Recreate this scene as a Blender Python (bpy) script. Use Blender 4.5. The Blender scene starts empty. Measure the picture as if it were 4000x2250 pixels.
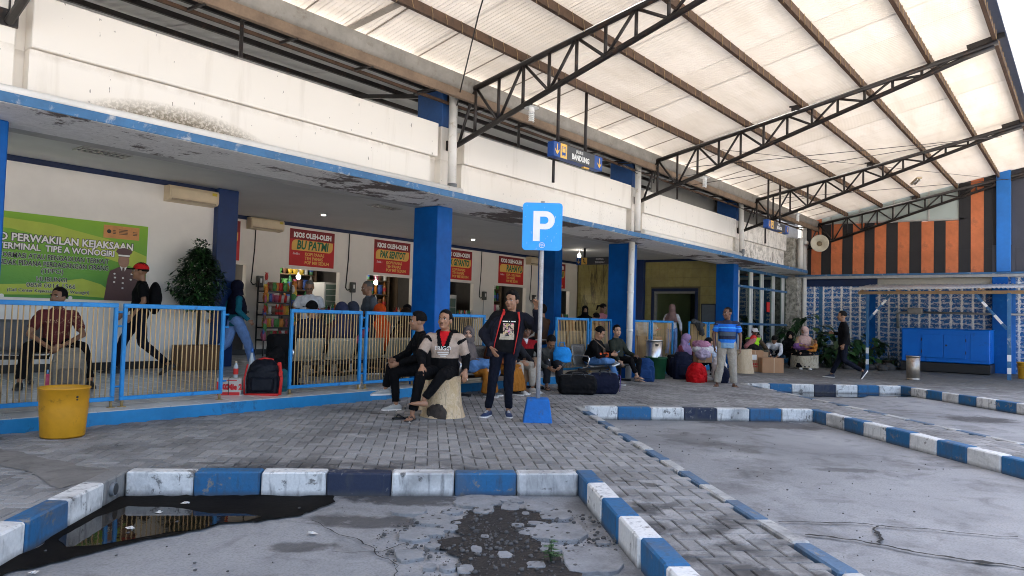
import bpy, math, random
import numpy as np
from mathutils import Vector, Matrix, noise
from mathutils.bvhtree import BVHTree
S = bpy.context.scene
COL = S.collection
R = math.radians
rng = random.Random(7)

# ------------------------------------------------------------------ camera
yaw, pitch, roll = R(38.678), R(2.398), R(1.570)
fw = Vector((math.cos(yaw) * math.cos(pitch), math.sin(yaw) * math.cos(pitch), math.sin(pitch)))
rt = Vector((math.sin(yaw), -math.cos(yaw), 0))
up = rt.cross(fw)
r2 = rt * math.cos(roll) + up * math.sin(roll)
u2 = up * math.cos(roll) - rt * math.sin(roll)
cd = bpy.data.cameras.new('camera')
cam = bpy.data.objects.new('camera', cd)
COL.objects.link(cam)
cam.matrix_world = Matrix(((r2.x, u2.x, -fw.x, 0), (r2.y, u2.y, -fw.y, 0), (r2.z, u2.z, -fw.z, 1.27), (0, 0, 0, 1)))
cd.sensor_width = 36.0
cd.lens = 36.0 * 2841.07 / 4000.0
cd.clip_start, cd.clip_end = 0.05, 2000
S.camera = cam

# ------------------------------------------------------------------ daylight
SUN_EL, SUN_AZ = 58.0, 62.0          # degrees; azimuth counter-clockwise from +X
w = bpy.data.worlds.new('World'); S.world = w; w.use_nodes = True
nt = w.node_tree
bg = nt.nodes['Background']
sky = nt.nodes.new('ShaderNodeTexSky'); sky.sky_type = 'NISHITA'; sky.sun_disc = False
sky.sun_elevation = R(SUN_EL); sky.sun_rotation = R(90 - SUN_AZ)
sky.air_density = 1.0; sky.dust_density = 7.0; sky.ozone_density = 0.0
nt.links.new(sky.outputs[0], bg.inputs[0]); bg.inputs[1].default_value = 0.15
sl = bpy.data.lights.new('sun', 'SUN'); sl.energy = 4.5; sl.angle = R(0.6); sl.color = (1.0, 0.95, 0.88)
sun = bpy.data.objects.new('sun', sl); COL.objects.link(sun)
sd = Vector((math.cos(R(SUN_EL)) * math.cos(R(SUN_AZ)), math.cos(R(SUN_EL)) * math.sin(R(SUN_AZ)), math.sin(R(SUN_EL))))
sun.rotation_euler = sd.to_track_quat('Z', 'Y').to_euler()
vs = S.view_settings
vs.view_transform = 'Standard'; vs.look = 'None'; vs.exposure = 2.55; vs.gamma = 1.0
S.cycles.max_bounces = 8; S.cycles.diffuse_bounces = 5; S.cycles.transmission_bounces = 4
S.cycles.use_denoising = True; S.cycles.filter_width = 1.0

# ------------------------------------------------------------------ helpers
def link(o, parent=None):
    COL.objects.link(o)
    if parent is not None: o.parent = parent
    return o

def tag(o, label=None, cat=None, group=None, kind=None):
    if label: o['label'] = label
    if cat: o['category'] = cat
    if group: o['group'] = group
    if kind: o['kind'] = kind
    return o

def thing(name, label, cat, loc=(0, 0, 0), rz=0.0, group=None, kind=None):
    o = bpy.data.objects.new(name, None); o.empty_display_size = 0.1
    link(o); o.location = loc; o.rotation_euler = (0, 0, rz)
    return tag(o, label, cat, group, kind)

def copy_tree(o, parent=None):
    c = o.copy(); COL.objects.link(c)
    if parent is not None: c.parent = parent
    for ch in list(o.children): copy_tree(ch, c)
    return c

def basis(d):
    d = Vector(d).normalized()
    a = Vector((0, 0, 1)) if abs(d.z) < 0.95 else Vector((1, 0, 0))
    x = a.cross(d).normalized(); y = d.cross(x)
    return x, y, d

class MB:
    """collects shapes, builds them as one mesh object"""
    def __init__(s): s.v = []; s.f = []; s.m = []; s.sm = []
    def add(s, vs, fs, mi=0, smooth=False):
        n = len(s.v); s.v += [tuple(p) for p in vs]
        for f in fs: s.f.append([i + n for i in f]); s.m.append(mi); s.sm.append(smooth)
        return s
    def box(s, c, d, rz=0.0, mi=0, M=None):
        x, y, z = d[0] / 2, d[1] / 2, d[2] / 2
        vs = [Vector((a * x, b * y, e * z)) for e in (-1, 1) for b in (-1, 1) for a in (-1, 1)]
        if M is not None: vs = [M @ p for p in vs]
        elif rz: Q = Matrix.Rotation(rz, 3, 'Z'); vs = [Q @ p for p in vs]
        c = Vector(c); vs = [p + c for p in vs]
        return s.add(vs, [(0, 2, 3, 1), (4, 5, 7, 6), (0, 1, 5, 4), (1, 3, 7, 5), (3, 2, 6, 7), (2, 0, 4, 6)], mi)
    def cbox(s, c, d, ch=0.01, rz=0.0, mi=0):
        """box with all edges chamfered"""
        h = [d[i] / 2 for i in range(3)]; ch = min(ch, min(h) * 0.9)
        vs = []; idx = {}
        for a in (-1, 1):
            for b in (-1, 1):
                for e in (-1, 1):
                    for k in range(3):
                        p = [a * (h[0] - ch), b * (h[1] - ch), e * (h[2] - ch)]
                        p[k] = (a, b, e)[k] * h[k]
                        idx[(a, b, e, k)] = len(vs); vs.append(Vector(p))
        fs = []
        def G(a, b, e, k): return idx[(a, b, e, k)]
        for q in (-1, 1):
            fs.append([G(q, -1, -1, 0), G(q, 1, -1, 0), G(q, 1, 1, 0), G(q, -1, 1, 0)][::q])
            fs.append([G(-1, q, -1, 1), G(-1, q, 1, 1), G(1, q, 1, 1), G(1, q, -1, 1)][::q])
            fs.append([G(-1, -1, q, 2), G(1, -1, q, 2), G(1, 1, q, 2), G(-1, 1, q, 2)][::q])
        for a in (-1, 1):
            for b in (-1, 1):
                fs.append([G(a, b, -1, 0), G(a, b, -1, 1), G(a, b, 1, 1), G(a, b, 1, 0)][::a * b])
                fs.append([G(a, -1, b, 0), G(a, 1, b, 0), G(a, 1, b, 2), G(a, -1, b, 2)][::a * b])
                fs.append([G(-1, a, b, 1), G(-1, a, b, 2), G(1, a, b, 2), G(1, a, b, 1)][::a * b])
        for a in (-1, 1):
            for b in (-1, 1):
                for e in (-1, 1):
                    fs.append([G(a, b, e, 0), G(a, b, e, 1), G(a, b, e, 2)][::a * b * e])
        Q = Matrix.Rotation(rz, 3, 'Z'); c = Vector(c)
        return s.add([Q @ p + c for p in vs], fs, mi)
    def bar(s, a, b, wd, ht, mi=0):
        """rectangular bar from a to b, ht measured towards +Z"""
        a, b = Vector(a), Vector(b); x, y, d = basis(b - a)
        if abs(d.z) > 0.95: x, y = Vector((1, 0, 0)), Vector((0, 1, 0))
        vs = []
        for p in (a, b):
            for i, j in ((-1, -1), (1, -1), (1, 1), (-1, 1)): vs.append(p + x * (i * wd / 2) + y * (j * ht / 2))
        return s.add(vs, [(3, 2, 1, 0), (4, 5, 6, 7), (0, 1, 5, 4), (1, 2, 6, 5), (2, 3, 7, 6), (3, 0, 4, 7)], mi)
    def tube(s, pts, r, n=10, mi=0, cap=True, smooth=True):
        """round tube along a list of points; r a number or list"""
        pts = [Vector(p) for p in pts]; k = len(pts)
        rs = r if isinstance(r, (list, tuple)) else [r] * k
        vs = []; X = None
        for i, p in enumerate(pts):
            d = (pts[min(i + 1, k - 1)] - pts[max(i - 1, 0)]).normalized()
            if X is None: X, Y, _ = basis(d)
            else: X = (X - d * X.dot(d)).normalized(); Y = d.cross(X)
            for j in range(n):
                t = 2 * math.pi * j / n; vs.append(p + (X * math.cos(t) + Y * math.sin(t)) * rs[i])
        fs = [(i * n + j, i * n + (j + 1) % n, (i + 1) * n + (j + 1) % n, (i + 1) * n + j) for i in range(k - 1) for j in range(n)]
        s.add(vs, fs, mi, smooth)
        if cap:
            m = len(s.v) - len(vs)
            s.f.append([m + j for j in range(n)][::-1]); s.m.append(mi); s.sm.append(False)
            s.f.append([m + (k - 1) * n + j for j in range(n)]); s.m.append(mi); s.sm.append(False)
        return s
    def lathe(s, prof, n=20, c=(0, 0, 0), mi=0, smooth=True, jit=0.0):
        c = Vector(c); vs = []
        for r, z in prof:
            for j in range(n):
                t = 2 * math.pi * j / n
                q = r * (1 + jit * noise.noise(Vector((math.cos(t) * 2, math.sin(t) * 2, z * 3)))) if jit else r
                vs.append(c + Vector((q * math.cos(t), q * math.sin(t), z)))
        fs = [(i * n + j, i * n + (j + 1) % n, (i + 1) * n + (j + 1) % n, (i + 1) * n + j) for i in range(len(prof) - 1) for j in range(n)]
        return s.add(vs, fs, mi, smooth)
    def prism(s, poly, z0, z1, mi=0, mi_top=None):
        n = len(poly); vs = [(p[0], p[1], z0) for p in poly] + [(p[0], p[1], z1) for p in poly]
        s.add(vs, [[i, (i + 1) % n, n + (i + 1) % n, n + i] for i in range(n)], mi)
        m = len(s.v) - 2 * n
        s.f.append([m + n + i for i in range(n)]); s.m.append(mi if mi_top is None else mi_top); s.sm.append(False)
        s.f.append([m + i for i in range(n)][::-1]); s.m.append(mi); s.sm.append(False)
        return s
    def quad(s, a, b, c, d, mi=0): return s.add([a, b, c, d], [(0, 1, 2, 3)], mi)
    def ell(s, c, rad, n=14, m=9, mi=0, M=None, fn=None):
        """ellipsoid, optional radius function fn(unit vector)->scale"""
        c = Vector(c); vs = []
        for i in range(m + 1):
            ph = math.pi * i / m
            for j in range(n):
                t = 2 * math.pi * j / n
                u = Vector((math.sin(ph) * math.cos(t), math.sin(ph) * math.sin(t), math.cos(ph)))
                k = fn(u) if fn else 1.0
                p = Vector((u.x * rad[0] * k, u.y * rad[1] * k, u.z * rad[2] * k))
                vs.append((M @ p if M is not None else p) + c)
        fs = [(i * n + j, (i + 1) * n + j, (i + 1) * n + (j + 1) % n, i * n + (j + 1) % n) for i in range(m) for j in range(n)]
        return s.add(vs, fs, mi, True)
    def loft(s, rings, mi=0, n=14, caps=True):
        """rings: (centre, half-vector x, half-vector y)"""
        vs = []
        for c, hx, hy in rings:
            c, hx, hy = Vector(c), Vector(hx), Vector(hy)
            for j in range(n):
                t = 2 * math.pi * j / n; vs.append(c + hx * math.cos(t) + hy * math.sin(t))
        k = len(rings)
        fs = [(i * n + j, i * n + (j + 1) % n, (i + 1) * n + (j + 1) % n, (i + 1) * n + j) for i in range(k - 1) for j in range(n)]
        s.add(vs, fs, mi, True)
        if caps:
            m = len(s.v) - len(vs)
            s.f.append([m + j for j in range(n)][::-1]); s.m.append(mi); s.sm.append(True)
            s.f.append([m + (k - 1) * n + j for j in range(n)]); s.m.append(mi); s.sm.append(True)
        return s
    def mesh(s, name, mats):
        me = bpy.data.meshes.new(name); me.from_pydata(s.v, [], s.f)
        for m in (mats if isinstance(mats, (list, tuple)) else [mats]): me.materials.append(m)
        me.polygons.foreach_set('material_index', s.m)
        me.polygons.foreach_set('use_smooth', s.sm)
        me.update(); return me
    def build(s, name, mats, parent=None, loc=None, rz=0.0):
        o = bpy.data.objects.new(name, s.mesh(name, mats)); link(o, parent)
        if loc is not None: o.location = loc
        if rz: o.rotation_euler = (0, 0, rz)
        return o

# ------------------------------------------------------------------ materials
class NT:
    def __init__(s, name):
        s.m = bpy.data.materials.new(name); s.m.use_nodes = True; s.t = s.m.node_tree
        s.b = s.t.nodes['Principled BSDF']; s.out = s.t.nodes['Material Output']
        s._co = None
    def n(s, typ, **kw):
        x = s.t.nodes.new(typ)
        for k, v in kw.items(): setattr(x, k, v)
        return x
    def l(s, a, b): s.t.links.new(a, b)
    def co(s, space='Object', scale=None):
        if space == 'World':
            o = s.n('ShaderNodeNewGeometry').outputs['Position']
        else: o = s.n('ShaderNodeTexCoord').outputs[space]
        if scale is not None:
            mp = s.n('ShaderNodeMapping'); mp.inputs['Scale'].default_value = scale
            s.l(o, mp.inputs[0]); o = mp.outputs[0]
        return o
    def noise(s, co, scale, detail=4, rough=.55, dist=0.0):
        x = s.n('ShaderNodeTexNoise'); x.inputs['Scale'].default_value = scale; x.inputs['Detail'].default_value = detail
        x.inputs['Roughness'].default_value = rough; x.inputs['Distortion'].default_value = dist
        s.l(co, x.inputs['Vector']); return x.outputs['Fac']
    def ramp(s, fac, a, b, ca=(0, 0, 0), cb=(1, 1, 1)):
        x = s.n('ShaderNodeMapRange'); x.inputs[1].default_value = a; x.inputs[2].default_value = b; x.clamp = True
        s.l(fac, x.inputs[0]); return x.outputs[0]
    def mix(s, fac, a, b, mode='MIX'):
        x = s.n('ShaderNodeMix', data_type='RGBA', blend_type=mode)
        for i, q in ((0, fac), (6, a), (7, b)):
            if isinstance(q, (int, float)): x.inputs[i].default_value = q
            elif isinstance(q, tuple): x.inputs[i].default_value = (*q[:3], 1)
            else: s.l(q, x.inputs[i])
        return x.outputs[2]
    def math(s, op, a, b=0.0, c=None):
        x = s.n('ShaderNodeMath', operation=op)
        for i, q in enumerate((a, b) if c is None else (a, b, c)):
            if isinstance(q, (int, float)): x.inputs[i].default_value = q
            else: s.l(q, x.inputs[i])
        return x.outputs[0]
    def sep(s, co):
        x = s.n('ShaderNodeSeparateXYZ'); s.l(co, x.inputs[0]); return x.outputs
    def col(s, c):
        if isinstance(c, tuple): s.b.inputs['Base Color'].default_value = (*c[:3], 1)
        else: s.l(c, s.b.inputs['Base Color'])
    def rough(s, r):
        if isinstance(r, (int, float)): s.b.inputs['Roughness'].default_value = r
        else: s.l(r, s.b.inputs['Roughness'])
    def bump(s, h, strength=.3, dist=.01):
        x = s.n('ShaderNodeBump'); x.inputs['Strength'].default_value = strength; x.inputs['Distance'].default_value = dist
        s.l(h, x.inputs['Height']); s.l(x.outputs[0], s.b.inputs['Normal'])

def dk(c, k): return tuple(x * k for x in c)
def hexc(r, g, b):
    f = lambda x: ((x / 255 + .055) / 1.055) ** 2.4 if x > 10 else x / 255 / 12.92
    return (f(r), f(g), f(b))
MC = {}
def mat(name, col, rough=.6, var=.25, scale=5.0, bump=.15, bscale=40.0, metal=0.0, grime=0.0, gcol=(.03, .025, .02), space='Object', spec=None):
    """plain painted or natural surface: two-scale tone variation, fine relief, optional grime blotches"""
    if name in MC: return MC[name]
    t = NT(name); co = t.co(space)
    a = t.noise(co, scale, 5); b = t.noise(co, scale * 6, 3)
    k = t.math('ADD', t.math('MULTIPLY', a, .7), t.math('MULTIPLY', b, .3))
    c = t.mix(t.ramp(k, .3, .7), dk(col, 1 - var), tuple(min(1, x * (1 + var * .5)) for x in col))
    if grime:
        g = t.noise(co, scale * 1.7, 8, .7, .4)
        c = t.mix(t.ramp(g, .62 - grime * .25, .72), c, gcol)
    t.col(c); t.rough(rough); t.b.inputs['Metallic'].default_value = metal
    if spec is not None: t.b.inputs['Specular IOR Level'].default_value = spec
    if bump: t.bump(t.noise(co, bscale, 4), bump, .01)
    MC[name] = t.m; return t.m
def emit(name, col, k):
    if name in MC: return MC[name]
    t = NT(name); t.col(col); t.b.inputs['Emission Color'].default_value = (*col, 1); t.b.inputs['Emission Strength'].default_value = k
    MC[name] = t.m; return t.m
def cloth(name, col, rough=.85, var=.3, scale=9.0, bump=.35, bscale=260.0):
    return mat('cloth_' + name, col, rough, var, scale, bump, bscale, spec=.12)

BLUE = mat('blue_gloss_paint', (.0, .092, .36), .45, .35, 1.3, .12, 14, grime=.12, gcol=(.012, .13, .40), spec=.18)
BLUE_TRIM = mat('blue_trim_paint', (.035, .145, .31), .5, .35, 3, .2, 30, grime=.22, gcol=(.45, .45, .44))
BLUE_FENCE = mat('blue_fence_paint', (.022, .25, .60), .45, .2, 4, .1, 60, grime=.05, gcol=(.01, .06, .2), spec=.3)
BLUE_STEP = mat('blue_step_paint', (.01, .22, .50), .45, .25, 2, .15, 30, grime=.16, gcol=(.02, .05, .09))
NAVY = mat('navy_paint', (.001, .016, .075), .5, .3, 3, .1, 30)
DARK = mat('black_steel', (.018, .014, .013), .5, .45, 6, .3, 50, grime=.28, gcol=(.075, .035, .018))
BROWN = mat('brown_rusty_steel', (.085, .045, .025), .65, .45, 5, .35, 40, grime=.3, gcol=(.03, .018, .012))
WALLW = mat('white_wall_paint', (.80, .77, .72), .7, .07, 1.2, .08, 30)
CREAM = mat('cream_plastic', (.66, .54, .36), .45, .12, 4, .05, 40)
PVC = mat('white_pvc', (.74, .72, .68), .4, .12, 3, .05, 30, grime=.1, gcol=(.45, .36, .24))
GREYP = mat('grey_plastic', (.18, .19, .2), .5)
STEEL = mat('brushed_steel', (.62, .61, .59), .28, .15, 3, .05, 80, metal=.95, grime=.08, gcol=(.25, .2, .16))
GALV = mat('grey_galvanised', (.34, .33, .31), .5, .25, 4, .2, 40, metal=.3, grime=.1)
CHROME = mat('chrome_tube', (.7, .7, .7), .2, .1, metal=1.0)
BLACKP = mat('black_plastic', (.012, .012, .013), .45)
WHITEP = mat('white_plastic', (.78, .78, .76), .4, .05)
REDP = mat('red_print', (.56, .014, .016), .55, .2, 2, .05)
REDB = mat('bright_red', (.62, .02, .015), .6)
WIRE = mat('black_cable', (.01, .01, .01), .5)
BULB = emit('lit_bulb', (1.0, .93, .82), 9.0)
GLASSD = mat('cooler_glass', (.02, .03, .03), .08)
TXT_W = mat('white_lettering', (.82, .81, .78), .6, .03)
TXT_Y = mat('yellow_lettering', (.8, .5, .12), .6, .03)
TXT_K = mat('dark_lettering', (.03, .03, .028), .6, .03)
TXT_G = mat('green_lettering', (.005, .13, .06), .6, .03)
YEL = mat('yellow_panel', (.78, .45, .10), .55, .15, 2, .03)
WOOD = mat('raw_timber', (.42, .27, .14), .7, .3, 6, .2, 40)
CARD = mat('cardboard', (.42, .235, .125), .8, .12, 4, .1, 50)

def text(s, size, m, parent, loc, rot, name='lettering', bold=.0, align='CENTER', sx=1.0, ex=.0015, shear=0):
    """flat lettering turned into a mesh"""
    cu = bpy.data.curves.new(name, 'FONT'); cu.body = s; cu.size = size; cu.align_x = align; cu.align_y = 'CENTER'
    cu.offset = bold; cu.extrude = ex; cu.resolution_u = 2; cu.shear = shear
    o = bpy.data.objects.new(name, cu); COL.objects.link(o)
    bpy.context.view_layer.update()
    me = bpy.data.meshes.new_from_object(o.evaluated_get(bpy.context.evaluated_depsgraph_get()))
    bpy.data.objects.remove(o); bpy.data.curves.remove(cu)
    me.name = name; me.materials.clear(); me.materials.append(m)
    q = bpy.data.objects.new(name, me); link(q, parent); q.location = loc; q.rotation_euler = rot; q.scale = (sx, 1, 1)
    return q
FRONT = (R(90), 0, 0)        # readable from -Y
# ------------------------------------------------------------------ ground, bays, kerbs, pavers
ZR = -0.16                                  # road level; the paving stands at 0
q7 = math.sqrt(.5)
def st(s, t): return (q7 * (s - t), -q7 * (s + t))
def to_st(x, y): return ((x - y) * q7, -(x + y) * q7)
BAYS = [(-2.28 + 4.54 * k, 1.24 + 4.54 * k, -5.9 - 4.55 * k) for k in range(3)]
T_END = [-0.9, -0.9, -4.4, -8.2]            # where the paved tongues between the bays stop

SPOTS = [(4.05, 4.2, .55, .22, .85), (3.35, 4.0, .45, .16, .75), (2.75, 3.8, .22, .12, .7), (2.2, 3.35, .35, .2, .35), (10.55, 3.75, .9, .45, .7), (10.9, 3.9, .5, .2, .85), (8.6, 3.9, .4, .5, .4), (7.9, 2.0, .35, .12, .55), (6.2, 2.6, .5, .25, .3), (12.5, 2.6, .5, .2, .5), (9.2, 1.0, .6, .2, .35), (4.9, 3.0, .25, .3, .4), (14.1, 1.5, .62, .42, .85)]
def asphalt_mat():
    t = NT('worn_asphalt'); co = t.co('World')
    n1 = t.noise(co, .55, 6, .6, .3); n2 = t.noise(co, 2.6, 6, .65, .6); n3 = t.noise(co, 70, 3)
    c = t.mix(t.ramp(n1, .35, .68), (.20, .206, .212), (.345, .348, .352))
    c = t.mix(t.math('MULTIPLY', t.ramp(n2, .52, .74), .75), c, (.11, .108, .108))
    n4 = t.noise(co, 1.0, 7, .68, .25)
    c = t.mix(t.math('MULTIPLY', t.ramp(n4, .57, .70), .7), c, (.07, .066, .063))
    # oil and damp spots where buses stop
    sp = t.sep(co); wn = t.noise(co, 2.2, 6, .65, .9); wn2 = t.noise(co, 11, 4, .7)
    tot = None
    for (sx_, sy_, ru, rv, k_) in SPOTS:
        du = t.math('ADD', t.math('MULTIPLY', t.math('SUBTRACT', sp[0], sx_), .625 / ru), t.math('MULTIPLY', t.math('SUBTRACT', sp[1], sy_), -.78 / ru))
        dv = t.math('ADD', t.math('MULTIPLY', t.math('SUBTRACT', sp[0], sx_), .78 / rv), t.math('MULTIPLY', t.math('SUBTRACT', sp[1], sy_), .625 / rv))
        d2 = t.math('ADD', t.math('MULTIPLY', du, du), t.math('MULTIPLY', dv, dv))
        d2 = t.math('ADD', d2, t.math('MULTIPLY', t.math('SUBTRACT', wn, .5), 3.2)); d2 = t.math('ADD', d2, t.math('MULTIPLY', t.math('SUBTRACT', wn2, .5), 1.2))
        q = t.math('MULTIPLY', t.ramp(d2, 1.15, .55), k_); tot = q if tot is None else t.math('MAXIMUM', tot, q)
    c = t.mix(tot, c, (.034, .031, .031))
    n5 = t.noise(co, 9, 4, .7)
    c = t.mix(t.math('MULTIPLY', t.ramp(n5, .6, .72), .55), c, (.27, .27, .265))
    c = t.mix(t.math('MULTIPLY', t.ramp(n3, .45, .7), .35), c, (.05, .05, .05))
    t.col(c); t.rough(t.ramp(n2, .2, .8)); 
    r = t.n('ShaderNodeMapRange'); r.inputs[3].default_value = .5; r.inputs[4].default_value = .85
    t.l(n2, r.inputs[0]); t.rough(r.outputs[0])
    h = t.math('ADD', t.math('MULTIPLY', n3, .5), t.math('MULTIPLY', n5, 1.2))
    t.bump(h, .45, .012)
    return t.m
ASPH = asphalt_mat()
g = MB(); Z0 = ZR
# one sheet to the horizon, finer near the camera so that the bays undulate a little
xs = [-600, -150, -40, -12] + [-6 + i * .35 for i in range(110)] + [45, 90, 200, 600]
ys = [-600, -150, -40, -12] + [-6 + i * .35 for i in range(45)] + [14, 40, 150, 600]
vs = []
for y in ys:
    for x in xs:
        z = Z0
        if -7 < x < 33 and -7 < y < 10: z += .012 * (noise.noise(Vector((x * .6, y * .6, 0))))- .006
        vs.append((x, y, z))
nx = len(xs)
g.add(vs, [(j * nx + i, j * nx + i + 1, (j + 1) * nx + i + 1, (j + 1) * nx + i) for j in range(len(ys) - 1) for i in range(nx - 1)], 0, True)
road = tag(g.build('road', ASPH), kind='structure')

def in_pave(x, y, m=0.0):
    if y > 8.36 or x > 26.9 or x < -3: return False
    s, t = to_st(x, y)
    for (s0, s1, t0) in BAYS:
        if s0 - .15 - m < s < s1 + .15 + m and t > t0 - .15 - m: return False
    k = 0 if s < BAYS[0][0] else 1 if s < BAYS[1][0] else 2 if s < BAYS[2][0] else 3
    return t < T_END[k]

# base sheet of joint sand below the pavers
JOINT = mat('joint_sand', (.06, .057, .053), .9, .4, 6, .4, 60, space='World')
bs = MB()
def slab(b, poly): b.prism(poly, ZR - .02, -.012)
e = 8.37
def xy_poly(pts): return [st(*p) for p in pts]
# walkway behind the bays, in pieces that butt together along the bay lines
def line_y(s, y): return st(s, -y / q7 - s)       # point on line s=const at given y
prev = None
cells = []
W = .15
for k, (s0, s1, t0) in enumerate(BAYS):
    cells.append([st(s0 - W, t0 - W), st(s1 + W, t0 - W), line_y(s1 + W, e), line_y(s0 - W, e)])       # behind a bay
    sn = BAYS[k + 1][0] - W if k < 2 else None
    if sn is not None:
        cells.append([st(s1 + W, T_END[k + 1]), st(sn, T_END[k + 1]), line_y(sn, e), line_y(s1 + W, e)])  # tongue
s0 = BAYS[0][0] - W
cells.append([st(s0, T_END[0]), line_y(s0, e), (-3, e), (-3, st(s0, T_END[0])[1])])
s1 = BAYS[2][1] + W
cells.append([st(s1, T_END[3]), (26.98, st(s1, T_END[3])[1]), (26.98, e), line_y(s1, e)])
for c in cells:
    a = sum(c[i][0] * c[(i + 1) % len(c)][1] - c[(i + 1) % len(c)][0] * c[i][1] for i in range(len(c)))
    slab(bs, c if a > 0 else c[::-1])
pavement = tag(bs.build('pavement', JOINT), kind='structure')

def paver_mat():
    t = NT('concrete_paver'); co = t.co('World')
    at = t.n('ShaderNodeAttribute', attribute_name='rnd'); oi = t.n('ShaderNodeObjectInfo')
    rn = t.math('FRACT', t.math('ADD', at.outputs['Fac'], oi.outputs['Random']))
    c = t.mix(rn, (.20, .198, .193), (.335, .33, .322))
    n1 = t.noise(co, .9, 6, .62, .4); n2 = t.noise(co, 16, 5, .65); n3 = t.noise(co, 90, 2)
    c = t.mix(t.math('MULTIPLY', t.ramp(n1, .48, .7), .75), c, (.085, .079, .073))
    c = t.mix(t.math('MULTIPLY', t.ramp(n2, .55, .75), .6), c, (.36, .355, .345))
    c = t.mix(t.math('MULTIPLY', t.ramp(n3, .5, .75), .4), c, (.05, .05, .05))
    st_ = t.noise(co, 2.3, 4, .5, .8)
    c = t.mix(t.math('MULTIPLY', t.ramp(st_, .67, .71), .7), c, (.03, .028, .026))
    sp = t.sep(co); tt_ = t.math('MULTIPLY', t.math('ADD', sp[0], sp[1]), -.7071); n7 = t.noise(co, 3.1, 5, .65, .5)
    oil = t.math('MULTIPLY', t.math('MULTIPLY', t.ramp(tt_, -6.75, -6.15), t.ramp(n7, .42, .58)), t.math('MULTIPLY', t.ramp(sp[0], 2.8, 3.3), t.ramp(sp[0], 5.2, 4.6)))
    c = t.mix(t.math('MULTIPLY', oil, .85), c, (.03, .029, .03))
    moss = t.math('MULTIPLY', t.ramp(sp[0], 16.0, 20.5), t.ramp(t.math('ADD', n7, t.math('MULTIPLY', t.ramp(sp[0], 16.0, 22.0), .25)), .42, .62))  # some moss, mostly the shade of the far end painted into the colour
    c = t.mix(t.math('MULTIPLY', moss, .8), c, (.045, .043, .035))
    t.col(c); t.rough(.72)
    t.bump(t.math('ADD', t.math('MULTIPLY', n3, .6), n2), .4, .006)
    return t.m
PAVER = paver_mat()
PL, PWD, GAP = .21, .105, .007
u = PWD
fwd2 = Vector((fw.x, fw.y)).normalized(); rt2 = Vector((rt.x, rt.y))
cand = []
N = 330
for i in range(-N, N):
    for j in range(-N, N):
        m4 = (i - j) % 4
        if m4 == 0: cs, ct, o = (i + 1) * u, (j + .5) * u, 0
        elif m4 == 3: cs, ct, o = (i + .5) * u, (j + 1) * u, 1
        else: continue
        cs += 4.0; ct -= 8.5
        x, y = st(cs, ct)
        d = x * fwd2.x + y * fwd2.y
        if d < .6: continue
        sd_ = x * rt2.x + y * rt2.y
        if abs(sd_) > d * .72 + 1.6: continue
        if not in_pave(x, y, -.045): continue
        vis = abs(sd_) < d * .70 and d > 2.6
        cand.append(((0 if vis else 1, d), x, y, o))
cand.sort(key=lambda q: q[0])
def paver_geo(o, rr):
    L, Wd = PL - GAP, PWD - GAP
    a, b = (L / 2, Wd / 2) if o == 0 else (Wd / 2, L / 2)
    ch = .006; h = 0.0
    vs = [(-a, -b, -.03), (a, -b, -.03), (a, b, -.03), (-a, b, -.03), (-a, -b, h - ch), (a, -b, h - ch), (a, b, h - ch), (-a, b, h - ch),
          (-a + ch, -b + ch, h), (a - ch, -b + ch, h), (a - ch, b - ch, h), (-a + ch, b - ch, h)]
    fs = [(0, 1, 5, 4), (1, 2, 6, 5), (2, 3, 7, 6), (3, 0, 4, 7), (4, 5, 9, 8), (5, 6, 10, 9), (6, 7, 11, 10), (7, 4, 8, 11), (8, 9, 10, 11)]
    return vs, fs
QST = Matrix(((q7, -q7, 0), (-q7, -q7, 0), (0, 0, 1)))        # (s,t) -> (x,y); mirrored, so faces are flipped
shared = []
for o in (0, 1):
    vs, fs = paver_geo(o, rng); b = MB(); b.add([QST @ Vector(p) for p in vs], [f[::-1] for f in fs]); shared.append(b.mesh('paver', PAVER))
def paver_pose(x, y):
    return (x, y, .002 * noise.noise(Vector((x * 1.3, y * 1.3, 0))) + rng.uniform(-.0015, .0015)), (rng.gauss(0, .006), rng.gauss(0, .006), rng.gauss(0, .01))
for k, (_, x, y, o) in enumerate(cand[:300]):
    p = bpy.data.objects.new('paver', shared[o]); link(p, pavement)
    p.location, p.rotation_euler = paver_pose(x, y)
rest = MB(); rn = []
from mathutils import Euler
for (_, x, y, o) in cand[300:]:
    loc, rot = paver_pose(x, y); M = Euler(rot).to_matrix(); L = Vector(loc)
    vs, fs = paver_geo(o, rng)
    rest.add([M @ (QST @ Vector(p)) + L for p in vs], [f[::-1] for f in fs]); rn += [rng.random()] * len(vs)
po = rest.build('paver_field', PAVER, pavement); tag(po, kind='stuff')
at = po.data.attributes.new('rnd', 'FLOAT', 'POINT'); at.data.foreach_set('value', rn)

CEMENT = mat('smeared_cement', (.215, .205, .19), .9, .35, 3, .5, 30, grime=.22, gcol=(.09, .083, .075), space='World')
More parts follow.
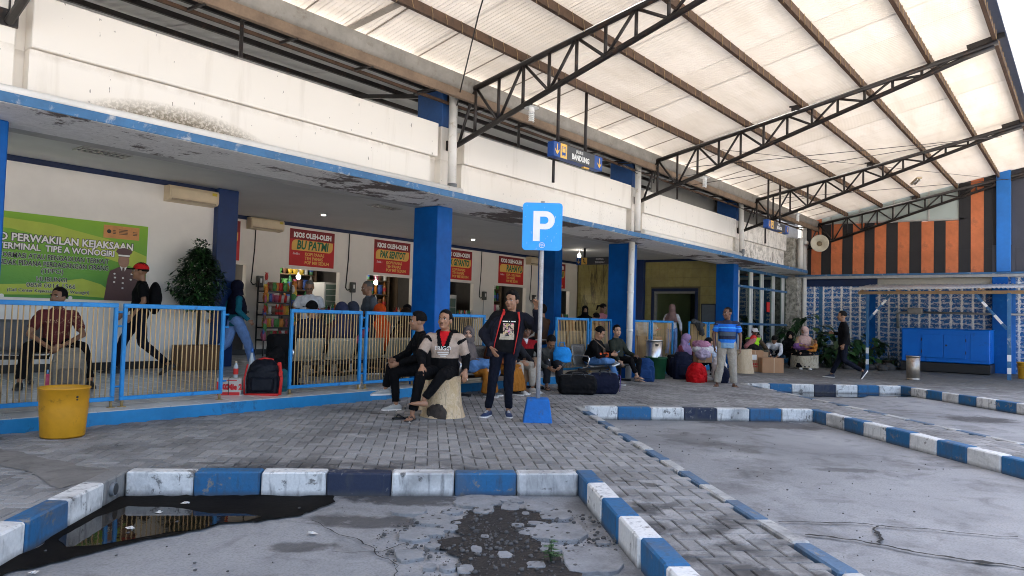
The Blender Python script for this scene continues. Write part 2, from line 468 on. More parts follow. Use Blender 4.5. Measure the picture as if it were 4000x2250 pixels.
# kerb stones
def kerb_mat(name, col):
    t = NT(name); co = t.co('World')
    n1 = t.noise(co, 7, 7, .7, .3); n2 = t.noise(co, 45, 3); n3 = t.noise(t.co('World', (3, 3, .6)), 6, 5, .6)
    c = t.mix(t.ramp(n2, .3, .7), dk(col, .85), col)
    c = t.mix(t.ramp(n1, .585, .64), c, (.19, .185, .175)); n4 = t.noise(co, 1.6, 5, .6, .8); c = t.mix(t.math('MULTIPLY', t.ramp(n4, .5, .68), .55), c, (.09, .09, .095))
    c = t.mix(t.math('MULTIPLY', t.ramp(n3, .54, .74), .7), c, (.045, .047, .055))
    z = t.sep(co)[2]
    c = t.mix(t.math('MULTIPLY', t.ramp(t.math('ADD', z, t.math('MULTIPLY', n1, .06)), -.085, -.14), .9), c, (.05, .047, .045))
    t.col(c); t.rough(.65); t.bump(t.math('ADD', n1, t.math('MULTIPLY', n2, .4)), .4, .012)
    return t.m
KW = kerb_mat('kerb_white', (.74, .74, .72)); KB = kerb_mat('kerb_blue', (.012, .125, .29)); KN = kerb_mat('kerb_dark_blue', (.012, .022, .055))
KWF = kerb_mat('kerb_faded_white', (.5, .5, .48)); KBF = kerb_mat('kerb_faded_blue', (.075, .15, .25)); KG = kerb_mat('kerb_bare', (.24, .235, .225))
def kstone(par, s0, s1, t0, t1, m, top=.02):
    """one stone between two (s,t) corners"""
    x, y = st((s0 + s1) / 2, (t0 + t1) / 2)
    b = MB(); dz = top - (ZR - .03)
    b.cbox((0, 0, -dz / 2), (abs(s1 - s0), abs(t1 - t0), dz), .012)
    b.v = [tuple(QST @ Vector(p)) for p in b.v]; b.f = [f[::-1] for f in b.f]
    # slight wear of the arrises
    b.v = [(p[0] + .008 * noise.noise(Vector((x * 3 + p[0] * 9, y + p[1] * 9, p[2] * 9))), p[1] + .008 * noise.noise(Vector((x + p[0] * 9, y * 3 + p[1] * 9, 5))), p[2] + .007 * noise.noise(Vector((x + p[0] * 9, y + p[1] * 9, 9)))) for p in b.v]
    o = b.build('kerb_stone', m, par); o.location = (x, y, top + rng.uniform(-.004, .004)); o.rotation_euler = (rng.gauss(0, .006), rng.gauss(0, .006), rng.gauss(0, .006))
    return o
front_cols = [[KW, KB, KW, KN, KW, KB, KW], [KW, KB, KW, KN, KW, KB, KW], [KW, KB, KW, KN, KW, KB, KW]]
for k, (s0, s1, t0) in enumerate(BAYS):
    kerb = tag(bpy.data.objects.new('kerb', None), kind='structure'); link(kerb)
    n = 7; d = (s1 - s0) / n
    for i in range(n): kstone(kerb, s0 + i * d + .004, s0 + (i + 1) * d - .004, t0 - .15, t0, front_cols[k][i])
    # the right side, facing the bay, and the left side
    tend = (T_END[k + 1], min(T_END[k], -1.0) if k == 0 else T_END[k])
    t = t0 - .15; i = 0
    while t < tend[0]:
        L = .47
        kstone(kerb, s1 + .004, s1 + .15, t + .004, t + L - .004, KB if i % 2 == 0 else KW, .02); t += L; i += 1
    t = t0 - .15; i = 0
    while t < tend[1]:
        L = .5
        kstone(kerb, s0 - (.15 if k == 0 else .115), s0 - .004, t + .004, t + L - .004, KG if (k == 0 and i == 0) else ((KW if k == 0 else KWF) if i % 2 == (1 if k == 0 else 0) else (KB if k == 0 else KBF)), .02 if k == 0 else .006); t += L; i += 1
    if k == 0:
        x, y = st(s0 + .002, t0 + .22)
        pm = MB(); dv = Vector((q7, -q7, 0))
        pm.tube([Vector((x, y, -.06)) - dv * .02, Vector((x, y, -.06)) + dv * .025], .05, 18, 0)
        pm.tube([Vector((x, y, -.06)) - dv * .02, Vector((x, y, -.06)) + dv * .027], .042, 18, 1)
        pm.build('drain_pipe_mouth', [GREYP, BLACKP], kerb)

# puddles, broken patch, cracks
def water_mat():
    t = NT('dirty_water'); co = t.co('World')
    n = t.noise(co, 1.5, 4)
    t.col(t.mix(n, (.006, .005, .004), (.02, .014, .008))); t.rough(.03); t.b.inputs['IOR'].default_value = 1.25
    t.bump(t.noise(co, 14, 2), .02, .01); return t.m
WATER = water_mat()
def blob(name, pts, z, m, jag=.04, sub=5, kind='structure', seed=0, parent=None):
    P = []
    for i in range(len(pts)):
        a, b_, c_ = Vector(pts[i]), Vector(pts[(i + 1) % len(pts)]), None
        for k in range(sub):
            p = a.lerp(b_, k / sub)
            nn = Vector((noise.noise(Vector((p.x * 3, p.y * 3, seed))) + .5 * noise.noise(Vector((p.x * 11, p.y * 11, seed))), noise.noise(Vector((p.x * 3, p.y * 3, seed + 9))) + .5 * noise.noise(Vector((p.x * 11, p.y * 11, seed + 9))))) * jag
            P.append((p.x + nn.x, p.y + nn.y))
    b = MB(); a = sum(P[i][0] * P[(i + 1) % len(P)][1] - P[(i + 1) % len(P)][0] * P[i][1] for i in range(len(P)))
    if a < 0: P = P[::-1]
    b.add([(p[0], p[1], z) for p in P], [list(range(len(P)))])
    return tag(b.build(name, m, parent), kind=kind)
CP = [(1.9, 8.2), (2.15, 7.7), (2.27, 7.45), (2.36, 6.83), (2.45, 6.31), (2.53, 5.98), (2.47, 5.86), (2.28, 5.66), (2.05, 5.60), (2.05, 5.95), (2.1, 6.5), (1.98, 6.86), (1.7, 7.3), (1.4, 7.8)]
blob('cement_patch', CP, .0055, CEMENT, .07, 8, seed=31, parent=pavement)
SLUDGE = mat('black_sludge', (.010, .009, .008), .8, .5, 5, .25, 25, space='World', spec=.06)
blob('wet_sludge', [(1.3, 4.55), (1.74, 4.98), (1.98, 5.25), (2.5, 5.72), (2.86, 5.45), (3.25, 5.06), (3.63, 4.66), (3.54, 4.52), (3.38, 4.47), (3.1, 4.38), (2.85, 4.47), (2.72, 4.57), (2.55, 4.52), (2.25, 4.58), (1.9, 4.55), (1.57, 4.45)], ZR + .008, SLUDGE, .085, 14)
blob('puddle', [(1.80, 4.93), (2.01, 5.13), (2.17, 5.28), (2.43, 5.40), (2.63, 5.16), (2.73, 4.84), (2.89, 4.66), (2.94, 4.52), (2.78, 4.49), (2.64, 4.57), (2.48, 4.52), (2.32, 4.61), (2.09, 4.62), (1.91, 4.65), (1.78, 4.76)], ZR + .012, WATER, .02, 8)
blob('puddle', [(15.75, 5.72), (16.9, 4.4), (17.9, 3.2), (17.7, 2.9), (17.2, 3.2), (16.9, 3.7), (16.3, 3.75), (15.7, 4.3), (15.2, 4.75), (15.1, 5.1)], ZR + .008, WATER, .12, 6, seed=3)
SOIL = mat('dark_wet_soil', (.017, .0135, .012), .75, .6, 8, .9, 45, space='World')
blob('soil_patch', [(4.08, 3.63), (4.3, 3.57), (4.4, 3.35), (4.28, 3.06), (4.13, 2.88), (3.88, 2.89), (3.75, 2.73), (3.77, 2.6), (3.4, 2.2), (3.1, 2.35), (3.04, 2.74), (3.13, 2.92), (3.33, 3.17), (3.41, 3.28), (3.58, 3.26), (3.63, 3.46), (3.85, 3.5)], ZR + .009, SOIL, .10, 10, seed=7)
CRK = mat('crack_dirt', (.022, .02, .018), .9)
def crack(pts, wd, seed):
    P = [Vector(p) for p in pts]; L = []; Rr = []
    for i in range(len(P) - 1):
        for k in range(9):
            p = P[i].lerp(P[i + 1], k / 9); d = (P[i + 1] - P[i]).normalized(); nn = Vector((-d.y, d.x))
            off = .05 * noise.noise(Vector((p.x * 5, p.y * 5, seed))) + .02 * noise.noise(Vector((p.x * 22, p.y * 22, seed)))
            ww = wd * (.35 + abs(noise.noise(Vector((p.x * 9, p.y * 9, seed + 3)))) * 1.6)
            L.append(p + nn * (off + ww)); Rr.append(p + nn * (off - ww))
    b = MB(); n = len(L)
    b.add([(p.x, p.y, ZR + .0085) for p in L] + [(p.x, p.y, ZR + .0085) for p in Rr], [(i, n + i, n + i + 1, i + 1) for i in range(n - 1)])
    b.build('crack', CRK, road)
crack([(5.42, 1.80), (5.79, 1.37), (5.89, 1.15), (5.97, .94), (6.08, .69), (6.25, .38)], .011, 1)
crack([(5.22, 1.55), (5.32, 1.41), (5.34, 1.19), (5.34, .91), (5.35, .69), (5.4, .49), (5.47, .34), (5.5, 0)], .024, 2)
crack([(5.81, 1.24), (5.62, 1.16), (5.34, 1.08)], .016, 3)
crack([(3.1, 4.2), (3.05, 3.6), (2.9, 3.1), (2.6, 2.8)], .004, 4)
crack([(3.4, 3.4), (3.0, 3.35), (2.75, 3.6)], .004, 5)
# broken pieces of the surface lying in and round the soil
r2_ = random.Random(11)
CHUNK = mat('broken_asphalt', (.25, .255, .26), .8, .4, 7, .7, 70, grime=.12, space='World')
spots = [(4.16, 3.54, 0.08, 0.15), (3.95, 3.67, 0.08, 0.07), (3.5, 3.41, 0.08, 0.1), (3.64, 3.4, 0.07, 0.08), (3.7, 3.62, 0.14, 0.15), (4.36, 3.45, 0.08, 0.11), (3.96, 2.94, 0.1, 0.08), (4.14, 3.03, 0.07, 0.05), (4.01, 3.1, 0.05, 0.05), (4.07, 2.8, 0.22, 0.19), (3.75, 2.33, 0.19, 0.25), (3.42, 2.96, 0.04, 0.06), (3.46, 2.77, 0.05, 0.06), (4.29, 3.25, 0.03, 0.04), (3.76, 3.44, 0.03, 0.03), (3.66, 3.1, 0.03, 0.03), (3.75, 2.64, 0.07, 0.08), (3.45, 2.53, 0.06, 0.06), (3.11, 2.77, 0.05, 0.08), (3.28, 3.2, 0.05, 0.06), (3.01, 2.95, 0.04, 0.05), (3.07, 2.87, 0.05, 0.06), (3.35, 3.44, 0.11, 0.12), (4.3, 3.73, 0.19, 0.18), (4.09, 2.47, 0.05, 0.05), (4.52, 3.6, 0.13, 0.09), (4.52, 3.30, 0.12, 0.15), (4.40, 3.06, 0.13, 0.13), (3.74, 3.9, 0.14, 0.11), (3.07, 3.18, 0.09, 0.11)]
HX, DX = Vector((.625, -.78)), Vector((.78, .625))
for x, y, rw, rd in spots:
    n = 15; poly = []
    for i in range(n):
        a_ = 2 * math.pi * (i + .5 * r2_.random()) / n; q_ = .80 + .24 * r2_.random() + .14 * noise.noise(Vector((math.cos(a_) * 1.5 + x * 9, math.sin(a_) * 1.5, y * 9)))
        c_, s_ = math.cos(a_), math.sin(a_); sq = 1 / max(abs(c_), abs(s_)) ** .45
        v = HX * (rw * q_ * c_ * sq) + DX * (rd * q_ * s_ * sq); poly.append((v.x, v.y))
    ar = sum(poly[i][0] * poly[(i + 1) % n][1] - poly[(i + 1) % n][0] * poly[i][1] for i in range(n))
    if ar < 0: poly = poly[::-1]
    h = .010 + .03 * min(rw, rd); b = MB()
    top = [(p[0] * .965, p[1] * .965) for p in poly]
    b.add([(p[0], p[1], -.02) for p in poly] + [(p[0], p[1], h * .75) for p in poly] + [(p[0], p[1], h + r2_.uniform(-.001, .001)) for p in top] + [(0, 0, h)],
          [[i, (i + 1) % n, n + (i + 1) % n, n + i] for i in range(n)] + [[n + i, n + (i + 1) % n, 2 * n + (i + 1) % n, 2 * n + i] for i in range(n)] + [[2 * n + i, 2 * n + (i + 1) % n, 3 * n] for i in range(n)])
    o = b.build('asphalt_chunk', CHUNK, road); o.location = (x, y, ZR + .004); o.rotation_euler = (r2_.gauss(0, .018), r2_.gauss(0, .018), 0)
b = MB()
for i in range(1000):
    a = r2_.random() * 6.283; q = r2_.random() ** .6
    x, y = 3.72 + q * .85 * math.cos(a), 3.02 + q * .75 * math.sin(a); r = .004 + .014 * r2_.random() ** 4
    b.ell((x, y, ZR + .009 + r * .4), (r * 1.2, r, r * .7), 5, 3)
tag(b.build('gravel', mat('gravel_stones', (.10, .095, .09), .85, .6, 3, space='World')), kind='stuff')
b = MB()
for i in range(260):
    x, y = r2_.uniform(1.5, 9), r2_.uniform(1.0, 5.3); s, t = to_st(x, y)
    if not any(s0 + .1 < s < s1 - .1 and t > t0 + .1 for s0, s1, t0 in BAYS): continue
    r = .004 + .007 * r2_.random() ** 2
    b.ell((x, y, ZR + .008 + r * .4), (r * 1.3, r, r * .7), 5, 3)
tag(b.build('grit', mat('gravel_stones', (.16, .15, .14))), kind='stuff')
# unseen pale sheet added behind the camera to bounce sunlight under the canopy
b = MB(); b.add([(-60, -60, ZR + .01), (80, -60, ZR + .01), (80, -4, ZR + .01), (-60, -4, ZR + .01)], [(0, 1, 2, 3)])
tag(b.build('concrete_apron', mat('pale_concrete', (.36, .345, .32), .85, .2, .5, .2, 20, space='World')), kind='structure')
# litter
LIT = mat('paper_scrap', (.72, .7, .66), .8)
for x, y, z in [(2.93, 3.95, ZR + .012), (1.5, 4.4, ZR + .012), (2.5, 5.1, ZR + .012), (6.05, 6.35, .004), (2.2, 4.85, ZR + .012), (2.75, 5.2, ZR + .012), (17.6, 3.6, ZR + .012), (16.9, 3.2, ZR + .012), (16, 2.2, ZR + .012)]:
    b = MB(); L = r2_.uniform(.02, .05)
    b.tube([(-L / 2, 0, .005), (0, .004, .006), (L / 2, 0, .005)], .006, 6)
    b.quad((-L, -.02, .001), (L * .3, -.025, .004), (L * .4, .02, .001), (-L * .8, .02, .006))
    o = tag(b.build('paper_scrap', LIT), 'crumpled white scrap of paper or cigarette end lying on the ground', 'litter', 'scraps of litter on the ground')
    o.location = (x, y, z); o.rotation_euler = (0, 0, r2_.random() * 6)
# ------------------------------------------------------------------ terminal building
BLD = thing('terminal_building', 'long white bus terminal building with blue columns, open waiting hall and painted parapet', 'building', (0, 0, 0))
CX = [2.03, 8.29, 14.46, 20.60]; CW = .35; CY0, CY1 = 8.2, 8.75
SOFF = 3.05; CEIL = 3.40; PTOP = 4.33
YW1, YK, XT = 12.0, 14.8, 22.3
def zf(y): return .14 + .044 * (min(max(y, 8.4), 12.0) - 8.4)      # the hall floor rises a little to the back

def peel_mat():
    t = NT('peeling_ceiling_paint'); co = t.co('World', (1, 1.25, 1)); co2 = t.co('World')
    n1 = t.noise(co, 1.1, 7, .68, 1.2); n2 = t.noise(co, 5.5, 6, .75, 1.6); n0 = t.noise(co2, .35, 2); n3 = t.noise(co, 22, 4, .7)
    c = t.mix(t.ramp(n2, .35, .65), (.66, .64, .61), (.82, .80, .77))
    k = t.math('ADD', t.math('MULTIPLY', n1, .65), t.math('ADD', t.math('MULTIPLY', n2, .25), t.math('MULTIPLY', t.math('SUBTRACT', n0, .5), .7)))
    c = t.mix(t.ramp(k, .455, .49), c, (.13, .105, .095))
    c = t.mix(t.math('MULTIPLY', t.ramp(n3, .58, .64), t.ramp(k, .36, .48)), c, (.22, .195, .18))
    t.col(c); t.rough(.85); t.bump(t.math('ADD', t.ramp(k, .49, .53), t.math('MULTIPLY', n3, .4)), .6, .012)
    return t.m
PEEL = peel_mat()
def parapet_mat():
    t = NT('weathered_parapet_paint'); co = t.co('World'); sx = t.sep(co)
    drip = t.noise(t.co('World', (5, 5, .7)), 2.2, 7, .7, .5); n1 = t.noise(co, 3.2, 8, .72, .3); n2 = t.noise(co, 26, 5, .7); n3 = t.noise(co, .8, 2)
    c = t.mix(n3, (.82, .77, .70), (.85, .81, .745))
    # mould patch low on the wall near the first column, heavy mould along the far end
    x, y, z = sx
    d1 = t.math('ADD', t.math('POWER', t.math('DIVIDE', t.math('SUBTRACT', x, 4.05), .95), 2.0), t.math('POWER', t.math('DIVIDE', t.math('SUBTRACT', z, 3.14), .33), 2.0))
    p1 = t.ramp(d1, 1.9, 0.3)
    p1 = t.math('MULTIPLY', p1, 1.0)
    far = t.math('MULTIPLY', t.ramp(x, 19.6, 21.6), 1.0)
    lowz = t.ramp(z, 3.95, 3.3)
    farm = t.math('MULTIPLY', far, t.math('ADD', t.math('MULTIPLY', lowz, .55), .45))
    k1 = t.math('MULTIPLY', p1, t.ramp(t.math('ADD', t.math('MULTIPLY', n1, .5), t.math('MULTIPLY', n2, .5)), .22, .50))
    c = t.mix(t.math('MULTIPLY', k1, .85), c, (.20, .14, .065))
    c = t.mix(t.math('MULTIPLY', t.math('MULTIPLY', p1, t.ramp(n2, .44, .54)), .9), c, (.085, .068, .035))
    fb = t.noise(t.co('World', (1.6, 1.6, 1.1)), 2.6, 8, .72, .7); k2 = t.math('MULTIPLY', farm, t.ramp(fb, .47, .60))
    c = t.mix(t.math('MULTIPLY', k2, .8), c, (.17, .145, .10))
    k3 = t.math('MULTIPLY', farm, t.ramp(t.noise(t.co('World', (4.5, 4.5, 1.5)), 3, 7, .78, 1.2), .55, .60))
    c = t.mix(t.math('MULTIPLY', k3, .9), c, (.03, .028, .022))
    runs = t.noise(t.co('World', (3.2, 3.2, .35)), 1.7, 5, .6, .3); c = t.mix(t.math('MULTIPLY', t.ramp(runs, .56, .72), .22), c, (.48, .42, .33))
    under = t.math('MULTIPLY', t.ramp(z, 3.70, 3.79), t.ramp(z, 3.80, 3.79)); c = t.mix(t.math('MULTIPLY', t.math('MULTIPLY', under, t.ramp(n1, .4, .6)), .5), c, (.4, .34, .26))
    # small chips and runs everywhere
    chip = t.noise(t.co('World', (6, 6, 2.5)), 3.4, 2, .5)
    c = t.mix(t.ramp(chip, .735, .75), c, (.33, .31, .28))
    mid = t.math('MULTIPLY', t.ramp(x, 9.0, 14.0), t.ramp(z, 3.85, 3.6))
    chip2 = t.noise(t.co('World', (7, 7, 2.8)), 7, 3, .6)
    c = t.mix(t.math('MULTIPLY', mid, t.ramp(chip2, .66, .69)), c, (.36, .34, .31))
    t.col(c); t.rough(.75); t.bump(t.math('ADD', n2, t.math('MULTIPLY', drip, .5)), .15, .008)
    return t.m
PARA = parapet_mat()
CEILM = mat('ceiling_paint', (.66, .655, .64), .8, .12, .5, .05, 20, space='World')

def part(name, c, d, m, ch=0.0, parent=None):
    b = MB()
    if ch: b.cbox((0, 0, 0), d, ch)
    else: b.box((0, 0, 0), d)
    o = b.build(name, m, parent or BLD); o.location = c; return o
def ext(name, x0, x1, y0, y1, z0, z1, m, ch=0.0, parent=None):
    return part(name, ((x0 + x1) / 2, (y0 + y1) / 2, (z0 + z1) / 2), (x1 - x0, y1 - y0, z1 - z0), m, ch, parent)

XL, XR = -3.0, 26.9
# platform with a blue painted edge
b = MB(); b.prism([(XL, 8.40), (XR, 8.40), (XR, 8.6), (XL, 8.6)], -.15, .128)
plat = b.build('platform', mat('tile_grout', (.30, .30, .29), .8), BLD)
ys = [8.6, 12.0, 17.8]
b = MB(); b.add([(XL, y, zf(y) - .012) for y in ys] + [(XR, y, zf(y) - .012) for y in ys], [(0, 3, 4, 1), (1, 4, 5, 2)])
b.build('hall_floor_bed', MC['tile_grout'], plat)
se = MB(); se.cbox(((XL + XR) / 2, 8.385, -.0), (XR - XL, .03, .27), .006); se.build('platform_edge', BLUE_STEP, plat)
TILE = mat('white_floor_tile', (.66, .66, .63), .16, .12, .7, .03, 10, grime=.06, gcol=(.2, .19, .18), space='World')
tp = MB(); tp.cbox((0, 0, -.006), (.394, .394, .012), .003); tme = tp.mesh('tile', TILE)
tl = []
for i in range(int((XR - XL) / .4)):
    for j in range(16):
        x, y = XL + .2 + i * .4, 8.6 + .2 + j * .4 - .2
        d = x * fwd2.x + y * fwd2.y; s_ = x * rt2.x + y * rt2.y
        if d < 3 or abs(s_) > d * .78 + .8 or y > 14.7: continue
        tl.append((d, x, y))
tl.sort(); restt = MB(); slope = math.atan(.044)
for k, (d, x, y) in enumerate(tl):
    sl_ = slope if 8.5 < y < 12.0 else 0
    if k < 300:
        o = bpy.data.objects.new('tile', tme); link(o, plat); o.location = (x, y, zf(y)); o.rotation_euler = (sl_, 0, 0)
    else:
        M = Matrix.Rotation(sl_, 3, 'X'); restt.add([M @ Vector(p) + Vector((x, y, zf(y))) for p in tp.v], tp.f)
tag(restt.build('tile_field', TILE, plat), kind='stuff')

# columns
for x in CX:
    ext('column', x, x + CW, CY0, CY1, -.15, SOFF - .002, BLUE, .012)
    ext('column_head_white', x - .003, x + CW + .003, CY0 - .03, CY1, SOFF + .09, PTOP, PARA, .01)
    ext('column_head_blue', x, x + CW, CY0 - .03, CY1, PTOP + .001, 4.93, mat('dull_blue_paint', (.012, .075, .25), .5, .35, 2, .2, 20, grime=.1, gcol=(.01, .03, .1)), .01)
    ext('column_cap', x - .06, x + CW + .02, CY0 + .05, CY1 + .05, 4.932, 4.96, DARK)
# slab with peeling underside, blue trim on its edge
ext('canopy_slab', XL, 25.2, 7.49, 8.5, SOFF, SOFF + .088, PEEL)
for x0, x1 in ((XL, 8.4), (8.405, 14.5), (14.505, 20.7), (20.705, 25.19)):
    ext('slab_trim', x0, x1, 7.472, 7.4895, SOFF + .004, SOFF + .096, BLUE_TRIM, .004)
ext('slab_beam', XL, 25.2, 8.501, 8.74, SOFF + .003, CEIL, mat('beam_paint', (.45, .44, .42), .8, .2, 2))
# parapet: two courses, the upper one standing proud
for i in range(-1, 4):
    x0 = CX[i] + CW + .12 if i >= 0 else XL
    x1 = CX[i + 1] - .14 if i < 3 else 24.9
    if i == -1: x1 = CX[0] - .14
    pw = ext('parapet_wall', x0 + .0, x1 - .12, 8.15, 8.3, SOFF + .09, 3.79, PARA)
    ext('parapet_panel', x0, x1, 8.10, 8.3, 3.80, PTOP, PARA, .008)
    ext('parapet_backing', x0 - .115, x1 + .135, 8.302, 8.42, SOFF + .09, PTOP - .012, PARA)
# ceiling and inner walls
ext('ceiling', XL, XR, 8.745, YK, CEIL, CEIL + .06, CEILM)
ext('back_wall', XL, 6.6, YW1, YW1 + .15, .0, CEIL - .002, WALLW)
ext('wall_band', XL, 6.6, YW1 - .015, YW1 - .002, 3.315, 3.398, NAVY)
ext('skirting', XL, 6.6, YW1 - .018, YW1 - .002, zf(12) + .0, zf(12) + .12, BLACKP)
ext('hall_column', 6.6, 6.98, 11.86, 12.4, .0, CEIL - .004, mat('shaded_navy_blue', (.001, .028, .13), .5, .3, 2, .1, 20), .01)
ext('hall_column', 16.92, 17.29, 12.0, 12.6, .0, CEIL - .004, BLUE, .01)
ext('side_wall', 6.62, 6.78, 12.4, YK, .0, CEIL - .002, WALLW)
# kiosk wall with openings
P0 = 2.573
openings = [(7.26 + i * P0, 7.26 + i * P0 + 1.70) for i in range(6)]
openings[1] = (9.83, 11.55); openings[2] = (12.44, 14.06); openings[3] = (14.95, 16.62); openings[4] = (17.59, 19.24)
zs, zt = 1.28, 2.31
KWALL = mat('kiosk_wall_paint', (.78, .73, .66), .7, .08, 1.2, .06, 30)
prev = 6.98
xe = XT
for (a, c) in openings:
    ext('kiosk_wall', prev, a, YK, YK + .14, 0, CEIL - .002, KWALL); prev = c
    ext('kiosk_lintel', a, c, YK, YK + .14, zt, CEIL - .002, KWALL)
    ext('counter_front', a, c, YK + .01, YK + .13, 0, zs - .05, mat('dark_counter_front', (.07, .06, .055), .6, .3))
    ext('counter_top', a - .02, c + .02, YK - .16, YK + .4, zs - .05, zs, mat('counter_laminate', (.25, .22, .2), .4), .006)
ext('kiosk_wall', prev, xe, YK, YK + .14, 0, CEIL - .002, KWALL)
ext('wall_band', 6.98, xe, YK - .016, YK - .002, 3.315, 3.398, NAVY)
ext('skirting', 6.98, xe, YK - .018, YK - .002, zf(12), zf(12) + .12, BLACKP)
# behind the counters
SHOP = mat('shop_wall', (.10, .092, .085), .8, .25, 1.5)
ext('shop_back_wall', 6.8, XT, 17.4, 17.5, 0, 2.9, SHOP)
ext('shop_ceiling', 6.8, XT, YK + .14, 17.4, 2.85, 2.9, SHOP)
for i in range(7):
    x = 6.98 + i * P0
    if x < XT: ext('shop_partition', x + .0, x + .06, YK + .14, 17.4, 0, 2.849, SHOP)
# yellow tiled cross wall with a door
t = NT('yellow_wall_tile'); co = t.co('World')
br = t.n('ShaderNodeTexBrick'); br.offset = 0; br.inputs['Scale'].default_value = 1.0
n1 = t.noise(co, 6, 5, .7); n2 = t.noise(co, .9, 3); n3 = t.noise(t.co('World', (4, 4, .8)), 1.6, 6, .7, .6)
c = t.mix(t.ramp(n1, .3, .7), (.30, .25, .075), (.40, .35, .13)); c = t.mix(t.math('MULTIPLY', t.ramp(n2, .5, .7), .4), c, (.20, .18, .09))
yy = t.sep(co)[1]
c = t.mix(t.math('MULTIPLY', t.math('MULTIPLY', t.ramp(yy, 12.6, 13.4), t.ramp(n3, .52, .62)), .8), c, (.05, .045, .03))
t.col(c); t.rough(.45); t.bump(n1, .1, .01); YT = t.m
b = MB(); b.cbox((0, 0, 0), (.012, .292, .292), .004); ytm = b.mesh('wall_tile', YT)
DY0, DY1, DZ = 10.17, 11.65, 2.32
cw = ext('cross_wall', XT, XT + .15, 8.78, DY0 - .1, 0, CEIL - .002, mat('tile_joint', (.16, .14, .07), .8))
ext('cross_wall', XT, XT + .15, DY1 + .1, YK - .02, 0, CEIL - .002, MC['tile_joint']); ext('cross_wall', XT, XT + .15, DY0 - .1, DY1 + .1, DZ + .1, CEIL - .002, MC['tile_joint'])
for i in range(20):
    for j in range(12):
        y, z = 8.95 + i * .297, .25 + j * .297
        if z > 3.28 or y > 14.7: continue
        if DY0 - .24 < y < DY1 + .24 and z < DZ + .2: continue
        o = bpy.data.objects.new('wall_tile', ytm); link(o, cw); o.location = Vector((XT - .006 + rng.uniform(-.001, .001), y, z)) - Vector(cw.location)
ext('wall_band', XT - .022, XT - .013, 8.78, YK - .02, 3.315, 3.398, NAVY)
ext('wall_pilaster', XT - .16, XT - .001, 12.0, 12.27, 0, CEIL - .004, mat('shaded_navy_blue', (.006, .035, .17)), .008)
df = ext('door_frame', XT - .03, XT + .12, DY0 - .1, DY0, zf(12), DZ, NAVY, .006)
ext('door_frame', XT - .03, XT + .12, DY1, DY1 + .1, zf(12), DZ, NAVY, .006); ext('door_frame', XT - .03, XT + .12, DY0 - .1, DY1 + .1, DZ + .001, DZ + .1, NAVY, .006)
ext('door_lining', XT - .01, XT + .1, DY1 - .07, DY1 - .002, zf(12), DZ - .07, mat('grey_frame', (.25, .25, .24), .6)); ext('door_lining', XT - .01, XT + .1, DY0 + .002, DY1 - .002, DZ - .07, DZ - .002, MC['grey_frame'])
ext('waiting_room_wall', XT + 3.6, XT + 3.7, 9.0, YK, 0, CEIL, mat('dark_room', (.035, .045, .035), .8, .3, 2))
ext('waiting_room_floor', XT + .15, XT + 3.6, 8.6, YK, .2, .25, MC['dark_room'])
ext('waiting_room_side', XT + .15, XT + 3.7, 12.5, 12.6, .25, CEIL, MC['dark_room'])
# window wall of the waiting room beside the last column
FR = mat('white_mullion', (.62, .62, .6), .5, .1)
t = NT('window_glass'); gl = t.n('ShaderNodeBsdfGlossy'); tr = t.n('ShaderNodeBsdfTransparent'); fr = t.n('ShaderNodeFresnel'); mx = t.n('ShaderNodeMixShader')
gl.inputs['Roughness'].default_value = .02; gl.inputs['Color'].default_value = (.8, .9, .85, 1); tr.inputs['Color'].default_value = (.42, .5, .45, 1); fr.inputs['IOR'].default_value = 1.9
t.l(fr.outputs[0], mx.inputs[0]); t.l(tr.outputs[0], mx.inputs[1]); t.l(gl.outputs[0], mx.inputs[2]); t.l(mx.outputs[0], t.out.inputs[0]); GLASS = t.m
wx = [21.72, 22.86, 23.83, 24.92, 25.9, 26.8]; YV = 8.55
WB = BLUE_TRIM
for z, h in ((3.0, .09), (2.47, .07), (1.30, .07), (.30, .3)):
    ext('window_rail', 20.96, 26.85, YV - .04, YV + .04, z - h / 2, z + h / 2, WB, .006)
for i, x in enumerate(wx):
    for dx in (-.09, .05):
        for z0, z1 in ((2.506, 2.954), (1.336, 2.434), (.452, 1.264)):
            ext('window_mullion', x + dx, x + dx + .075, YV - .035, YV + .035, z0, z1, FR, .005)
for i in range(5):
    for z0, z1 in ((2.506, 2.954), (1.336, 2.434), (.452, 1.264)):
        ext('window_pane', wx[i] + .13, wx[i + 1] - .095, YV + .004, YV + .012, z0, z1, GLASS)
ext('notice_sheet', 24.35, 24.62, YV - .012, YV + .0, 1.72, 2.05, REDB)
ext('waiting_room_wall', 22.5, 26.9, 12.0, 12.1, .25, CEIL, mat('green_room_wall', (.20, .22, .10), .8, .2, 1.5))
ext('window_soffit', 20.96, 26.9, 8.50, 8.62, 3.046, 3.049, PEEL)
# mouldy end pier with pipes
ext('end_pier', 26.3, 26.85, 8.15, 8.6, 0, 3.0, mat('mouldy_pier', (.5, .47, .4), .85, .3, 4, .5, 30, grime=.9, gcol=(.02, .02, .016), space='World'), .02)
ext('end_pier', 25.3, 26.9, 8.0, 8.5, 3.1, 4.3, MC['mouldy_pier'], .02)
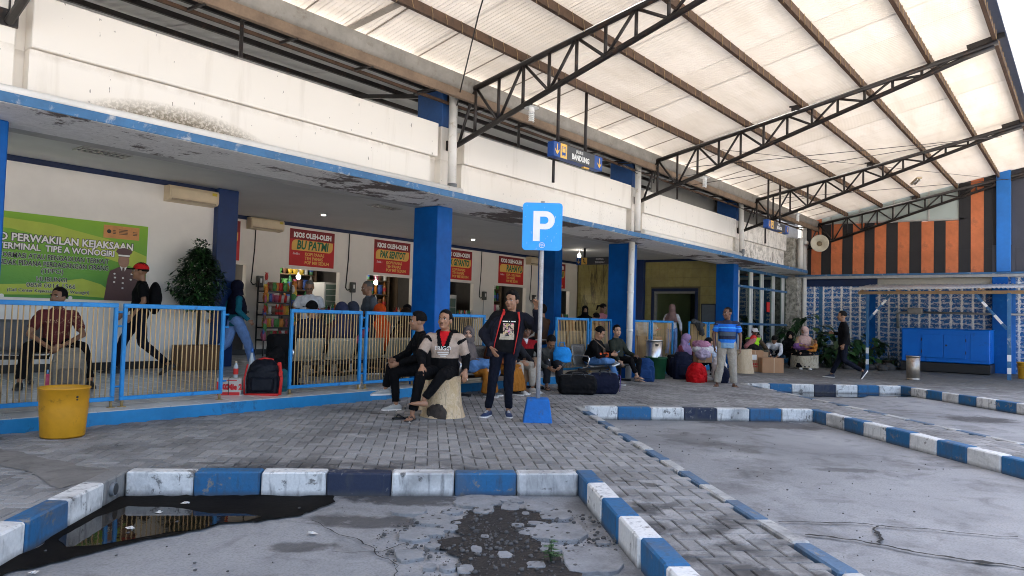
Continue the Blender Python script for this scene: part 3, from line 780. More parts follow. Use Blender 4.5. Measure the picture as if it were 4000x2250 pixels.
# terminal roof behind the gutter: dark sheets on dark purlins, rising to the back
def zr2(y): return 4.98 + .17 * (y - 8.0)
t = NT('dark_roof_sheet'); co = t.co('World')
n = t.noise(co, 1.5, 4); t.col(t.mix(n, (.50, .50, .49), (.66, .66, .65))); t.rough(.6)
DROOF = t.m
def corrug(x0, x1, y0, y1, zfun, per=.076, amp=.009, ny=3, m=None, name='roof_sheet', parent=None, th=0):
    nxs = max(4, int((x1 - x0) / per * 6)); b = MB(); vs = []
    for j in range(ny + 1):
        y = y0 + (y1 - y0) * j / ny
        for i in range(nxs + 1):
            x = x0 + (x1 - x0) * i / nxs
            vs.append((x, y, zfun(y) + amp * math.sin(2 * math.pi * x / per)))
    b.add(vs, [(j * (nxs + 1) + i, j * (nxs + 1) + i + 1, (j + 1) * (nxs + 1) + i + 1, (j + 1) * (nxs + 1) + i) for j in range(ny) for i in range(nxs)], 0, True)
    return b.build(name, m, parent)
for i in range(26):
    x0 = -5 + i * 1.25
    if x0 > 26: break
    corrug(x0, min(x0 + 1.40, 27.2), 7.83, 18.5, lambda y, i=i: zr2(y) + .012 * (i % 2), .152, .014, 1, DROOF, 'dark_roof_sheet', BLD)
for y in (8.5, 9.5, 10.6, 11.8, 13.2, 15):
    b = MB(); b.bar((-5, y, zr2(y) - .075), (27, y, zr2(y) - .075), .045, .075); b.build('dark_purlin', DARK, BLD)
for x in (-1, 2.2, 8.47, 14.63, 20.78):
    b = MB(); b.bar((x, 8.5, zr2(8.5) - .15), (x, 18, zr2(18) - .15), .05, .07); b.build('dark_rafter', DARK, BLD)
b = MB(); b.box((21.5, 8.9, 4.55), (9.5, .03, .9)); b.build('gable_board', mat('grey_board', (.22, .22, .21), .8, .15, 1), BLD)
ext('attic_floor', -5, 27.0, YK + .145, 18.19, 3.42, 3.47, CEILM); ext('rear_wall', -5, 27.2, 18.2, 18.4, -.1, 5.35, mat('rear_wall_paint', (.35, .34, .32), .8)); ext('gable_end', 27.02, 27.2, 8.42, 18.19, -.1, 7.2, MC['rear_wall_paint']); ext('gable_end', -5.2, -5.02, 8.8, 18.19, -.1, 7.2, MC['rear_wall_paint'])  # unseen closures added against light leaks; gap above the rear one lights the roof
# pipes on the facade
def pipe(pts, r=.055, m=PVC, name='drain_pipe', n=14):
    b = MB(); b.tube(pts, r, n); return b.build(name, m, BLD)
def elbow(c, m=GREYP, r=.062):
    b = MB(); b.tube([Vector(c) + Vector((0, 0, .16)), Vector(c) + Vector((0, 0, .03)), Vector(c) + Vector((-.03, 0, -.005)), Vector(c) + Vector((-.14, 0, 0))], r, 14); return b.build('pipe_elbow', m, BLD)
pipe([(8.36, 8.0, 4.86), (8.33, 7.95, 3.35)], .07); elbow((8.32, 7.93, 3.215), r=.076)
pipe([(-3, 7.62, 3.19), (8.2, 7.62, 3.205)], .048, name='ledge_pipe')
pipe([(14.43, 8.0, 4.83), (14.38, 7.97, 3.24)], .07); elbow((14.375, 7.96, 3.14), r=.076)
pipe([(14.30, 8.05, SOFF - .004), (14.27, 8.06, .02)], .07)
for z in (1.9, 1.05, .55):
    b = MB(); b.tube([(14.285, 8.055, z), (14.285, 8.055, z + .05)], .076, 14); b.build('pipe_collar', PVC, BLD)
pipe([(20.56, 8.0, 4.82), (20.59, 7.98, 3.4)], .07); elbow((20.6, 7.97, 3.30), r=.076)
pipe([(20.5, 7.96, 3.29), (14.6, 7.95, 3.31)], .06, name='ledge_pipe')
pipe([(25.6, 7.85, 4.3), (25.6, 7.85, 3.25)], .09); pipe([(26.0, 7.9, 4.25), (26.4, 7.9, 4.2)], .09)
pipe([(26.75, 8.05, 3.0), (26.75, 8.05, .1)], .07); pipe([(26.5, 8.0, 5.0), (26.5, 8.0, 3.2)], .08)
# conduit cables and sockets on the kiosk wall
for x in (9.15, 11.80, 14.45, 16.93, 19.50):
    b = MB()
    b.tube([(x, YK - .012, 3.31), (x - .01, YK - .015, 2.7), (x - .05, YK - .012, 2.1), (x - .07, YK - .02, 1.93), (x - .02, YK - .02, 1.87), (x + .07, YK - .02, 1.9)], .013, 6); b.build('conduit_cable', WIRE, BLD)
    b = MB(); b.cbox((x + .13, YK - .05, 1.95), (.14, .1, .26), .012); b.cbox((x + .13, YK - .105, 1.97), (.05, .014, .1), .004, mi=1)
    b.build('meter_box', [mat('grey_box', (.09, .09, .085), .5), WHITEP], BLD)
    b = MB(); b.tube([(x + .13, YK - .02, 1.82), (x + .13, YK - .02, 1.3)], .008, 6); b.build('conduit_cable', GREYP, BLD)
b = MB(); b.cbox((5.28, YW1 - .008, 1.56), (.11, .016, .11), .004); b.build('wall_switch', CREAM, BLD)
# ceiling lights
def downlight(x, y):
    b = MB(); b.lathe([(.085, 0), (.085, -.012), (.06, -.014), (.055, -.004)], 18, (0, 0, 0), 0); b.lathe([(0.0, -.02), (.04, -.018), (.055, -.004)], 14, (0, 0, 0), 1)
    o = b.build('downlight', [mat('chrome_ring', (.3, .3, .3), .3), BULB]); o.location = (x, y, CEIL - .001)
    tag(o, 'small round lit downlight set in the grey hall ceiling', 'ceiling light', 'lit downlights in the hall ceiling'); return o
for x, y in ((9.63, 12.98), (14.77, 13.23)): downlight(x, y)
b = MB(); b.tube([(0, 0, 0), (0, 0, -.12)], .012, 8, 1); b.ell((0, 0, -.17), (.05, .05, .06), 12, 8, 0)
o = b.build('hanging_bulb', [BULB, WHITEP]); o.location = (18.45, 12.19, CEIL - .001)
tag(o, 'lit bulb under the hall ceiling beside the waiting room sign', 'light bulb')
LOUV = mat('louvre_metal', (.5, .5, .48), .35, metal=.6)
for (x, y, lit, lab) in ((4.2, 10.62, 0, 'unlit louvred fluorescent fitting in the ceiling nearest the green banner'), (9.55, 10.9, 1, 'louvred fluorescent fitting in the ceiling left of the middle blue column')):
    t_ = thing('louvre_light', lab, 'ceiling light', (x, y, CEIL - .002))
    b = MB(); 
    for sx in (-.32, .32): b.box((sx, 0, -.008), (.02, .32, .016))
    for sy in (-.15, .15): b.box((0, sy, -.008), (.62, .02, .016))
    b.build('frame', LOUV, t_)
    b = MB(); b.quad((-.31, -.14, -.001), (-.31, .14, -.001), (.31, .14, -.001), (.31, -.14, -.001)); b.build('reflector', mat('dark_recess', (.08, .08, .08), .4), t_)
    for k in range(7):
        b = MB(); b.box((-.26 + k * .087, 0, -.009), (.012, .28, .016)); b.build('louvre', LOUV, t_)
    b = MB(); b.box((0, 0, -.009), (.62, .014, .014)); b.build('louvre', LOUV, t_)
# ------------------------------------------------------------------ the bus bay canopy
CAN = thing('platform_canopy', 'large white corrugated canopy on black lattice trusses over the bus bays', 'canopy', (0, 0, 0))
def zu(y): return 4.82 + .205 * (8 - y)           # upper chord
def zl(y): return 4.03 + .318 * (8 - y)           # lower chord
def zsheet(y): return zu(y) + .205
YE = 1.14
t = NT('white_translucent_sheet'); co = t.co('World')
n1 = t.noise(t.co('World', (.5, 2.2, 2.2)), 1.2, 5, .6, .2); n2 = t.noise(t.co('World', (9, .6, 1)), 2.0, 5, .6)
oi = t.n('ShaderNodeObjectInfo'); base_ = t.mix(oi.outputs['Random'], (.82, .765, .70), (.75, .69, .615)); c = t.mix(t.ramp(n1, .45, .8), base_, (.66, .595, .51)); c = t.mix(t.math('MULTIPLY', t.ramp(n2, .55, .75), .35), c, (.58, .52, .44))
t.col(c); t.rough(.55)
tl_ = t.n('ShaderNodeBsdfTranslucent'); mx = t.n('ShaderNodeMixShader'); mx.inputs[0].default_value = .027
t.l(c, tl_.inputs['Color']); t.l(t.b.outputs[0], mx.inputs[1]); t.l(tl_.outputs[0], mx.inputs[2]); t.l(mx.outputs[0], t.out.inputs[0])
SHEET = t.m
i = 0; x = -4.0
while x < 26.8:
    x1 = min(x + .86, 26.99)
    o = corrug(x, x1 + .03, YE, 7.86, lambda y, k=i: zsheet(y) + .0015 * (k % 2), .076, .0085, 4, SHEET, 'roof_sheet', CAN)
    x = x1; i += 1
# steel flashing along the high edge
ext('edge_flashing', -4, 27, YE + .0, YE + .22, zsheet(YE + .11) - .06, zsheet(YE + .11) - .03, mat('dark_flashing', (.035, .045, .075), .5, .3), parent=CAN)
PUR = [(6.70, BROWN), (5.60, BROWN), (4.48, BROWN), (3.40, BROWN), (2.28, BROWN), (1.30, BROWN)]
TWINE = mat('frayed_twine', (.34, .24, .13), .9, .4)
for y, m in PUR:
    zc = zu(y) + .115; q = MB()
    # C section: web and two flanges
    q.box((11.5, y - .028, zc), (31, .006, .13)); q.box((11.5, y, zc + .062), (31, .056, .006)); q.box((11.5, y, zc - .062), (31, .056, .006)); q.box((11.5, y + .028, zc + .05), (31, .006, .03)); q.box((11.5, y + .028, zc - .05), (31, .006, .03))
    pu = q.build('purlin', m, CAN)
    q = MB(); x = 3.0 + rng.random()
    while x < 26.5:
        x += .24 + .14 * rng.random(); L = .1 + .05 * rng.random()
        q.tube([(x - .02, y - .04, zc + .07), (x + .01, y - .042, zc - .02), (x + .03 * rng.random(), y - .045, zc + .03 - L)], .0045, 4, cap=False)
    tag(q.build('twine_ties', TWINE, pu), kind='stuff')
# thin laps seen between the gutter and the first purlin, the patch sheet
for k in range(31):
    x = -3.5 + k * .98
    if x < 26.8:
        b = MB(); b.bar((x, 7.82, zsheet(7.82) - .022), (x + .0, 6.75, zsheet(6.75) - .022), .012, .014); b.build('lap_batten', mat('lap_grey', (.26, .23, .19), .8), CAN)
b = MB(); b.bar((6.0, 7.8, zsheet(7.8) - .03), (6.15, 6.75, zsheet(6.75) - .03), .12, .012); b.build('patch_board', mat('weathered_board', (.36, .32, .27), .85, .3), CAN)
# gutter with its carrying beam and brackets
b = MB(); prof = []
for k in range(9):
    a = math.pi * k / 8; prof.append((7.80 - .17 * math.cos(a) , 4.93 - .17 * math.sin(a) + (.10 if k == 0 else 0)))
vs = [(-4, y, z) for y, z in prof] + [(27, y, z) for y, z in prof]; n = len(prof)
b.add(vs, [(k, k + 1, n + k + 1, n + k) for k in range(n - 1)], 0, True); b.build('gutter', mat('gutter_metal', (.26, .245, .22), .55, .3, 3, .2, 20, grime=.25, gcol=(.14, .11, .08)), CAN)
b = MB(); b.bar((-4, 7.66, 4.72), (27, 7.66, 4.72), .07, .13); b.build('gutter_beam', mat('dusty_brown_steel', (.20, .14, .095), .75, .4, 4, .3, 30), CAN)
b = MB(); b.bar((-4, 8.05, 4.68), (27, 8.05, 4.68), .04, .04); b.build('gutter_rail', BROWN, CAN)
for k in range(24):
    x = -2 + k * 1.2
    b = MB(); b.bar((x, 7.66, 4.66), (x, 8.05, 4.68), .03, .03); b.build('gutter_bracket', DARK, CAN)
# trusses: double chords in tube, verticals and diagonals
for X in (2.31, 8.47, 14.63, 20.78, 26.88):
    tr = bpy.data.objects.new('truss', None); link(tr, CAN); tr.location = (X, 0, 0)
    b = MB(); b.tube([(0, 8.12, zu(8.12)), (0, 1.25, zu(1.25))], .047, 10); b.build('upper_chord', DARK, tr)
    ye = 1.75
    b = MB(); b.tube([(0, 8.12, zl(8.12)), (0, ye, zl(ye)), (0, 1.3, zu(1.3) - .06)], .043, 10); b.build('lower_chord', DARK, tr)
    ypts = [7.62 - .475 * k for k in range(12)]
    for k, y in enumerate(ypts):
        if zu(y) - zl(y) < .10: continue
        b = MB(); b.tube([(0, y, zl(y)), (0, y, zu(y))], .026, 8); b.build('web_post', DARK, tr)
        y2 = y - .475 if k % 2 == 0 else y - .475
        if zu(y2) - zl(y2) < .08: continue
        b = MB()
        if k % 2 == 0: b.tube([(0, y - .03, zu(y) - .03), (0, y2 + .03, zl(y2) + .03)], .024, 8)
        else: b.tube([(0, y - .03, zl(y) + .03), (0, y2 + .03, zu(y2) - .03)], .024, 8)
        b.build('web_diagonal', DARK, tr)
    b = MB(); b.tube([(0, 7.95, zl(7.95) + .02), (0, 7.66, zu(7.66) - .03)], .024, 8); b.build('web_diagonal', DARK, tr)
    b = MB(); b.bar((0, 1.7, zu(1.7) + .08), (0, 1.15, zu(1.15) + .09), .05, .09); b.build('end_bracket', DARK, tr)
    b = MB(); b.box((0, 4.6, zu(4.6) + .08), (.1, .16, .1)); b.box((.06, 4.62, zu(4.62) + .15), (.03, .26, .03)); b.build('purlin_cleat', DARK, tr)
    b = MB(); b.box((0, 8.14, 4.45), (.012, .03, 1.0)); b.box((0, 8.15, 4.82), (.16, .03, .2)); b.box((0, 8.15, 4.03), (.16, .03, .16)); b.build('base_plate', DARK, tr)
# bracing rods and slack wires
def wire(pts, r=.008, m=DARK, name='brace_rod'):
    b = MB(); b.tube(pts, r, 6); return b.build(name, m, CAN)
wire([(14.7, 7.3, zl(7.3)), (20.7, 1.9, zu(1.9) - .1)]); wire([(20.7, 1.8, zu(1.8)-.1), (15, 7.2, zl(7.2) + .1)]) if False else None
wire([(20.78, 1.7, zl(1.9) - .02), (14.7, 6.9, zl(6.9) + .3)]); wire([(20.8, 7.2, 4.9), (27, 1.6, 6.0)]); wire([(26.9, 2.0, 5.95), (14.8, 6.2, 5.0)], .006)
wire([(8.47, 8.05, 4.6), (6.9, 6.2, 5.2), (6.2, 5.2, 5.75)], .01, WIRE, 'slack_cable'); wire([(8.47, 8.05, 4.55), (8.45, 7.98, 4.85), (8.3, 7.8, 4.9)], .02, WIRE, 'slack_cable')
for X in (14.63, 20.78):
    wire([(X + .02, 6.3, zl(6.3) - .05), (X - .6, 7.2, 4.32), (X - 1.6, 7.6, 4.5), (X - 2.4, 6.8, 4.1)], .006, WIRE, 'slack_cable')
    wire([(X - .03, 7.5, zu(7.5)), (X - .06, 7.65, 4.7), (X - .04, 7.7, 4.4), (X - .08, 7.6, 4.75)], .012, WIRE, 'slack_cable')
# corner rails left of the first sign
for x in (4.62, 10.0, 16.3):
    b = MB(); b.tube([(x, 7.95, 4.30), (x, 7.95, 4.74), (x - .02, 7.66, 4.72)], .025, 8); b.build('stay_post', DARK, CAN)
# spiral lamps hanging under the trusses
for X, y, lab in ((8.47, 6.5, 'white spiral lamp bulb hanging under the nearest black truss'), (14.63, 6.5, 'white spiral lamp bulb hanging under the second black truss'), (20.78, 6.46, 'white spiral lamp bulb hanging under the third black truss, beside the far sign')):
    lp = thing('hanging_lamp', lab, 'lamp', (X, y, zl(y) - .05))
    b = MB(); b.tube([(0, 0, .05), (0, 0, -.04)], .008, 6); b.build('cord', WIRE, lp)
    b = MB(); b.lathe([(.02, -.02), (.10, -.055), (.11, -.06), (.1, -.062), (.02, -.05)], 16); b.lathe([(.04, -.05), (.045, -.12), (.03, -.125)], 12); b.build('lamp_shade', WHITEP, lp)
    b = MB(); pts = [(.036 * math.cos(k * .8), .036 * math.sin(k * .8), -.125 - k * .0035) for k in range(40)]; b.tube(pts, .011, 6); b.build('spiral_tube', WHITEP, lp)
# twin tube fitting under a far purlin
fl = thing('tube_light', 'unlit twin fluorescent tube fitting under the canopy near the orange stripes', 'lamp', (23.6, 4.0, zu(4.0) - .06), R(20))
b = MB(); b.cbox((0, 0, 0), (.95, .14, .05), .01); b.build('housing', CREAM, fl)
for s in (-.04, .04):
    b = MB(); b.tube([(-.42, s, -.045), (.42, s, -.045)], .016, 8); b.build('tube', WHITEP, fl)
# ------------------------------------------------------------------ end wall with stripes, shelter and generator
EW = thing('striped_end_wall', 'end wall of orange and black stripes above and blue sponge pattern below', 'wall', (27.0, 0, 0))
ORG = mat('orange_paint', (.60, .17, .06), .65, .28, 1.6, .08, 15, grime=.12, gcol=(.38, .12, .05)); BLK = mat('black_paint', (.013, .012, .014), .6, .3, 2, .1, 15)
def ew(name, y0, y1, z0, z1, m, d0=0.0, d1=.2, ch=0.0):
    """piece between y0..y1, its face d0 metres proud of the wall plane"""
    b = MB(); c = Vector((-d0 + (d0 + d1) / 2, (y0 + y1) / 2, (z0 + z1) / 2)); dm = (d0 + d1, y1 - y0, z1 - z0)
    if ch: b.cbox((0, 0, 0), dm, ch)
    else: b.box((0, 0, 0), dm)
    o = b.build(name, m, EW); o.location = c; return o
edges = [8.25, 7.89, 7.55, 7.22, 6.85, 6.51, 6.14, 5.82, 5.46, 5.11, 4.76, 4.41, 4.05, 3.72, 3.36, 3.03, 2.68, 2.45]
def top(y): return 4.90 - .026 * (7.35 - y)
for i in range(len(edges) - 1):
    y1, y0 = edges[i], edges[i + 1]; m = BLK if i % 2 == 0 else ORG
    zt_ = top((y0 + y1) / 2)
    if y0 < 3.1: zt_ = 6.25
    if y1 > 7.7: zt_ = 5.2
    ew('stripe_panel', y0 + .002, y1 - .002, 3.86, zt_, m, .03); ew('stripe_panel', y0 + .004, y1 - .004, 3.12, 3.857, m, .055)
# window strip above the stripes
GRN = mat('pale_green_glass', (.42, .48, .45), .25, .1, .5); FRM = mat('grey_wood_frame', (.42, .41, .38), .7, .2)
my = [8.2, 7.25, 6.31, 5.24, 4.2, 3.16]
for i in range(5): ew('window_pane', my[i + 1] + .03, my[i] - .03, top(my[i]) + .06, 6.02, GRN, -.01)
for y in my: ew('window_mullion', y - .03, y + .03, top(y) + .005, 6.1, FRM, .02, ch=.006)
for i in range(5): ew('window_sill', my[i + 1] + .031, my[i] - .031, top(my[i]) + .004, top(my[i]) + .058, FRM, .03, ch=.006)
ew('black_pier', 3.06, 3.128, 4.78, 6.2, BLK, .02)
# grey and blue ledge, beige band, columns
ew('ledge', -2.5, 8.4, 2.965, 3.055, mat('grey_ledge', (.4, .4, .39), .7, .3, 3), .16); ew('ledge_trim', -2.5, 8.4, 3.057, 3.115, BLUE_TRIM, .18, ch=.004)
ew('beige_band', 2.46, 5.72, 2.70, 2.96, mat('beige_plaster', (.46, .42, .34), .8, .15, 2), .02); ew('blue_band', 5.73, 8.4, 2.70, 2.96, NAVY, .02)
LB = mat('clear_blue_paint', (.01, .16, .52), .45, .2, 1.5)
ew('column', 1.97, 2.34, 3.12, 6.4, LB, .2, ch=.01); ew('column', 2.04, 2.44, -.1, 2.95, BLUE, .3, ch=.01)
DG = mat('dark_grey_paint', (.05, .05, .062), .65, .2, 1)
ew('grey_pier', 2.345, 2.45, 3.12, 3.95, DG, .09); ew('grey_pier', 1.87, 1.965, 3.12, 3.95, DG, .09)
ew('upper_wall', -2.5, 1.96, 3.86, 6.4, DG, .01); ew('upper_wall', -2.5, 1.868, 3.12, 3.857, DG, .03); ew('upper_wall', 2.345, 2.68, 3.96, 6.3, BLK, .012)
def sponge_mat():
    t = NT('sponged_blue_pattern'); co = t.co('World'); s = t.sep(co)
    def cells(v, per, off): return t.math('FRACT', t.math('ADD', t.math('DIVIDE', v, per), off))
    w2 = t.noise(t.co('World', (1, 1, 1)), 16, 5, .75, .6); w3 = t.noise(t.co('World', (1, .6, 2.2)), 9, 4, .7, .8)
    fy = t.math('ADD', cells(s[1], .30, .1), t.math('MULTIPLY', t.math('SUBTRACT', w2, .5), .75))
    fz = t.math('ADD', cells(s[2], .165, 0), t.math('MULTIPLY', t.math('SUBTRACT', w3, .5), 2.0))
    cy = t.math('ABSOLUTE', t.math('SUBTRACT', fy, .5)); cz = t.math('ABSOLUTE', t.math('SUBTRACT', fz, .5))
    line = t.math('MAXIMUM', t.ramp(cy, .36, .43), t.math('MULTIPLY', t.ramp(cz, .34, .48), .7))
    low = t.ramp(s[2], .2, 1.5)
    k = t.math('MAXIMUM', line, t.math('MULTIPLY', t.ramp(w2, .55, .62), .85))
    k = t.math('MULTIPLY', k, t.math('ADD', .55, t.math('MULTIPLY', low, .45)))
    base = t.mix(t.ramp(w3, .35, .65), (.004, .055, .22), (.01, .16, .43))
    t.col(t.mix(k, base, (.80, .79, .75))); t.rough(.6); t.bump(w2, .25, .01); return t.m
SPG = sponge_mat()
ew('pattern_wall', 2.441, 8.4, -.1, 2.699, SPG, 0.0)
ew('pattern_wall', -2.5, 2.04, -.1, 2.96, SPG, 0.0)
ew('blue_strip', 5.78, 6.0, 0, 2.699, BLUE, .012); ew('blue_strip', 7.5, 7.62, 0, 2.69, BLUE_TRIM, .012)
ew('blue_strip', 1.86, 1.98, 0, 2.95, LB, .05)
b = MB(); 
for (y, z) in ((4.9, 1.62), (2.3, 1.62)): pass
b.tube([(26.75, 5.05, 1.3), (26.75, 5.05, 1.78), (26.8, 4.9, 1.82), (26.8, 4.6, 1.83)], .045, 10); b.tube([(26.8, 4.3, 1.83), (26.75, 1.0, 1.80)], .035, 10)
b.v = [(p[0] - 27.0, p[1], p[2]) for p in b.v]
b.build('exhaust_pipe', GALV, EW)
b = MB(); b.cbox((-.22, 4.55, 1.87), (.16, .42, .2), .02)
for k in range(5): b.box((-.305, 4.40 + k * .075, 1.87), (.012, .03, .17))
b.build('silencer_box', GALV, EW)
# white building and bright yard outside, seen past the canopy edge: left open to the sky
# generator
gn = thing('generator', 'big blue generator cabinet with double doors on a black skid', 'generator', (25.2, 3.51, 0), 0)
GB = mat('generator_blue', (.0, .14, .58), .4, .15, 1.0, .05, 20, spec=.25, grime=.05, gcol=(.01, .05, .2))
b = MB(); b.cbox((.62, 0, .80), (1.2, 2.30, .99), .02); b.build('cabinet', GB, gn)
b = MB(); b.cbox((.62, 0, .155), (1.24, 2.34, .27), .01); b.build('skid', BLACKP, gn)
b = MB(); b.cbox((.62, 0, 1.305), (1.21, 2.32, .022), .008); b.build('lid', GB, gn)
for y0, y1 in ((.02, .60), (-.62, -.02)) if False else ((.005, .57), (-.58, -.005)):
    b = MB(); b.cbox((-.0, (y0 + y1) / 2 + .02, .79), (.028, y1 - y0 - .012, .70), .006); dr = b.build('door', GB, gn)
    b = MB()
    for z in (.62, .98): b.cbox((-.018, (y1 if y0 > 0 else y0) + .02, z), (.02, .02, .09), .004)
    b.build('hinge', BLACKP, dr)
    if y0 < 0:
        b = MB(); b.cbox((-.022, -.06, .82), (.02, .05, .05), .005); b.build('handle', BLACKP, dr)
for y in (.9, -.88):
    b = MB(); b.cbox((.01, y, .79), (.012, .42, .8), .004); b.build('side_panel', GB, gn)
for k in range(12):
    b = MB(); b.box((.62, -1.158, .42 + k * .055), (.8, .016, .02), 0); b.build('louvre', GB, gn)
# shelter over the generator
sh = thing('generator_shelter', 'lean-to shelter of corrugated steel on thin blue and white posts over the generator', 'shelter', (24.0, 3.6, 0))
def banded(b0, b1, w_, par, name, bands):
    a, c = Vector(b0), Vector(b1); k = MB()
    for i in range(len(bands)):
        f0, f1, m = bands[i]; k.bar(a.lerp(c, f0), a.lerp(c, f1), w_, w_, m)
    return k.build(name, [BLUE_TRIM, TXT_W], par)
bd = [(0, .07, 0), (.07, .14, 1), (.14, .215, 0), (.215, .29, 1), (.29, 1, 0)]
banded((.32, 1.83, 0), (.32, 1.83, 2.33), .075, sh, 'post', bd); banded((-.67, -1.85, 0), (-.67, -1.85, 2.30), .085, sh, 'post', bd)
banded((.32, 1.78, 1.55), (.32, 1.2, 2.3), .06, sh, 'brace', [(0, .2, 0), (.2, .4, 1), (.4, .6, 0), (.6, .8, 1), (.8, 1, 0)])
banded((-.67, -1.80, 1.35), (-.55, -1.1, 2.25), .06, sh, 'brace', [(0, .15, 0), (.15, .4, 1), (.4, .65, 0), (.65, .8, 1), (.8, 1, 0)])
b = MB(); b.bar((.35, 2.1, 2.36), (-.72, -2.4, 2.33), .06, .09); b.build('front_beam', WOOD, sh)
for k in range(5):
    f = k / 4; y = 2.0 - 4.2 * f; x = .3 - 1.0 * f
    b = MB(); b.bar((x - .1, y, 2.42), (2.9, y + .1, 2.68), .05, .06); b.build('rafter', WOOD, sh)
SHR = mat('weathered_zinc', (.48, .48, .47), .45, .35, 3, .2, 30, metal=.35, grime=.12, gcol=(.12, .1, .09))
for k in range(6):
    y0 = -2.6 + k * .82; b = MB(); vs = []; n = 40
    for j in (0, 1):
        for i in range(n + 1):
            y = y0 + .86 * i / n; f = (2.0 - y) / 4.2
            x = (.1 - 1.0 * f) if j == 0 else 2.9
            vs.append((x, y, (2.43 if j == 0 else 2.74) + .014 * math.sin(2 * math.pi * y / .1) + .005 * (k % 2)))
    b.add(vs, [(i, i + 1, n + 2 + i, n + 1 + i) for i in range(n)], 0, True)
    o = b.build('roof_sheet', SHR, sh)
    md = o.modifiers.new('thick', 'SOLIDIFY'); md.thickness = .006
# loudspeaker horn on the last truss
sp = thing('horn_loudspeaker', 'round cream horn loudspeaker fixed below the last truss', 'loudspeaker', (26.3, 7.42, 4.17), R(200))
Q = Matrix.Rotation(R(90), 3, 'Y')
b = MB(); b.lathe([(.05, -.26), (.07, -.2), (.10, -.12), (.17, -.05), (.27, 0), (.30, .015), (.295, .022), (.26, .0), (.16, -.045), (.09, -.11), (.05, -.17)], 28)
b.v = [tuple(Q @ Vector(p)) for p in b.v]; b.build('horn', mat('cream_horn', (.62, .57, .45), .5), sp)
b = MB(); b.lathe([(0.0, -.02), (.03, -.022), (.045, -.05), (.085, -.08), (.09, -.13)], 18); b.v = [tuple(Q @ Vector(p)) for p in b.v]; b.build('reflex_core', mat('brown_core', (.2, .15, .09), .5), sp)
b = MB(); b.lathe([(.0, -.40), (.09, -.40), (.10, -.37), (.10, -.27), (.05, -.25)], 18); b.v = [tuple(Q @ Vector(p)) for p in b.v]; b.build('driver', GREYP, sp)
b = MB(); b.tube([(-.2, 0, 0), (-.25, .0, .25), (-.5, .1, .35)], .02, 8); b.build('bracket', DARK, sp)
# ------------------------------------------------------------------ signs, posters, banner
def arrow(par, x, y, z, h, m):
    b = MB(); w_ = h * .34; s = h * .07
    P = [(-s, h / 2), (s, h / 2), (s, -h * .2), (w_, h * .06), (w_, -h * .12), (0, -h / 2), (-w_, -h * .12), (-w_, h * .06), (-s, -h * .2)]
    b.add([(px, 0, pz) for px, pz in P], [list(range(len(P)))][::1]); o = b.build('arrow', m, par); o.location = (x, y, z); return o
def bus_icon(par, x, y, z, h, m):
    b = MB(); w_ = h * .62
    def fr(x0, x1, z0, z1): b.quad((x0 * w_, 0, z0 * h), (x1 * w_, 0, z0 * h), (x1 * w_, 0, z1 * h), (x0 * w_, 0, z1 * h))
    fr(-.5, -.42, -.4, .42); fr(.42, .5, -.4, .42); fr(-.42, .42, .36, .42); fr(-.42, .42, -.4, -.14); fr(-.42, .42, .25, .29); fr(-.38, -.2, -.5, -.41); fr(.2, .38, -.5, -.41); fr(-.62, -.54, .0, .2); fr(.54, .62, 0, .2)
    o = b.build('bus_symbol', m, par); o.location = (x, y, z); return o
SB = mat('sign_blue', (.012, .07, .30), .4, .1); SG = mat('sign_grey', (.055, .055, .057), .45, .1); SY = mat('sign_yellow', (.82, .50, .10), .45, .05)
def gantry(x, y, z, W_, H_, t1, t2, label, s1, s2):
    g_ = thing('hanging_sign', label, 'sign', (x, y, z), 0, 'hanging lane signs')
    b = MB(); b.cbox((W_ / 2, 0, 0), (W_, .13, H_), .006); b.build('sign_box', SB, g_)
    f = -.068
    b = MB(); b.box((W_ * .535, f, 0), (W_ * .57, .004, H_ * .97)); b.build('lettered_panel', SG, g_)
    b = MB(); b.box((W_ * .185, f, 0), (W_ * .125, .004, H_ * .97)); b.build('symbol_panel', SY, g_)
    arrow(g_, W_ * .06, f - .002, 0, H_ * .72, SY); arrow(g_, W_ * .925, f - .002, 0, H_ * .72, SY)
    bus_icon(g_, W_ * .185, f - .004, 0, H_ * .7, SB)
    text(t1, s1, TXT_W, g_, (W_ * .50, f - .004, H_ * .26), FRONT, sx=.8); text(t2, s2, TXT_W, g_, (W_ * .525, f - .004, -H_ * .16), FRONT, bold=.004, sx=.84)
    b = MB(); b.box((W_ * .7, .0, -H_ / 2 - .012), (.16, .05, .022)); b.build('lamp_strip', SY, g_)
    for fx in (.16, .72):
        b = MB(); b.tube([(W_ * fx, .03, H_ / 2), (W_ * fx, .03, zu(y) + .1 - z)], .028, 8); b.build('hanging_rod', DARK, g_)
    b = MB(); b.tube([(W_ * .15, .09, -.1), (W_ * .15, .09, -.5)], .024, 8); b.build('tail_rod', DARK, g_)
    return g_
gantry(9.25, 6.70, 3.975, 1.45, .24, 'JALUR II', 'BANDUNG', 'blue and grey hanging lane sign reading BANDUNG with two yellow arrows', .075, .125)
gantry(18.92, 6.70, 3.94, 1.65, .22, 'JALUR I', 'JAKARTA', 'small far hanging lane sign reading JAKARTA with two yellow arrows', .07, .115)
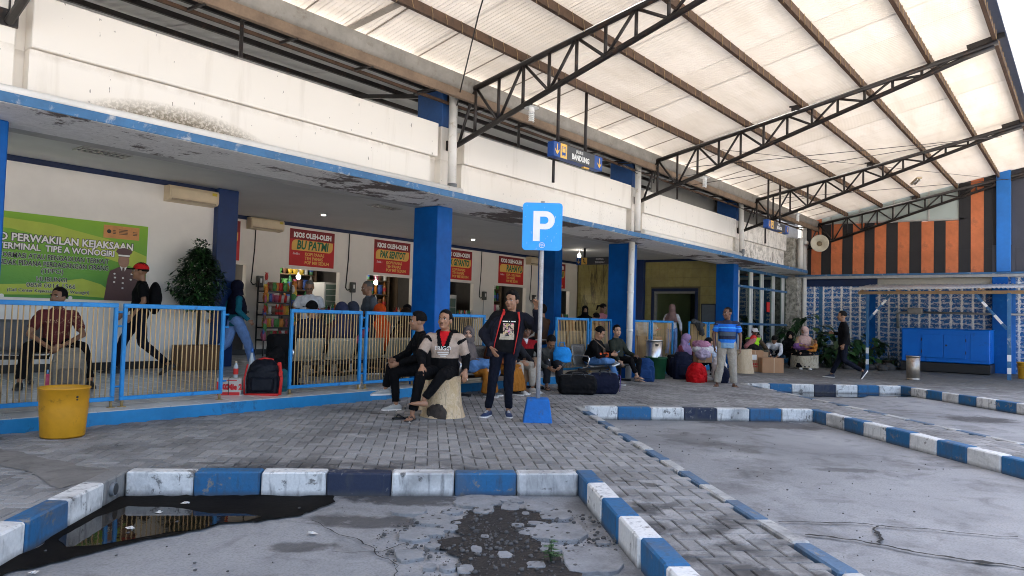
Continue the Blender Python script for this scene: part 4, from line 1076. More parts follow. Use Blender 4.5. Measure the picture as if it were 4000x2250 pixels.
# waiting room sign: faces along the hall
RS = (0, 0, 0)
g_ = thing('hanging_sign', 'dark hanging sign reading RUANG TUNGGU inside the hall', 'sign', (18.0, 11.95, 3.01), R(-90), 'hanging lane signs')
b = MB(); b.cbox((.62, 0, 0), (1.25, .1, .215), .005); b.build('sign_box', SG, g_)
b = MB(); b.box((.08, -.053, 0), (.16, .004, .2)); b.build('arrow_panel', SB, g_)
b = MB(); b.box((.27, -.053, 0), (.20, .004, .2)); b.build('symbol_panel', SY, g_)
arrow(g_, .08, -.057, 0, .15, SY)
b = MB(); b.ell((.25, -.056, .055), (.02, .002, .02), 10, 6); b.box((.262, -.056, .0), (.03, .003, .07)); b.box((.285, -.056, -.035), (.06, .003, .022)); b.box((.305, -.056, -.06), (.02, .003, .04)); b.build('seated_figure_symbol', BLACKP, g_)
text('RUANG', .075, TXT_W, g_, (.80, -.053, .045), FRONT); text('TUNGGU', .075, TXT_W, g_, (.80, -.053, -.048), FRONT)
b = MB(); b.bar((.25, 0, .11), (.25, 0, .385), .05, .05); b.build('hanging_rod', DARK, g_)
# kiosk posters
names = [('', '', 7.48), ('', 'BU PATMI', 10.05), ('', 'PAK SENTOT', 12.63), ('', 'PAK GIYANTO', 15.20), ('', 'RAHAYU', 17.77), ('', 'NI', 20.22)]
lines = {4: ['KOPI - SUSU PANAS', 'TEH PANAS', 'POP MIE SEDUH']}
labs = ['red kiosk poster half hidden behind the navy hall column', 'red kiosk poster reading BU PATMI above the snack rack', 'red kiosk poster reading PAK SENTOT left of the middle blue column', 'red kiosk poster reading GIYANTO partly behind the middle blue column', 'red kiosk poster reading RAHAYU left of the parking sign pole', 'red kiosk poster mostly hidden behind the blue hall column']
for i, (_, nm, x0) in enumerate(names):
    p = thing('kiosk_poster', labs[i], 'poster', (x0, YK - .006, 2.385), 0, 'red kiosk posters')
    W_, H_ = 1.29, .875
    b = MB(); b.box((W_ / 2, 0, H_ / 2), (W_, .006, H_)); b.build('sheet', REDP, p)
    b = MB(); b.box((W_ / 2, -.0045, H_ * .86), (W_ - .004, .003, H_ * .27)); b.build('dark_header', mat('dark_red_print', (.22, .008, .01), .55), p)
    n = 10; P = []; x1_, x2_, z1_, z2_, r_ = .055, W_ - .05, H_ * .42, H_ * .71, .12
    for (cx_, cz_, a0) in ((x1_ + r_, z2_ - r_, 180), (x2_ - .02, z2_ - .02, 90), (x2_ - r_, z1_ + r_, 0), (x1_ + .02, z1_ + .02, 270)):
        rr = r_ if a0 in (180, 0) else .02
        for k in range(6):
            a = R(a0 - 90 * k / 5); P.append((cx_ + rr * math.cos(a), cz_ + rr * math.sin(a)))
    b = MB(); b.add([(q[0], -.0075, q[1]) for q in P[::-1]], [list(range(len(P)))]); b.build('name_plate', YEL, p)
    text('KIOS OLEH-OLEH', .165, TXT_W, p, (W_ / 2, -.0075, H_ * .835), FRONT, bold=.008, sx=.84)
    ln = len(nm)
    if nm: text(nm, (.29 if ln < 9 else .255), TXT_G, p, (W_ / 2 + (.15 if i == 4 else .42 if i == 5 else 0), -.0095, H_ * .565), FRONT, bold=.009, sx=.72 if ln < 9 else .60, shear=.15)
    for k, tx in enumerate(lines.get(i, ['KOPI PANAS', 'TEH PANAS', 'POP MIE SEDUH'])):
        text(tx, .11, TXT_Y, p, (.43 if i != 4 else .40, -.0045, H_ * (.33 - .115 * k)), FRONT, bold=.002, align='LEFT', sx=.92 if i != 4 else .76)
    text('Sedia :', .075, mat('pink_lettering', (.75, .45, .45), .6), p, (.19, -.0045, H_ * .33), FRONT, sx=1, shear=.2, bold=.003)
# green banner on the back wall
bn = thing('green_banner', 'wide green banner of a prosecutor information post with white lettering and an officer', 'banner', (5.48, YW1 - .008, 1.38), 0)
W_, H_ = 3.6, 1.215
def flat(name, pts, y, m, par=None):
    b = MB(); b.add([(x, y, z) for x, z in pts], [list(range(len(pts)))]); return b.build(name, m, par or bn)
def arc(pts): return pts
t = NT('green_banner_print'); co = t.co('Object'); s = t.sep(co); n = t.noise(co, 1.6, 3)
k = t.math('ADD', t.math('MULTIPLY', s[2], .7), t.math('MULTIPLY', n, .35))
t.col(t.mix(t.ramp(k, .2, 1.05), (.06, .27, .035), (.23, .46, .02))); t.rough(.5); t.bump(t.noise(t.co('Object', (1, 1, 2.2)), 2.6, 4, .6, 1.0), .35, .04); GRNB = t.m
gx = 30; b = MB(); vs = []
for j in range(9):
    for i in range(gx + 1):
        x = -W_ + W_ * i / gx; z = H_ * j / 8
        vs.append((x, -.004 + .006 * noise.noise(Vector((x * 1.4, z * 2.2, 2))), z))
b.add(vs, [(j * (gx + 1) + i, j * (gx + 1) + i + 1, (j + 1) * (gx + 1) + i + 1, (j + 1) * (gx + 1) + i) for j in range(8) for i in range(gx)], 0, True); b.build('sheet', GRNB, bn)
LIME = mat('lime_print', (.42, .52, .05), .5, .2, 1); 
flat('lime_wave', [(-W_, H_ * .86), (-1.9, H_ * .80), (-1.2, H_ * .70), (-.55, H_ * .52), (-.01, H_ * .40), (-.01, H_ * .60), (-.6, H_ * .78), (-1.4, H_ * .90), (-2.2, H_ * .93), (-W_, H_ * .95)], -.0125, LIME)
flat('lime_wave', [(-W_, H_ * .08), (-2.3, H_ * .13), (-1.55, H_ * .17), (-.95, H_ * .26), (-.68, H_ * .20), (-.5, H_ * .1), (-.62, H_ * .03), (-1.2, H_ * .05), (-2.2, H_ * .02), (-W_, H_ * .01)], -.0125, LIME)
flat('logo_plate', [(-.68, H_ * .80), (-.14, H_ * .80), (-.14, H_ * .965), (-.68, H_ * .965)], -.0135, mat('orange_plate', (.62, .27, .08), .5))
b = MB(); b.ell((-.60, -.016, H_ * .885), (.032, .003, .032), 14, 8); b.build('round_emblem', TXT_K, bn)
for x, w_, n_ in ((-.52, .07, 3), (-.41, .14, 4), (-.22, .1, 3)):
    for k in range(n_):
        flat('small_print', [(x - (.04 if n_ == 4 else .02), H_ * (.86 + .018 * k)), (x + w_ - .05, H_ * (.86 + .018 * k)), (x + w_ - .05, H_ * (.868 + .018 * k)), (x - (.04 if n_ == 4 else .02), H_ * (.868 + .018 * k))], -.0145, TXT_K)
OUT = TXT_K
def otext(s_, sz, x, z, m, mo, bold=.004, sx=1.0, al='RIGHT'):
    text(s_, sz, mo, bn, (x, -.0125, z), FRONT, bold=bold + (sz * .055 if sz > .11 else sz * .03), sx=sx, align=al); text(s_, sz, m, bn, (x, -.0155, z), FRONT, bold=bold, sx=sx, align=al)
otext('INFO PERWAKILAN KEJAKSAAN', .150, -.22, H_ * .700, TXT_W, TXT_K, .004, .955)
otext('DI TERMINAL  TIPE A WONOGIRI', .125, -.50, H_ * .595, TXT_W, TXT_K, .003, .92)
otext('INFORMASI ATAU PENGADUAN TERKAIT', .104, -.58, H_ * .490, TXT_K, TXT_W, .002, .80)
otext('TINDAK PIDANA PERDAGANGAN ORANG', .104, -.58, H_ * .405, TXT_K, TXT_W, .002, .77)
otext('(TPPO)', .098, -1.36, H_ * .325, TXT_K, TXT_W, .001, 1.0, 'CENTER')
otext('HUBUNGI', .092, -1.36, H_ * .225, TXT_K, TXT_W, .001, 1.0, 'CENTER')
otext('0858 0014 1566', .092, -1.36, H_ * .150, TXT_K, TXT_W, .001, 1.08, 'CENTER')
otext('(Call Center Kejaksaan Negeri Wonogiri)', .064, -1.38, H_ * .085, TXT_K, TXT_W, .001, 1.0, 'CENTER')
for x in (-1.98, -1.2, -1.1):
    b = MB(); b.ell((x, -.0135, H_ * .012), (.03, .002, .03), 12, 6); b.build('round_icon', TXT_W, bn)
# printed officer
UNI = mat('uniform_print', (.105, .055, .055), .6, .15); SKP = mat('skin_print', (.36, .20, .135), .6)
ox = -.36
flat('printed_uniform', [(ox - .27, 0), (ox - .23, .34), (ox - .2, .46), (ox - .07, .53), (ox + .07, .53), (ox + .2, .46), (ox + .24, .34), (ox + .27, 0)], -.0165, UNI)
flat('printed_shirt', [(ox - .055, .54), (ox, .42), (ox + .055, .54)], -.0185, TXT_W)
flat('printed_tie', [(ox - .015, .52), (ox - .022, .44), (ox, .42), (ox + .022, .44), (ox + .015, .52)], -.0195, UNI)
b = MB(); b.ell((ox, -.0175, .63), (.085, .003, .115), 16, 10); b.build('printed_face', SKP, bn)
flat('printed_cap', [(ox - .085, .69), (ox + .085, .69), (ox + .09, .735), (ox + .125, .77), (ox + .1, .815), (ox, .835), (ox - .1, .815), (ox - .125, .77), (ox - .09, .735)], -.0215, UNI)
flat('printed_cap_band', [(ox - .087, .70), (ox + .087, .70), (ox + .087, .725), (ox - .087, .725)], -.0225, TXT_W)
for px, pz in ((-.13, .42), (.13, .43), (-.12, .36), (.12, .34), (-.13, .29), (0, .36), (0, .28), (0, .2)): 
    b = MB(); b.ell((ox + px, -.0185, pz), (.018, .002, .014), 8, 5); b.build('printed_badge', TXT_W, bn)
# parking sign
ps = thing('parking_sign', 'blue parking sign with a white P on a grey pole in a blue block', 'sign', (7.36, 5.43, 0), R(-51.5))
b = MB(); b.add([(x * k_, y * k_, z) for z, k_ in ((0, .5), (.27, .385), (.285, .37)) for x, y in ((-.36, -.36), (.36, -.36), (.36, .36), (-.36, .36))] , [(0, 1, 5, 4), (1, 2, 6, 5), (2, 3, 7, 6), (3, 0, 4, 7), (4, 5, 9, 8), (5, 6, 10, 9), (6, 7, 11, 10), (7, 4, 8, 11), (8, 9, 10, 11)])
blk = b.build('base_block', mat('block_blue', (.002, .14, .50), .7, .3, 4, .5, 30, grime=.2, gcol=(.05, .07, .11)), ps); md = blk.modifiers.new('b', 'BEVEL'); md.width = .012; md.segments = 2
b = MB(); b.tube([(0, 0, .2), (.004, 0, 1.2), (.0, 0, 2.76)], .027, 16); b.build('pole', mat('worn_grey_pole', (.42, .41, .40), .5, .4, 8, .15, 60, metal=.2, grime=.2, gcol=(.2, .19, .18)), ps)
def rrect(w_, h_, r_, n_=6):
    P = []
    for cx_, cz_, a0 in ((w_ / 2 - r_, h_ / 2 - r_, 0), (-w_ / 2 + r_, h_ / 2 - r_, 90), (-w_ / 2 + r_, -h_ / 2 + r_, 180), (w_ / 2 - r_, -h_ / 2 + r_, 270)):
        for k in range(n_ + 1): a = R(a0 + 90 * k / n_); P.append((cx_ + r_ * math.cos(a), cz_ + r_ * math.sin(a)))
    return P
PB = mat('sign_sky_blue', (.006, .33, .90), .35, .06, 2, .03, 20, grime=.02, gcol=(.5, .5, .5))
def plate(w_, h_, r_, y0, y1, m, name, par, z):
    b = MB(); P = rrect(w_, h_, r_); n_ = len(P)
    b.add([(x, y0, z_) for x, z_ in P] + [(x, y1, z_) for x, z_ in P], [list(range(n_)), list(range(2 * n_ - 1, n_ - 1, -1))] + [[i, n_ + i, n_ + (i + 1) % n_, (i + 1) % n_] for i in range(n_)])
    o = b.build(name, m, par); o.location = (0, 0, z); return o
zc = 2.435
plate(.50, .60, .045, -.034, -.028, PB, 'plate', ps, zc)
# the letter, hand drawn outline with a counter: stem and bowl
b = MB(); n_ = 14; st0, st1, w0 = -.115, -.03, .085
b.quad((st0, -.036, -.185), (st1, -.036, -.185), (st1, -.036, .195), (st0, -.036, .195))
outer = [(st1, .195)] + [(.04 + .115 * math.cos(R(90 - 180 * k / n_)), .08 + .115 * math.sin(R(90 - 180 * k / n_))) for k in range(n_ + 1)] + [(st1, -.035)]
inner = [(st1, .125)] + [(.03 + .045 * math.cos(R(90 - 180 * k / n_)), .08 + .045 * math.sin(R(90 - 180 * k / n_))) for k in range(n_ + 1)] + [(st1, .035)]
m_ = len(outer)
b.add([(x, -.036, z) for x, z in outer] + [(x, -.036, z) for x, z in inner], [[i, m_ + i, m_ + i + 1, i + 1] for i in range(m_ - 1)])
o = b.build('letter_p', mat('white_sign_film', (.8, .8, .8), .4, .03, 4, 0, 20, grime=.03, gcol=(.3, .35, .4)), ps); o.location = (0, 0, zc)
b = MB(); 
for k in range(24):
    a0, a1 = R(15 * k), R(15 * k + 15)
    b.quad((.035 * math.cos(a0), -.0355, .035 * math.sin(a0)), (.035 * math.cos(a1), -.0355, .035 * math.sin(a1)), (.031 * math.cos(a1), -.0355, .031 * math.sin(a1)), (.031 * math.cos(a0), -.0355, .031 * math.sin(a0)))
b.box((0, -.0355, 0), (.062, .001, .004)); b.box((0, -.0355, -.015), (.004, .001, .03))
for q in (-.014, -.005, .005, .014): b.box((q, -.0355, .012), (.004, .001, .012))
o = b.build('maker_stamp', TXT_W, ps); o.location = (0, 0, zc - .235)
b = MB()
for k in range(26):
    x, z = rng.uniform(-.23, .23), rng.uniform(-.28, .28); L = rng.uniform(.006, .03)
    b.quad((x, -.0345, z), (x + .003, -.0345, z), (x + .004, -.0345, z + L), (x + .001, -.0345, z + L))
o = b.build('paint_scratches', mat('scratch_white', (.45, .62, .75), .6), ps); o.location = (0, 0, zc)
tag(o, kind='stuff')
b = MB(); b.box((0, -.0, zc + .17), (.08, .06, .03)); b.box((0, 0, zc - .17), (.08, .06, .03)); b.build('pole_clamp', GALV, ps)
# framed board on the yellow wall, door interior
bd_ = thing('framed_board', 'dark framed information board on the yellow tiled wall right of the door', 'board', (XT - .02, 9.70, 1.58), R(-90))
b = MB(); b.cbox((0, 0, 0), (.50, .025, .68), .006); b.build('frame', BLACKP, bd_)
b = MB(); b.box((0, -.015, 0), (.44, .004, .61)); b.build('print', mat('grey_blue_print', (.13, .16, .19), .3, .25, 3), bd_)
# ------------------------------------------------------------------ people
SKIN = {}
def skin(k):
    if k not in SKIN:
        base = {'tan': (.37, .19, .11), 'brown': (.27, .135, .075), 'dark': (.175, .082, .048), 'light': (.52, .31, .21)}[k]
        t = NT('skin_' + k); co = t.co('Object'); n = t.noise(co, 14, 4)
        t.col(t.mix(t.ramp(n, .3, .7), dk(base, .82), base)); t.rough(.5); t.b.inputs['Subsurface Weight'].default_value = .06; t.b.inputs['Subsurface Radius'].default_value = (.02, .008, .005)
        SKIN[k] = t.m
    return SKIN[k]
LIP = mat('lip', (.22, .085, .06), .5); EYEW = mat('eye_white', (.55, .53, .5), .3); EYED = mat('dark_iris', (.012, .008, .006), .2)
HAIR = mat('black_hair', (.006, .005, .005), .7, .4, 30, .6, 220, spec=.15)
HAIRG = mat('greying_hair', (.09, .085, .08), .6, .5, 60, .5, 200)
def V(*a): return Vector(a)

class Solid:
    """overlapping shapes that become one skin; remembers which shape each face came from"""
    def __init__(s): s.b = MB(); s.seg = []
    def cap(s, A, B, ra, rb, pid, flatA=False, flatB=False, n=12, sq=1.0, side=None):
        A, B = Vector(A), Vector(B)
        if (B - A).length < 1e-4: B = A + V(0, 0, .001)
        x, y, d = basis(B - A)
        if side is not None:
            x = Vector(side); x = (x - d * x.dot(d)).normalized(); y = d.cross(x)
        rings = []
        if not flatA:
            for a in (80, 55, 28): rings.append((A - d * ra * math.sin(R(a)), x * ra * math.cos(R(a)), y * ra * sq * math.cos(R(a))))
        rings.append((A, x * ra, y * ra * sq)); rings.append((A.lerp(B, .5), x * (ra + rb) / 2, y * (ra + rb) / 2 * sq)); rings.append((B, x * rb, y * rb * sq))
        if not flatB:
            for a in (28, 55, 80): rings.append((B + d * rb * math.sin(R(a)), x * rb * math.cos(R(a)), y * rb * sq * math.cos(R(a))))
        s.b.loft(rings, 0, n); s.seg.append((A, B, ra, rb, pid)); return s
    def loft(s, rings, pid, n=16):
        s.b.loft(rings, 0, n)
        for i in range(len(rings) - 1):
            a, c = rings[i], rings[i + 1]
            s.seg.append((Vector(a[0]), Vector(c[0]), (Vector(a[1]).length + Vector(a[2]).length) / 2, (Vector(c[1]).length + Vector(c[2]).length) / 2, pid))
        return s
    def ell(s, c, rad, pid, M=None, n=14, m=9):
        s.b.ell(c, rad, n, m, 0, M); s.seg.append((Vector(c), Vector(c) + V(0, 0, .001), sum(rad) / 3, sum(rad) / 3, pid)); return s
    def build(s, name, mats, parent, vox, zone=None, smooth=4, wr=0.0, wsc=(13, 13, 8), seed=0.0, top=False, after=None):
        tmp = bpy.data.objects.new('tmp', s.b.mesh('tmp', mats)); COL.objects.link(tmp)
        md = tmp.modifiers.new('r', 'REMESH'); md.mode = 'VOXEL'; md.voxel_size = vox; md.use_smooth_shade = True
        if smooth: sm = tmp.modifiers.new('s', 'SMOOTH'); sm.factor = .5; sm.iterations = smooth
        dg = bpy.context.evaluated_depsgraph_get(); dg.update()
        me = bpy.data.meshes.new_from_object(tmp.evaluated_get(dg)); old = tmp.data
        bpy.data.objects.remove(tmp); bpy.data.meshes.remove(old)
        me.name = name; me.materials.clear()
        for m in (mats if isinstance(mats, (list, tuple)) else [mats]): me.materials.append(m)
        nv = len(me.vertices)
        if wr and nv:
            co = np.empty(nv * 3); me.vertices.foreach_get('co', co); co = co.reshape(-1, 3)
            nm = np.empty(nv * 3); me.vertices.foreach_get('normal', nm); nm = nm.reshape(-1, 3)
            dsp = np.array([noise.noise(Vector((p[0] * wsc[0] + seed, p[1] * wsc[1], p[2] * wsc[2]))) + .45 * (1 - 2.2 * abs(noise.noise(Vector((p[0] * wsc[0] * 1.9, p[1] * wsc[1] * 1.9 + seed, p[2] * wsc[2] * 2.1))))) for p in co])
            co += nm * (dsp * wr)[:, None]; me.vertices.foreach_set('co', co.ravel())
        npoly = len(me.polygons)
        if npoly:
            me.polygons.foreach_set('use_smooth', [True] * npoly)
        if zone is not None and npoly:
            c = np.empty(npoly * 3); me.polygons.foreach_get('center', c); c = c.reshape(-1, 3)
            best = np.full(npoly, 1e9); pid = np.zeros(npoly, int); names = []
            for A, B, ra, rb, q in s.seg:
                if q not in names: names.append(q)
                a = np.array(A); d = np.array(B) - a; L2 = max(d @ d, 1e-9)
                tt = np.clip((c - a) @ d / L2, 0, 1); dist = np.linalg.norm(c - a - tt[:, None] * d, axis=1) - (ra + (rb - ra) * tt)
                k = dist < best; best[k] = dist[k]; pid[k] = names.index(q)
            me.polygons.foreach_set('material_index', [zone(c[i], names[pid[i]]) for i in range(npoly)])
        me.update()
        o = bpy.data.objects.new(name, me); link(o, parent); return o

def seat_pose(h=.44, **k):
    P = dict(p=(0, 0, h + .09), c=(0, -.05, h + .55), kR=(.12, .44, h + .05), kL=(-.12, .44, h + .05), aR=(.13, .46, .085), aL=(-.13, .46, .085),
             eR=(.26, .06, h + .28), eL=(-.26, .06, h + .28), wR=(.16, .28, h + .17), wL=(-.16, .28, h + .17))
    P.update(k); return P
def stand_pose(**k):
    P = dict(p=(0, 0, .90), c=(0, -.015, 1.36), kR=(.10, .02, .48), kL=(-.10, .02, .48), aR=(.115, -.03, .085), aL=(-.115, -.03, .085),
             eR=(.265, -.03, 1.09), eL=(-.265, -.03, 1.09), wR=(.28, .06, .85), wL=(-.28, .06, .85))
    P.update(k); return P

def hand(S_, w, d, nrm, curl, lod, sc=1.0, lat=1):
    """palm, four fingers and a thumb; d = direction of the hand, nrm = palm normal, lat = +1 thumb on the x side"""
    d = Vector(d).normalized(); nrm = Vector(nrm); nrm = (nrm - d * nrm.dot(d)).normalized(); sd = d.cross(nrm) * lat
    w = Vector(w); pl = .085 * sc
    S_.cap(w, w + d * pl * .9, .026 * sc, .033 * sc, 'hand', sq=.55, side=sd)
    if lod == 0:
        S_.cap(w + d * pl, w + d * (pl + .05 * sc) + nrm * .03 * curl, .032 * sc, .024 * sc, 'hand', sq=.5, side=sd); return
    for i, L in enumerate((.064, .074, .07, .055)):
        off = sd * ((i - 1.5) * -.0185 * sc) ; a = w + d * pl * .92 + off
        c1 = curl * R(50); c2 = curl * R(115)
        b_ = a + (d * math.cos(c1) + nrm * math.sin(c1)) * L * .55 * sc + off * .12
        e_ = b_ + (d * math.cos(c2) + nrm * math.sin(c2)) * L * .55 * sc
        S_.cap(a - d * .02, b_, .0095 * sc, .0088 * sc, 'hand', n=8); S_.cap(b_, e_, .0088 * sc, .0072 * sc, 'hand', n=8)
    a = w + d * .022 * sc + sd * .022 * sc; b_ = a + (d * .75 + sd * .75 + nrm * .25).normalized() * .042 * sc; e_ = b_ + (d * .95 + sd * .15 + nrm * (.2 + .5 * curl)).normalized() * .034 * sc
    S_.cap(a, b_, .0125 * sc, .0105 * sc, 'hand', n=8); S_.cap(b_, e_, .0105 * sc, .0085 * sc, 'hand', n=8)

def person(label, loc, heading, pose, *, lod=1, sk='tan', scale=1.0, hyaw=0, hpitch=0, hroll=0, head=None, hair='short', hairm=None, hijab=None, hdrape=.26, cap=None, capm2=None,
           shirt=None, sleeve='short', zone=None, smats=None, sw=1.0, shirt_len=.12, bulk=1.0, trousers=None, tw=1.0, skirt=None, shoes=None, sole=None, fR=None, fL=None,
           hands=None, female=False, beard=False, wr=.010, seed=None, group=None, barefoot=(), hems=None, shirt_open=False):
    seed = seed if seed is not None else rng.uniform(0, 50)
    vb = {2: .0065, 1: .0105, 0: .016}[lod]; vc = {2: .010, 1: .0135, 0: .019}[lod]
    P = {k: Vector(v) for k, v in pose.items()}
    p, c = P['p'], P['c']
    d = (c - p).normalized(); tw_ = pose.get('twist', 0)
    side = Matrix.Rotation(R(P.get('twist', Vector((0,))).x if False else 0), 3, 'Z') @ V(1, 0, 0)
    if 'sdir' in P: side = P['sdir'].normalized()
    side = (side - d * side.dot(d)).normalized(); f = d.cross(side) * -1          # forward
    f = side.cross(d) * -1 if False else (d.cross(side))
    if f.y < 0: f = -f
    shw = (.165 if female else .185) * (.5 + .5 * bulk)
    sR, sL = c + side * shw - d * .035, c - side * shw - d * .035
    hw = .088
    hside = V(1, 0, 0) if 'hdir' not in P else P['hdir'].normalized()
    hR, hL = p + hside * hw, p - hside * hw
    hd = Vector(head) if head is not None else c + d * .06 + V(0, 0, .138) + f * .035
    HM = Matrix.Rotation(R(hyaw), 3, 'Z') @ Matrix.Rotation(R(-hpitch) * -1, 3, 'X') @ Matrix.Rotation(R(hroll), 3, 'Y') * (1.0 + .10)
    def H(x, y, z): return hd + HM @ V(x, y, z)
    SK = skin(sk)
    # ---- body
    B = Solid()
    B.ell(H(0, -.008, .028), (.073, .092, .086), 'head', HM); B.ell(H(0, .024, -.03), (.062, .067, .086), 'head', HM); B.ell(H(0, .037, -.078), (.043, .045, .036), 'head', HM)
    B.cap(H(0, .086, .006), H(0, .099, -.028), .009, .0135, 'head'); B.ell(H(0, .078, .022), (.046, .018, .010), 'head', HM)
    for s_ in (-1, 1):
        B.ell(H(s_ * .074, -.006, -.012), (.010, .021, .031), 'head', HM); B.ell(H(s_ * .035, .066, -.03), (.022, .02, .022), 'head', HM)
        B.cap(H(s_ * .012, .093, -.031), H(s_ * .013, .09, -.033), .008, .008, 'head', n=8)
    B.ell(H(0, .083, -.064), (.020, .009, .0075), 'lip', HM); B.ell(H(0, .076, -.09), (.02, .016, .015), 'head', HM)
    B.cap(H(0, -.022, -.05), c + d * .01, .050 if not female else .044, .058 if not female else .05, 'neck')
    B.loft([(p - d * .05, side * .135, f * .09), (p + d * .12, side * .12, f * .08), (p.lerp(c, .55), side * .125, f * .085), (c - d * .08, side * .14, f * .085), (c + d * .01, side * .07, f * .06)], 'trunk')
    B.cap(c - d * .03, sR, .05, .046, 'trunk'); B.cap(c - d * .03, sL, .05, .046, 'trunk')
    for S_, E_, W_, q in ((sR, P['eR'], P['wR'], 'R'), (sL, P['eL'], P['wL'], 'L')):
        k = .88 if female else 1.0
        B.cap(S_, E_, .046 * k, .037 * k, 'arm' + q); B.cap(E_, W_, .037 * k, .025 * k, 'arm' + q)
        hs = (hands or {}).get(q, {})
        if hs.get('none'): continue
        hdv = Vector(hs.get('d', W_ - E_)); nn = Vector(hs.get('n', (-side if q == 'R' else side)))
        hand(B, W_, hdv, nn, hs.get('curl', .35), lod, .95 if female else 1.02, lat=hs.get('lat', 1 if q == 'R' else -1))
    foots = {}
    for h_, K_, A_, q in ((hR, P['kR'], P['aR'], 'R'), (hL, P['kL'], P['aL'], 'L')):
        B.cap(h_, K_, .07, .047, 'leg'); B.cap(K_, A_, .045, .032, 'leg')
        fd = Vector((fR if q == 'R' else fL) or (.12 if q == 'R' else -.12, 1, 0)).normalized()
        shin = (A_ - K_).normalized(); upv = -shin; upv = (upv - fd * upv.dot(fd))
        if upv.length < .2: upv = V(0, 0, 1) - fd * fd.z
        upv.normalize()
        if abs(fd.z) < .25: upv = (V(0, 0, 1) - fd * fd.z).normalized()
        foots[q] = (A_, fd, upv)
        if q in barefoot or shoes in ('sandal',):
            x = fd.cross(upv); heel = A_ - upv * .055
            B.loft([(heel - fd * .05, x * .028, upv * .03), (heel - fd * .01, x * .034, upv * .036), (heel + fd * .07 - upv * .006, x * .04, upv * .03), (heel + fd * .125 - upv * .012, x * .044, upv * .02), (heel + fd * .15 - upv * .015, x * .04, upv * .015)], 'foot')
            for i in range(5):
                o_ = x * ((i - 2) * .0165) * (1 if q == 'L' else -1); L = .035 - .004 * abs(i - 1)
                B.cap(heel + fd * .14 + o_ - upv * .016, heel + fd * (.145 + L - .004 * i) + o_ - upv * .018, .010, .008, 'foot', n=8)
    root = B.build('person', [SK, LIP], None, vb, zone=lambda c_, q: 1 if q == 'lip' else 0, smooth=3 if lod else 2)
    root.location = loc; root.rotation_euler = (0, 0, R(heading - 90)); root.scale = (scale,) * 3
    tag(root, label, 'person', group)
    # ---- face
    if lod >= 1:
        for s_ in (-1, 1):
            b = MB(); b.ell(H(s_ * .031, .074, .004), (.0145, .010, .0075), 10, 6, 0, HM); b.ell(H(s_ * .031, .0815, .004), (.0068, .0045, .0066), 8, 5, 1, HM)
            b.ell(H(s_ * .031, .0795, .0115), (.016, .007, .0028), 8, 5, 2, HM); b.build('eye', [EYEW, EYED, HAIR], root)
            b = MB(); b.tube([H(s_ * .012, .094, .021), H(s_ * .03, .0935, .0275), H(s_ * .049, .079, .022)], [.0035, .0045, .002], 6); b.build('eyebrow', HAIR, root)
    if beard:
        b = MB(); b.tube([H(-.026, .084, -.056), H(0, .1005, -.047), H(.026, .084, -.056)], [.002, .0045, .002], 6); b.build('moustache', HAIR, root)
    # ---- hair, hijab, cap
    hm = hairm or HAIR
    def sstep(a, b_, x): t_ = max(0, min(1, (x - a) / (b_ - a))); return t_ * t_ * (3 - 2 * t_)
    if hair and not hijab:
        lowb = {'short': -.25, 'long': -.9, 'crop': -.1, 'side': -.2}.get(hair, -.25); vol = {'short': 1.0, 'long': 1.05, 'crop': .95, 'side': 1.05}.get(hair, 1)
        def fn(u_):
            hl = .56 + .08 * math.cos(u_.x * 5) if u_.y > 0 else .5                    # hairline on the brow
            yb = .08 + .42 * sstep(.50, .85, abs(u_.x)); face = sstep(yb - .16, yb + .16, u_.y) * (1 - sstep(hl - .12, hl + .06, u_.z))
            neck = 1 - sstep(lowb - .15, lowb + .1, u_.z)
            m_ = max(face, neck); top_ = max(0, u_.z) * (.09 if hair != 'crop' else .0) + (.12 * max(0, u_.y) * max(0, u_.z) if hair == 'side' else 0)
            r_ = vol * (1 + top_ + .045 * noise.noise(u_ * 7 + V(seed, 0, 0)) + .03 * noise.noise(u_ * 19 + V(seed, 0, 0)))
            return r_ * (1 - m_) + .80 * m_
        b = MB(); b.ell(H(0, -.012, .026), (.0775, .0985, .096), 40 if lod else 24, 28 if lod else 16, 0, HM, fn); b.build('hair', hm, root)
        if hair == 'tail':
            b = MB(); b.tube([H(0, -.10, .03), H(0, -.15, 0), H(0, -.13, -.12)], [.025, .035, .015], 10); b.build('ponytail', hm, root)
    if hijab:
        def fh(u_):
            q_ = (u_.x / .55) ** 2 + ((u_.z + .12) / .62) ** 2
            m_ = (1 - sstep(.75, 1.1, q_)) * sstep(.05, .25, u_.y)
            return (1 + .02 * noise.noise(u_ * 6 + V(seed, 0, 0))) * (1 - m_) + .70 * m_
        b = MB(); b.ell(H(0, -.008, .012), (.094, .115, .120), 36, 26, 0, HM, fh)
        dn = -d; rr = [(H(0, -.012, -.035), HM @ V(.090, 0, 0), HM @ V(0, .098, -.02)), (H(0, .006, -.115), HM @ V(.088, 0, 0), HM @ V(0, .095, -.02)), (c + d * .05 + f * .012, side * .115, f * .10), (c - d * .03 + f * .015, side * .195, f * .125), (c - d * (.03 + hdrape * .5) + f * .02, side * .225, f * .15), (c - d * (.03 + hdrape) + f * .02, side * .215, f * .158)]
        n0 = len(b.v); b.loft(rr, 0, 40, caps=False)
        for i in range(n0, len(b.v)):
            v = Vector(b.v[i]); k = (i - n0) // 40
            a = (i - n0) % 40; fo = (.006 * k) * math.sin(a * 1.9 + seed + k * .8) * (.5 + .5 * math.sin(a * .7 + seed))
            ctr = Vector(rr[k][0]); b.v[i] = tuple(v + (v - ctr).normalized() * fo)
        o = b.build('headscarf', hijab, root); md = o.modifiers.new('t', 'SOLIDIFY'); md.thickness = .006
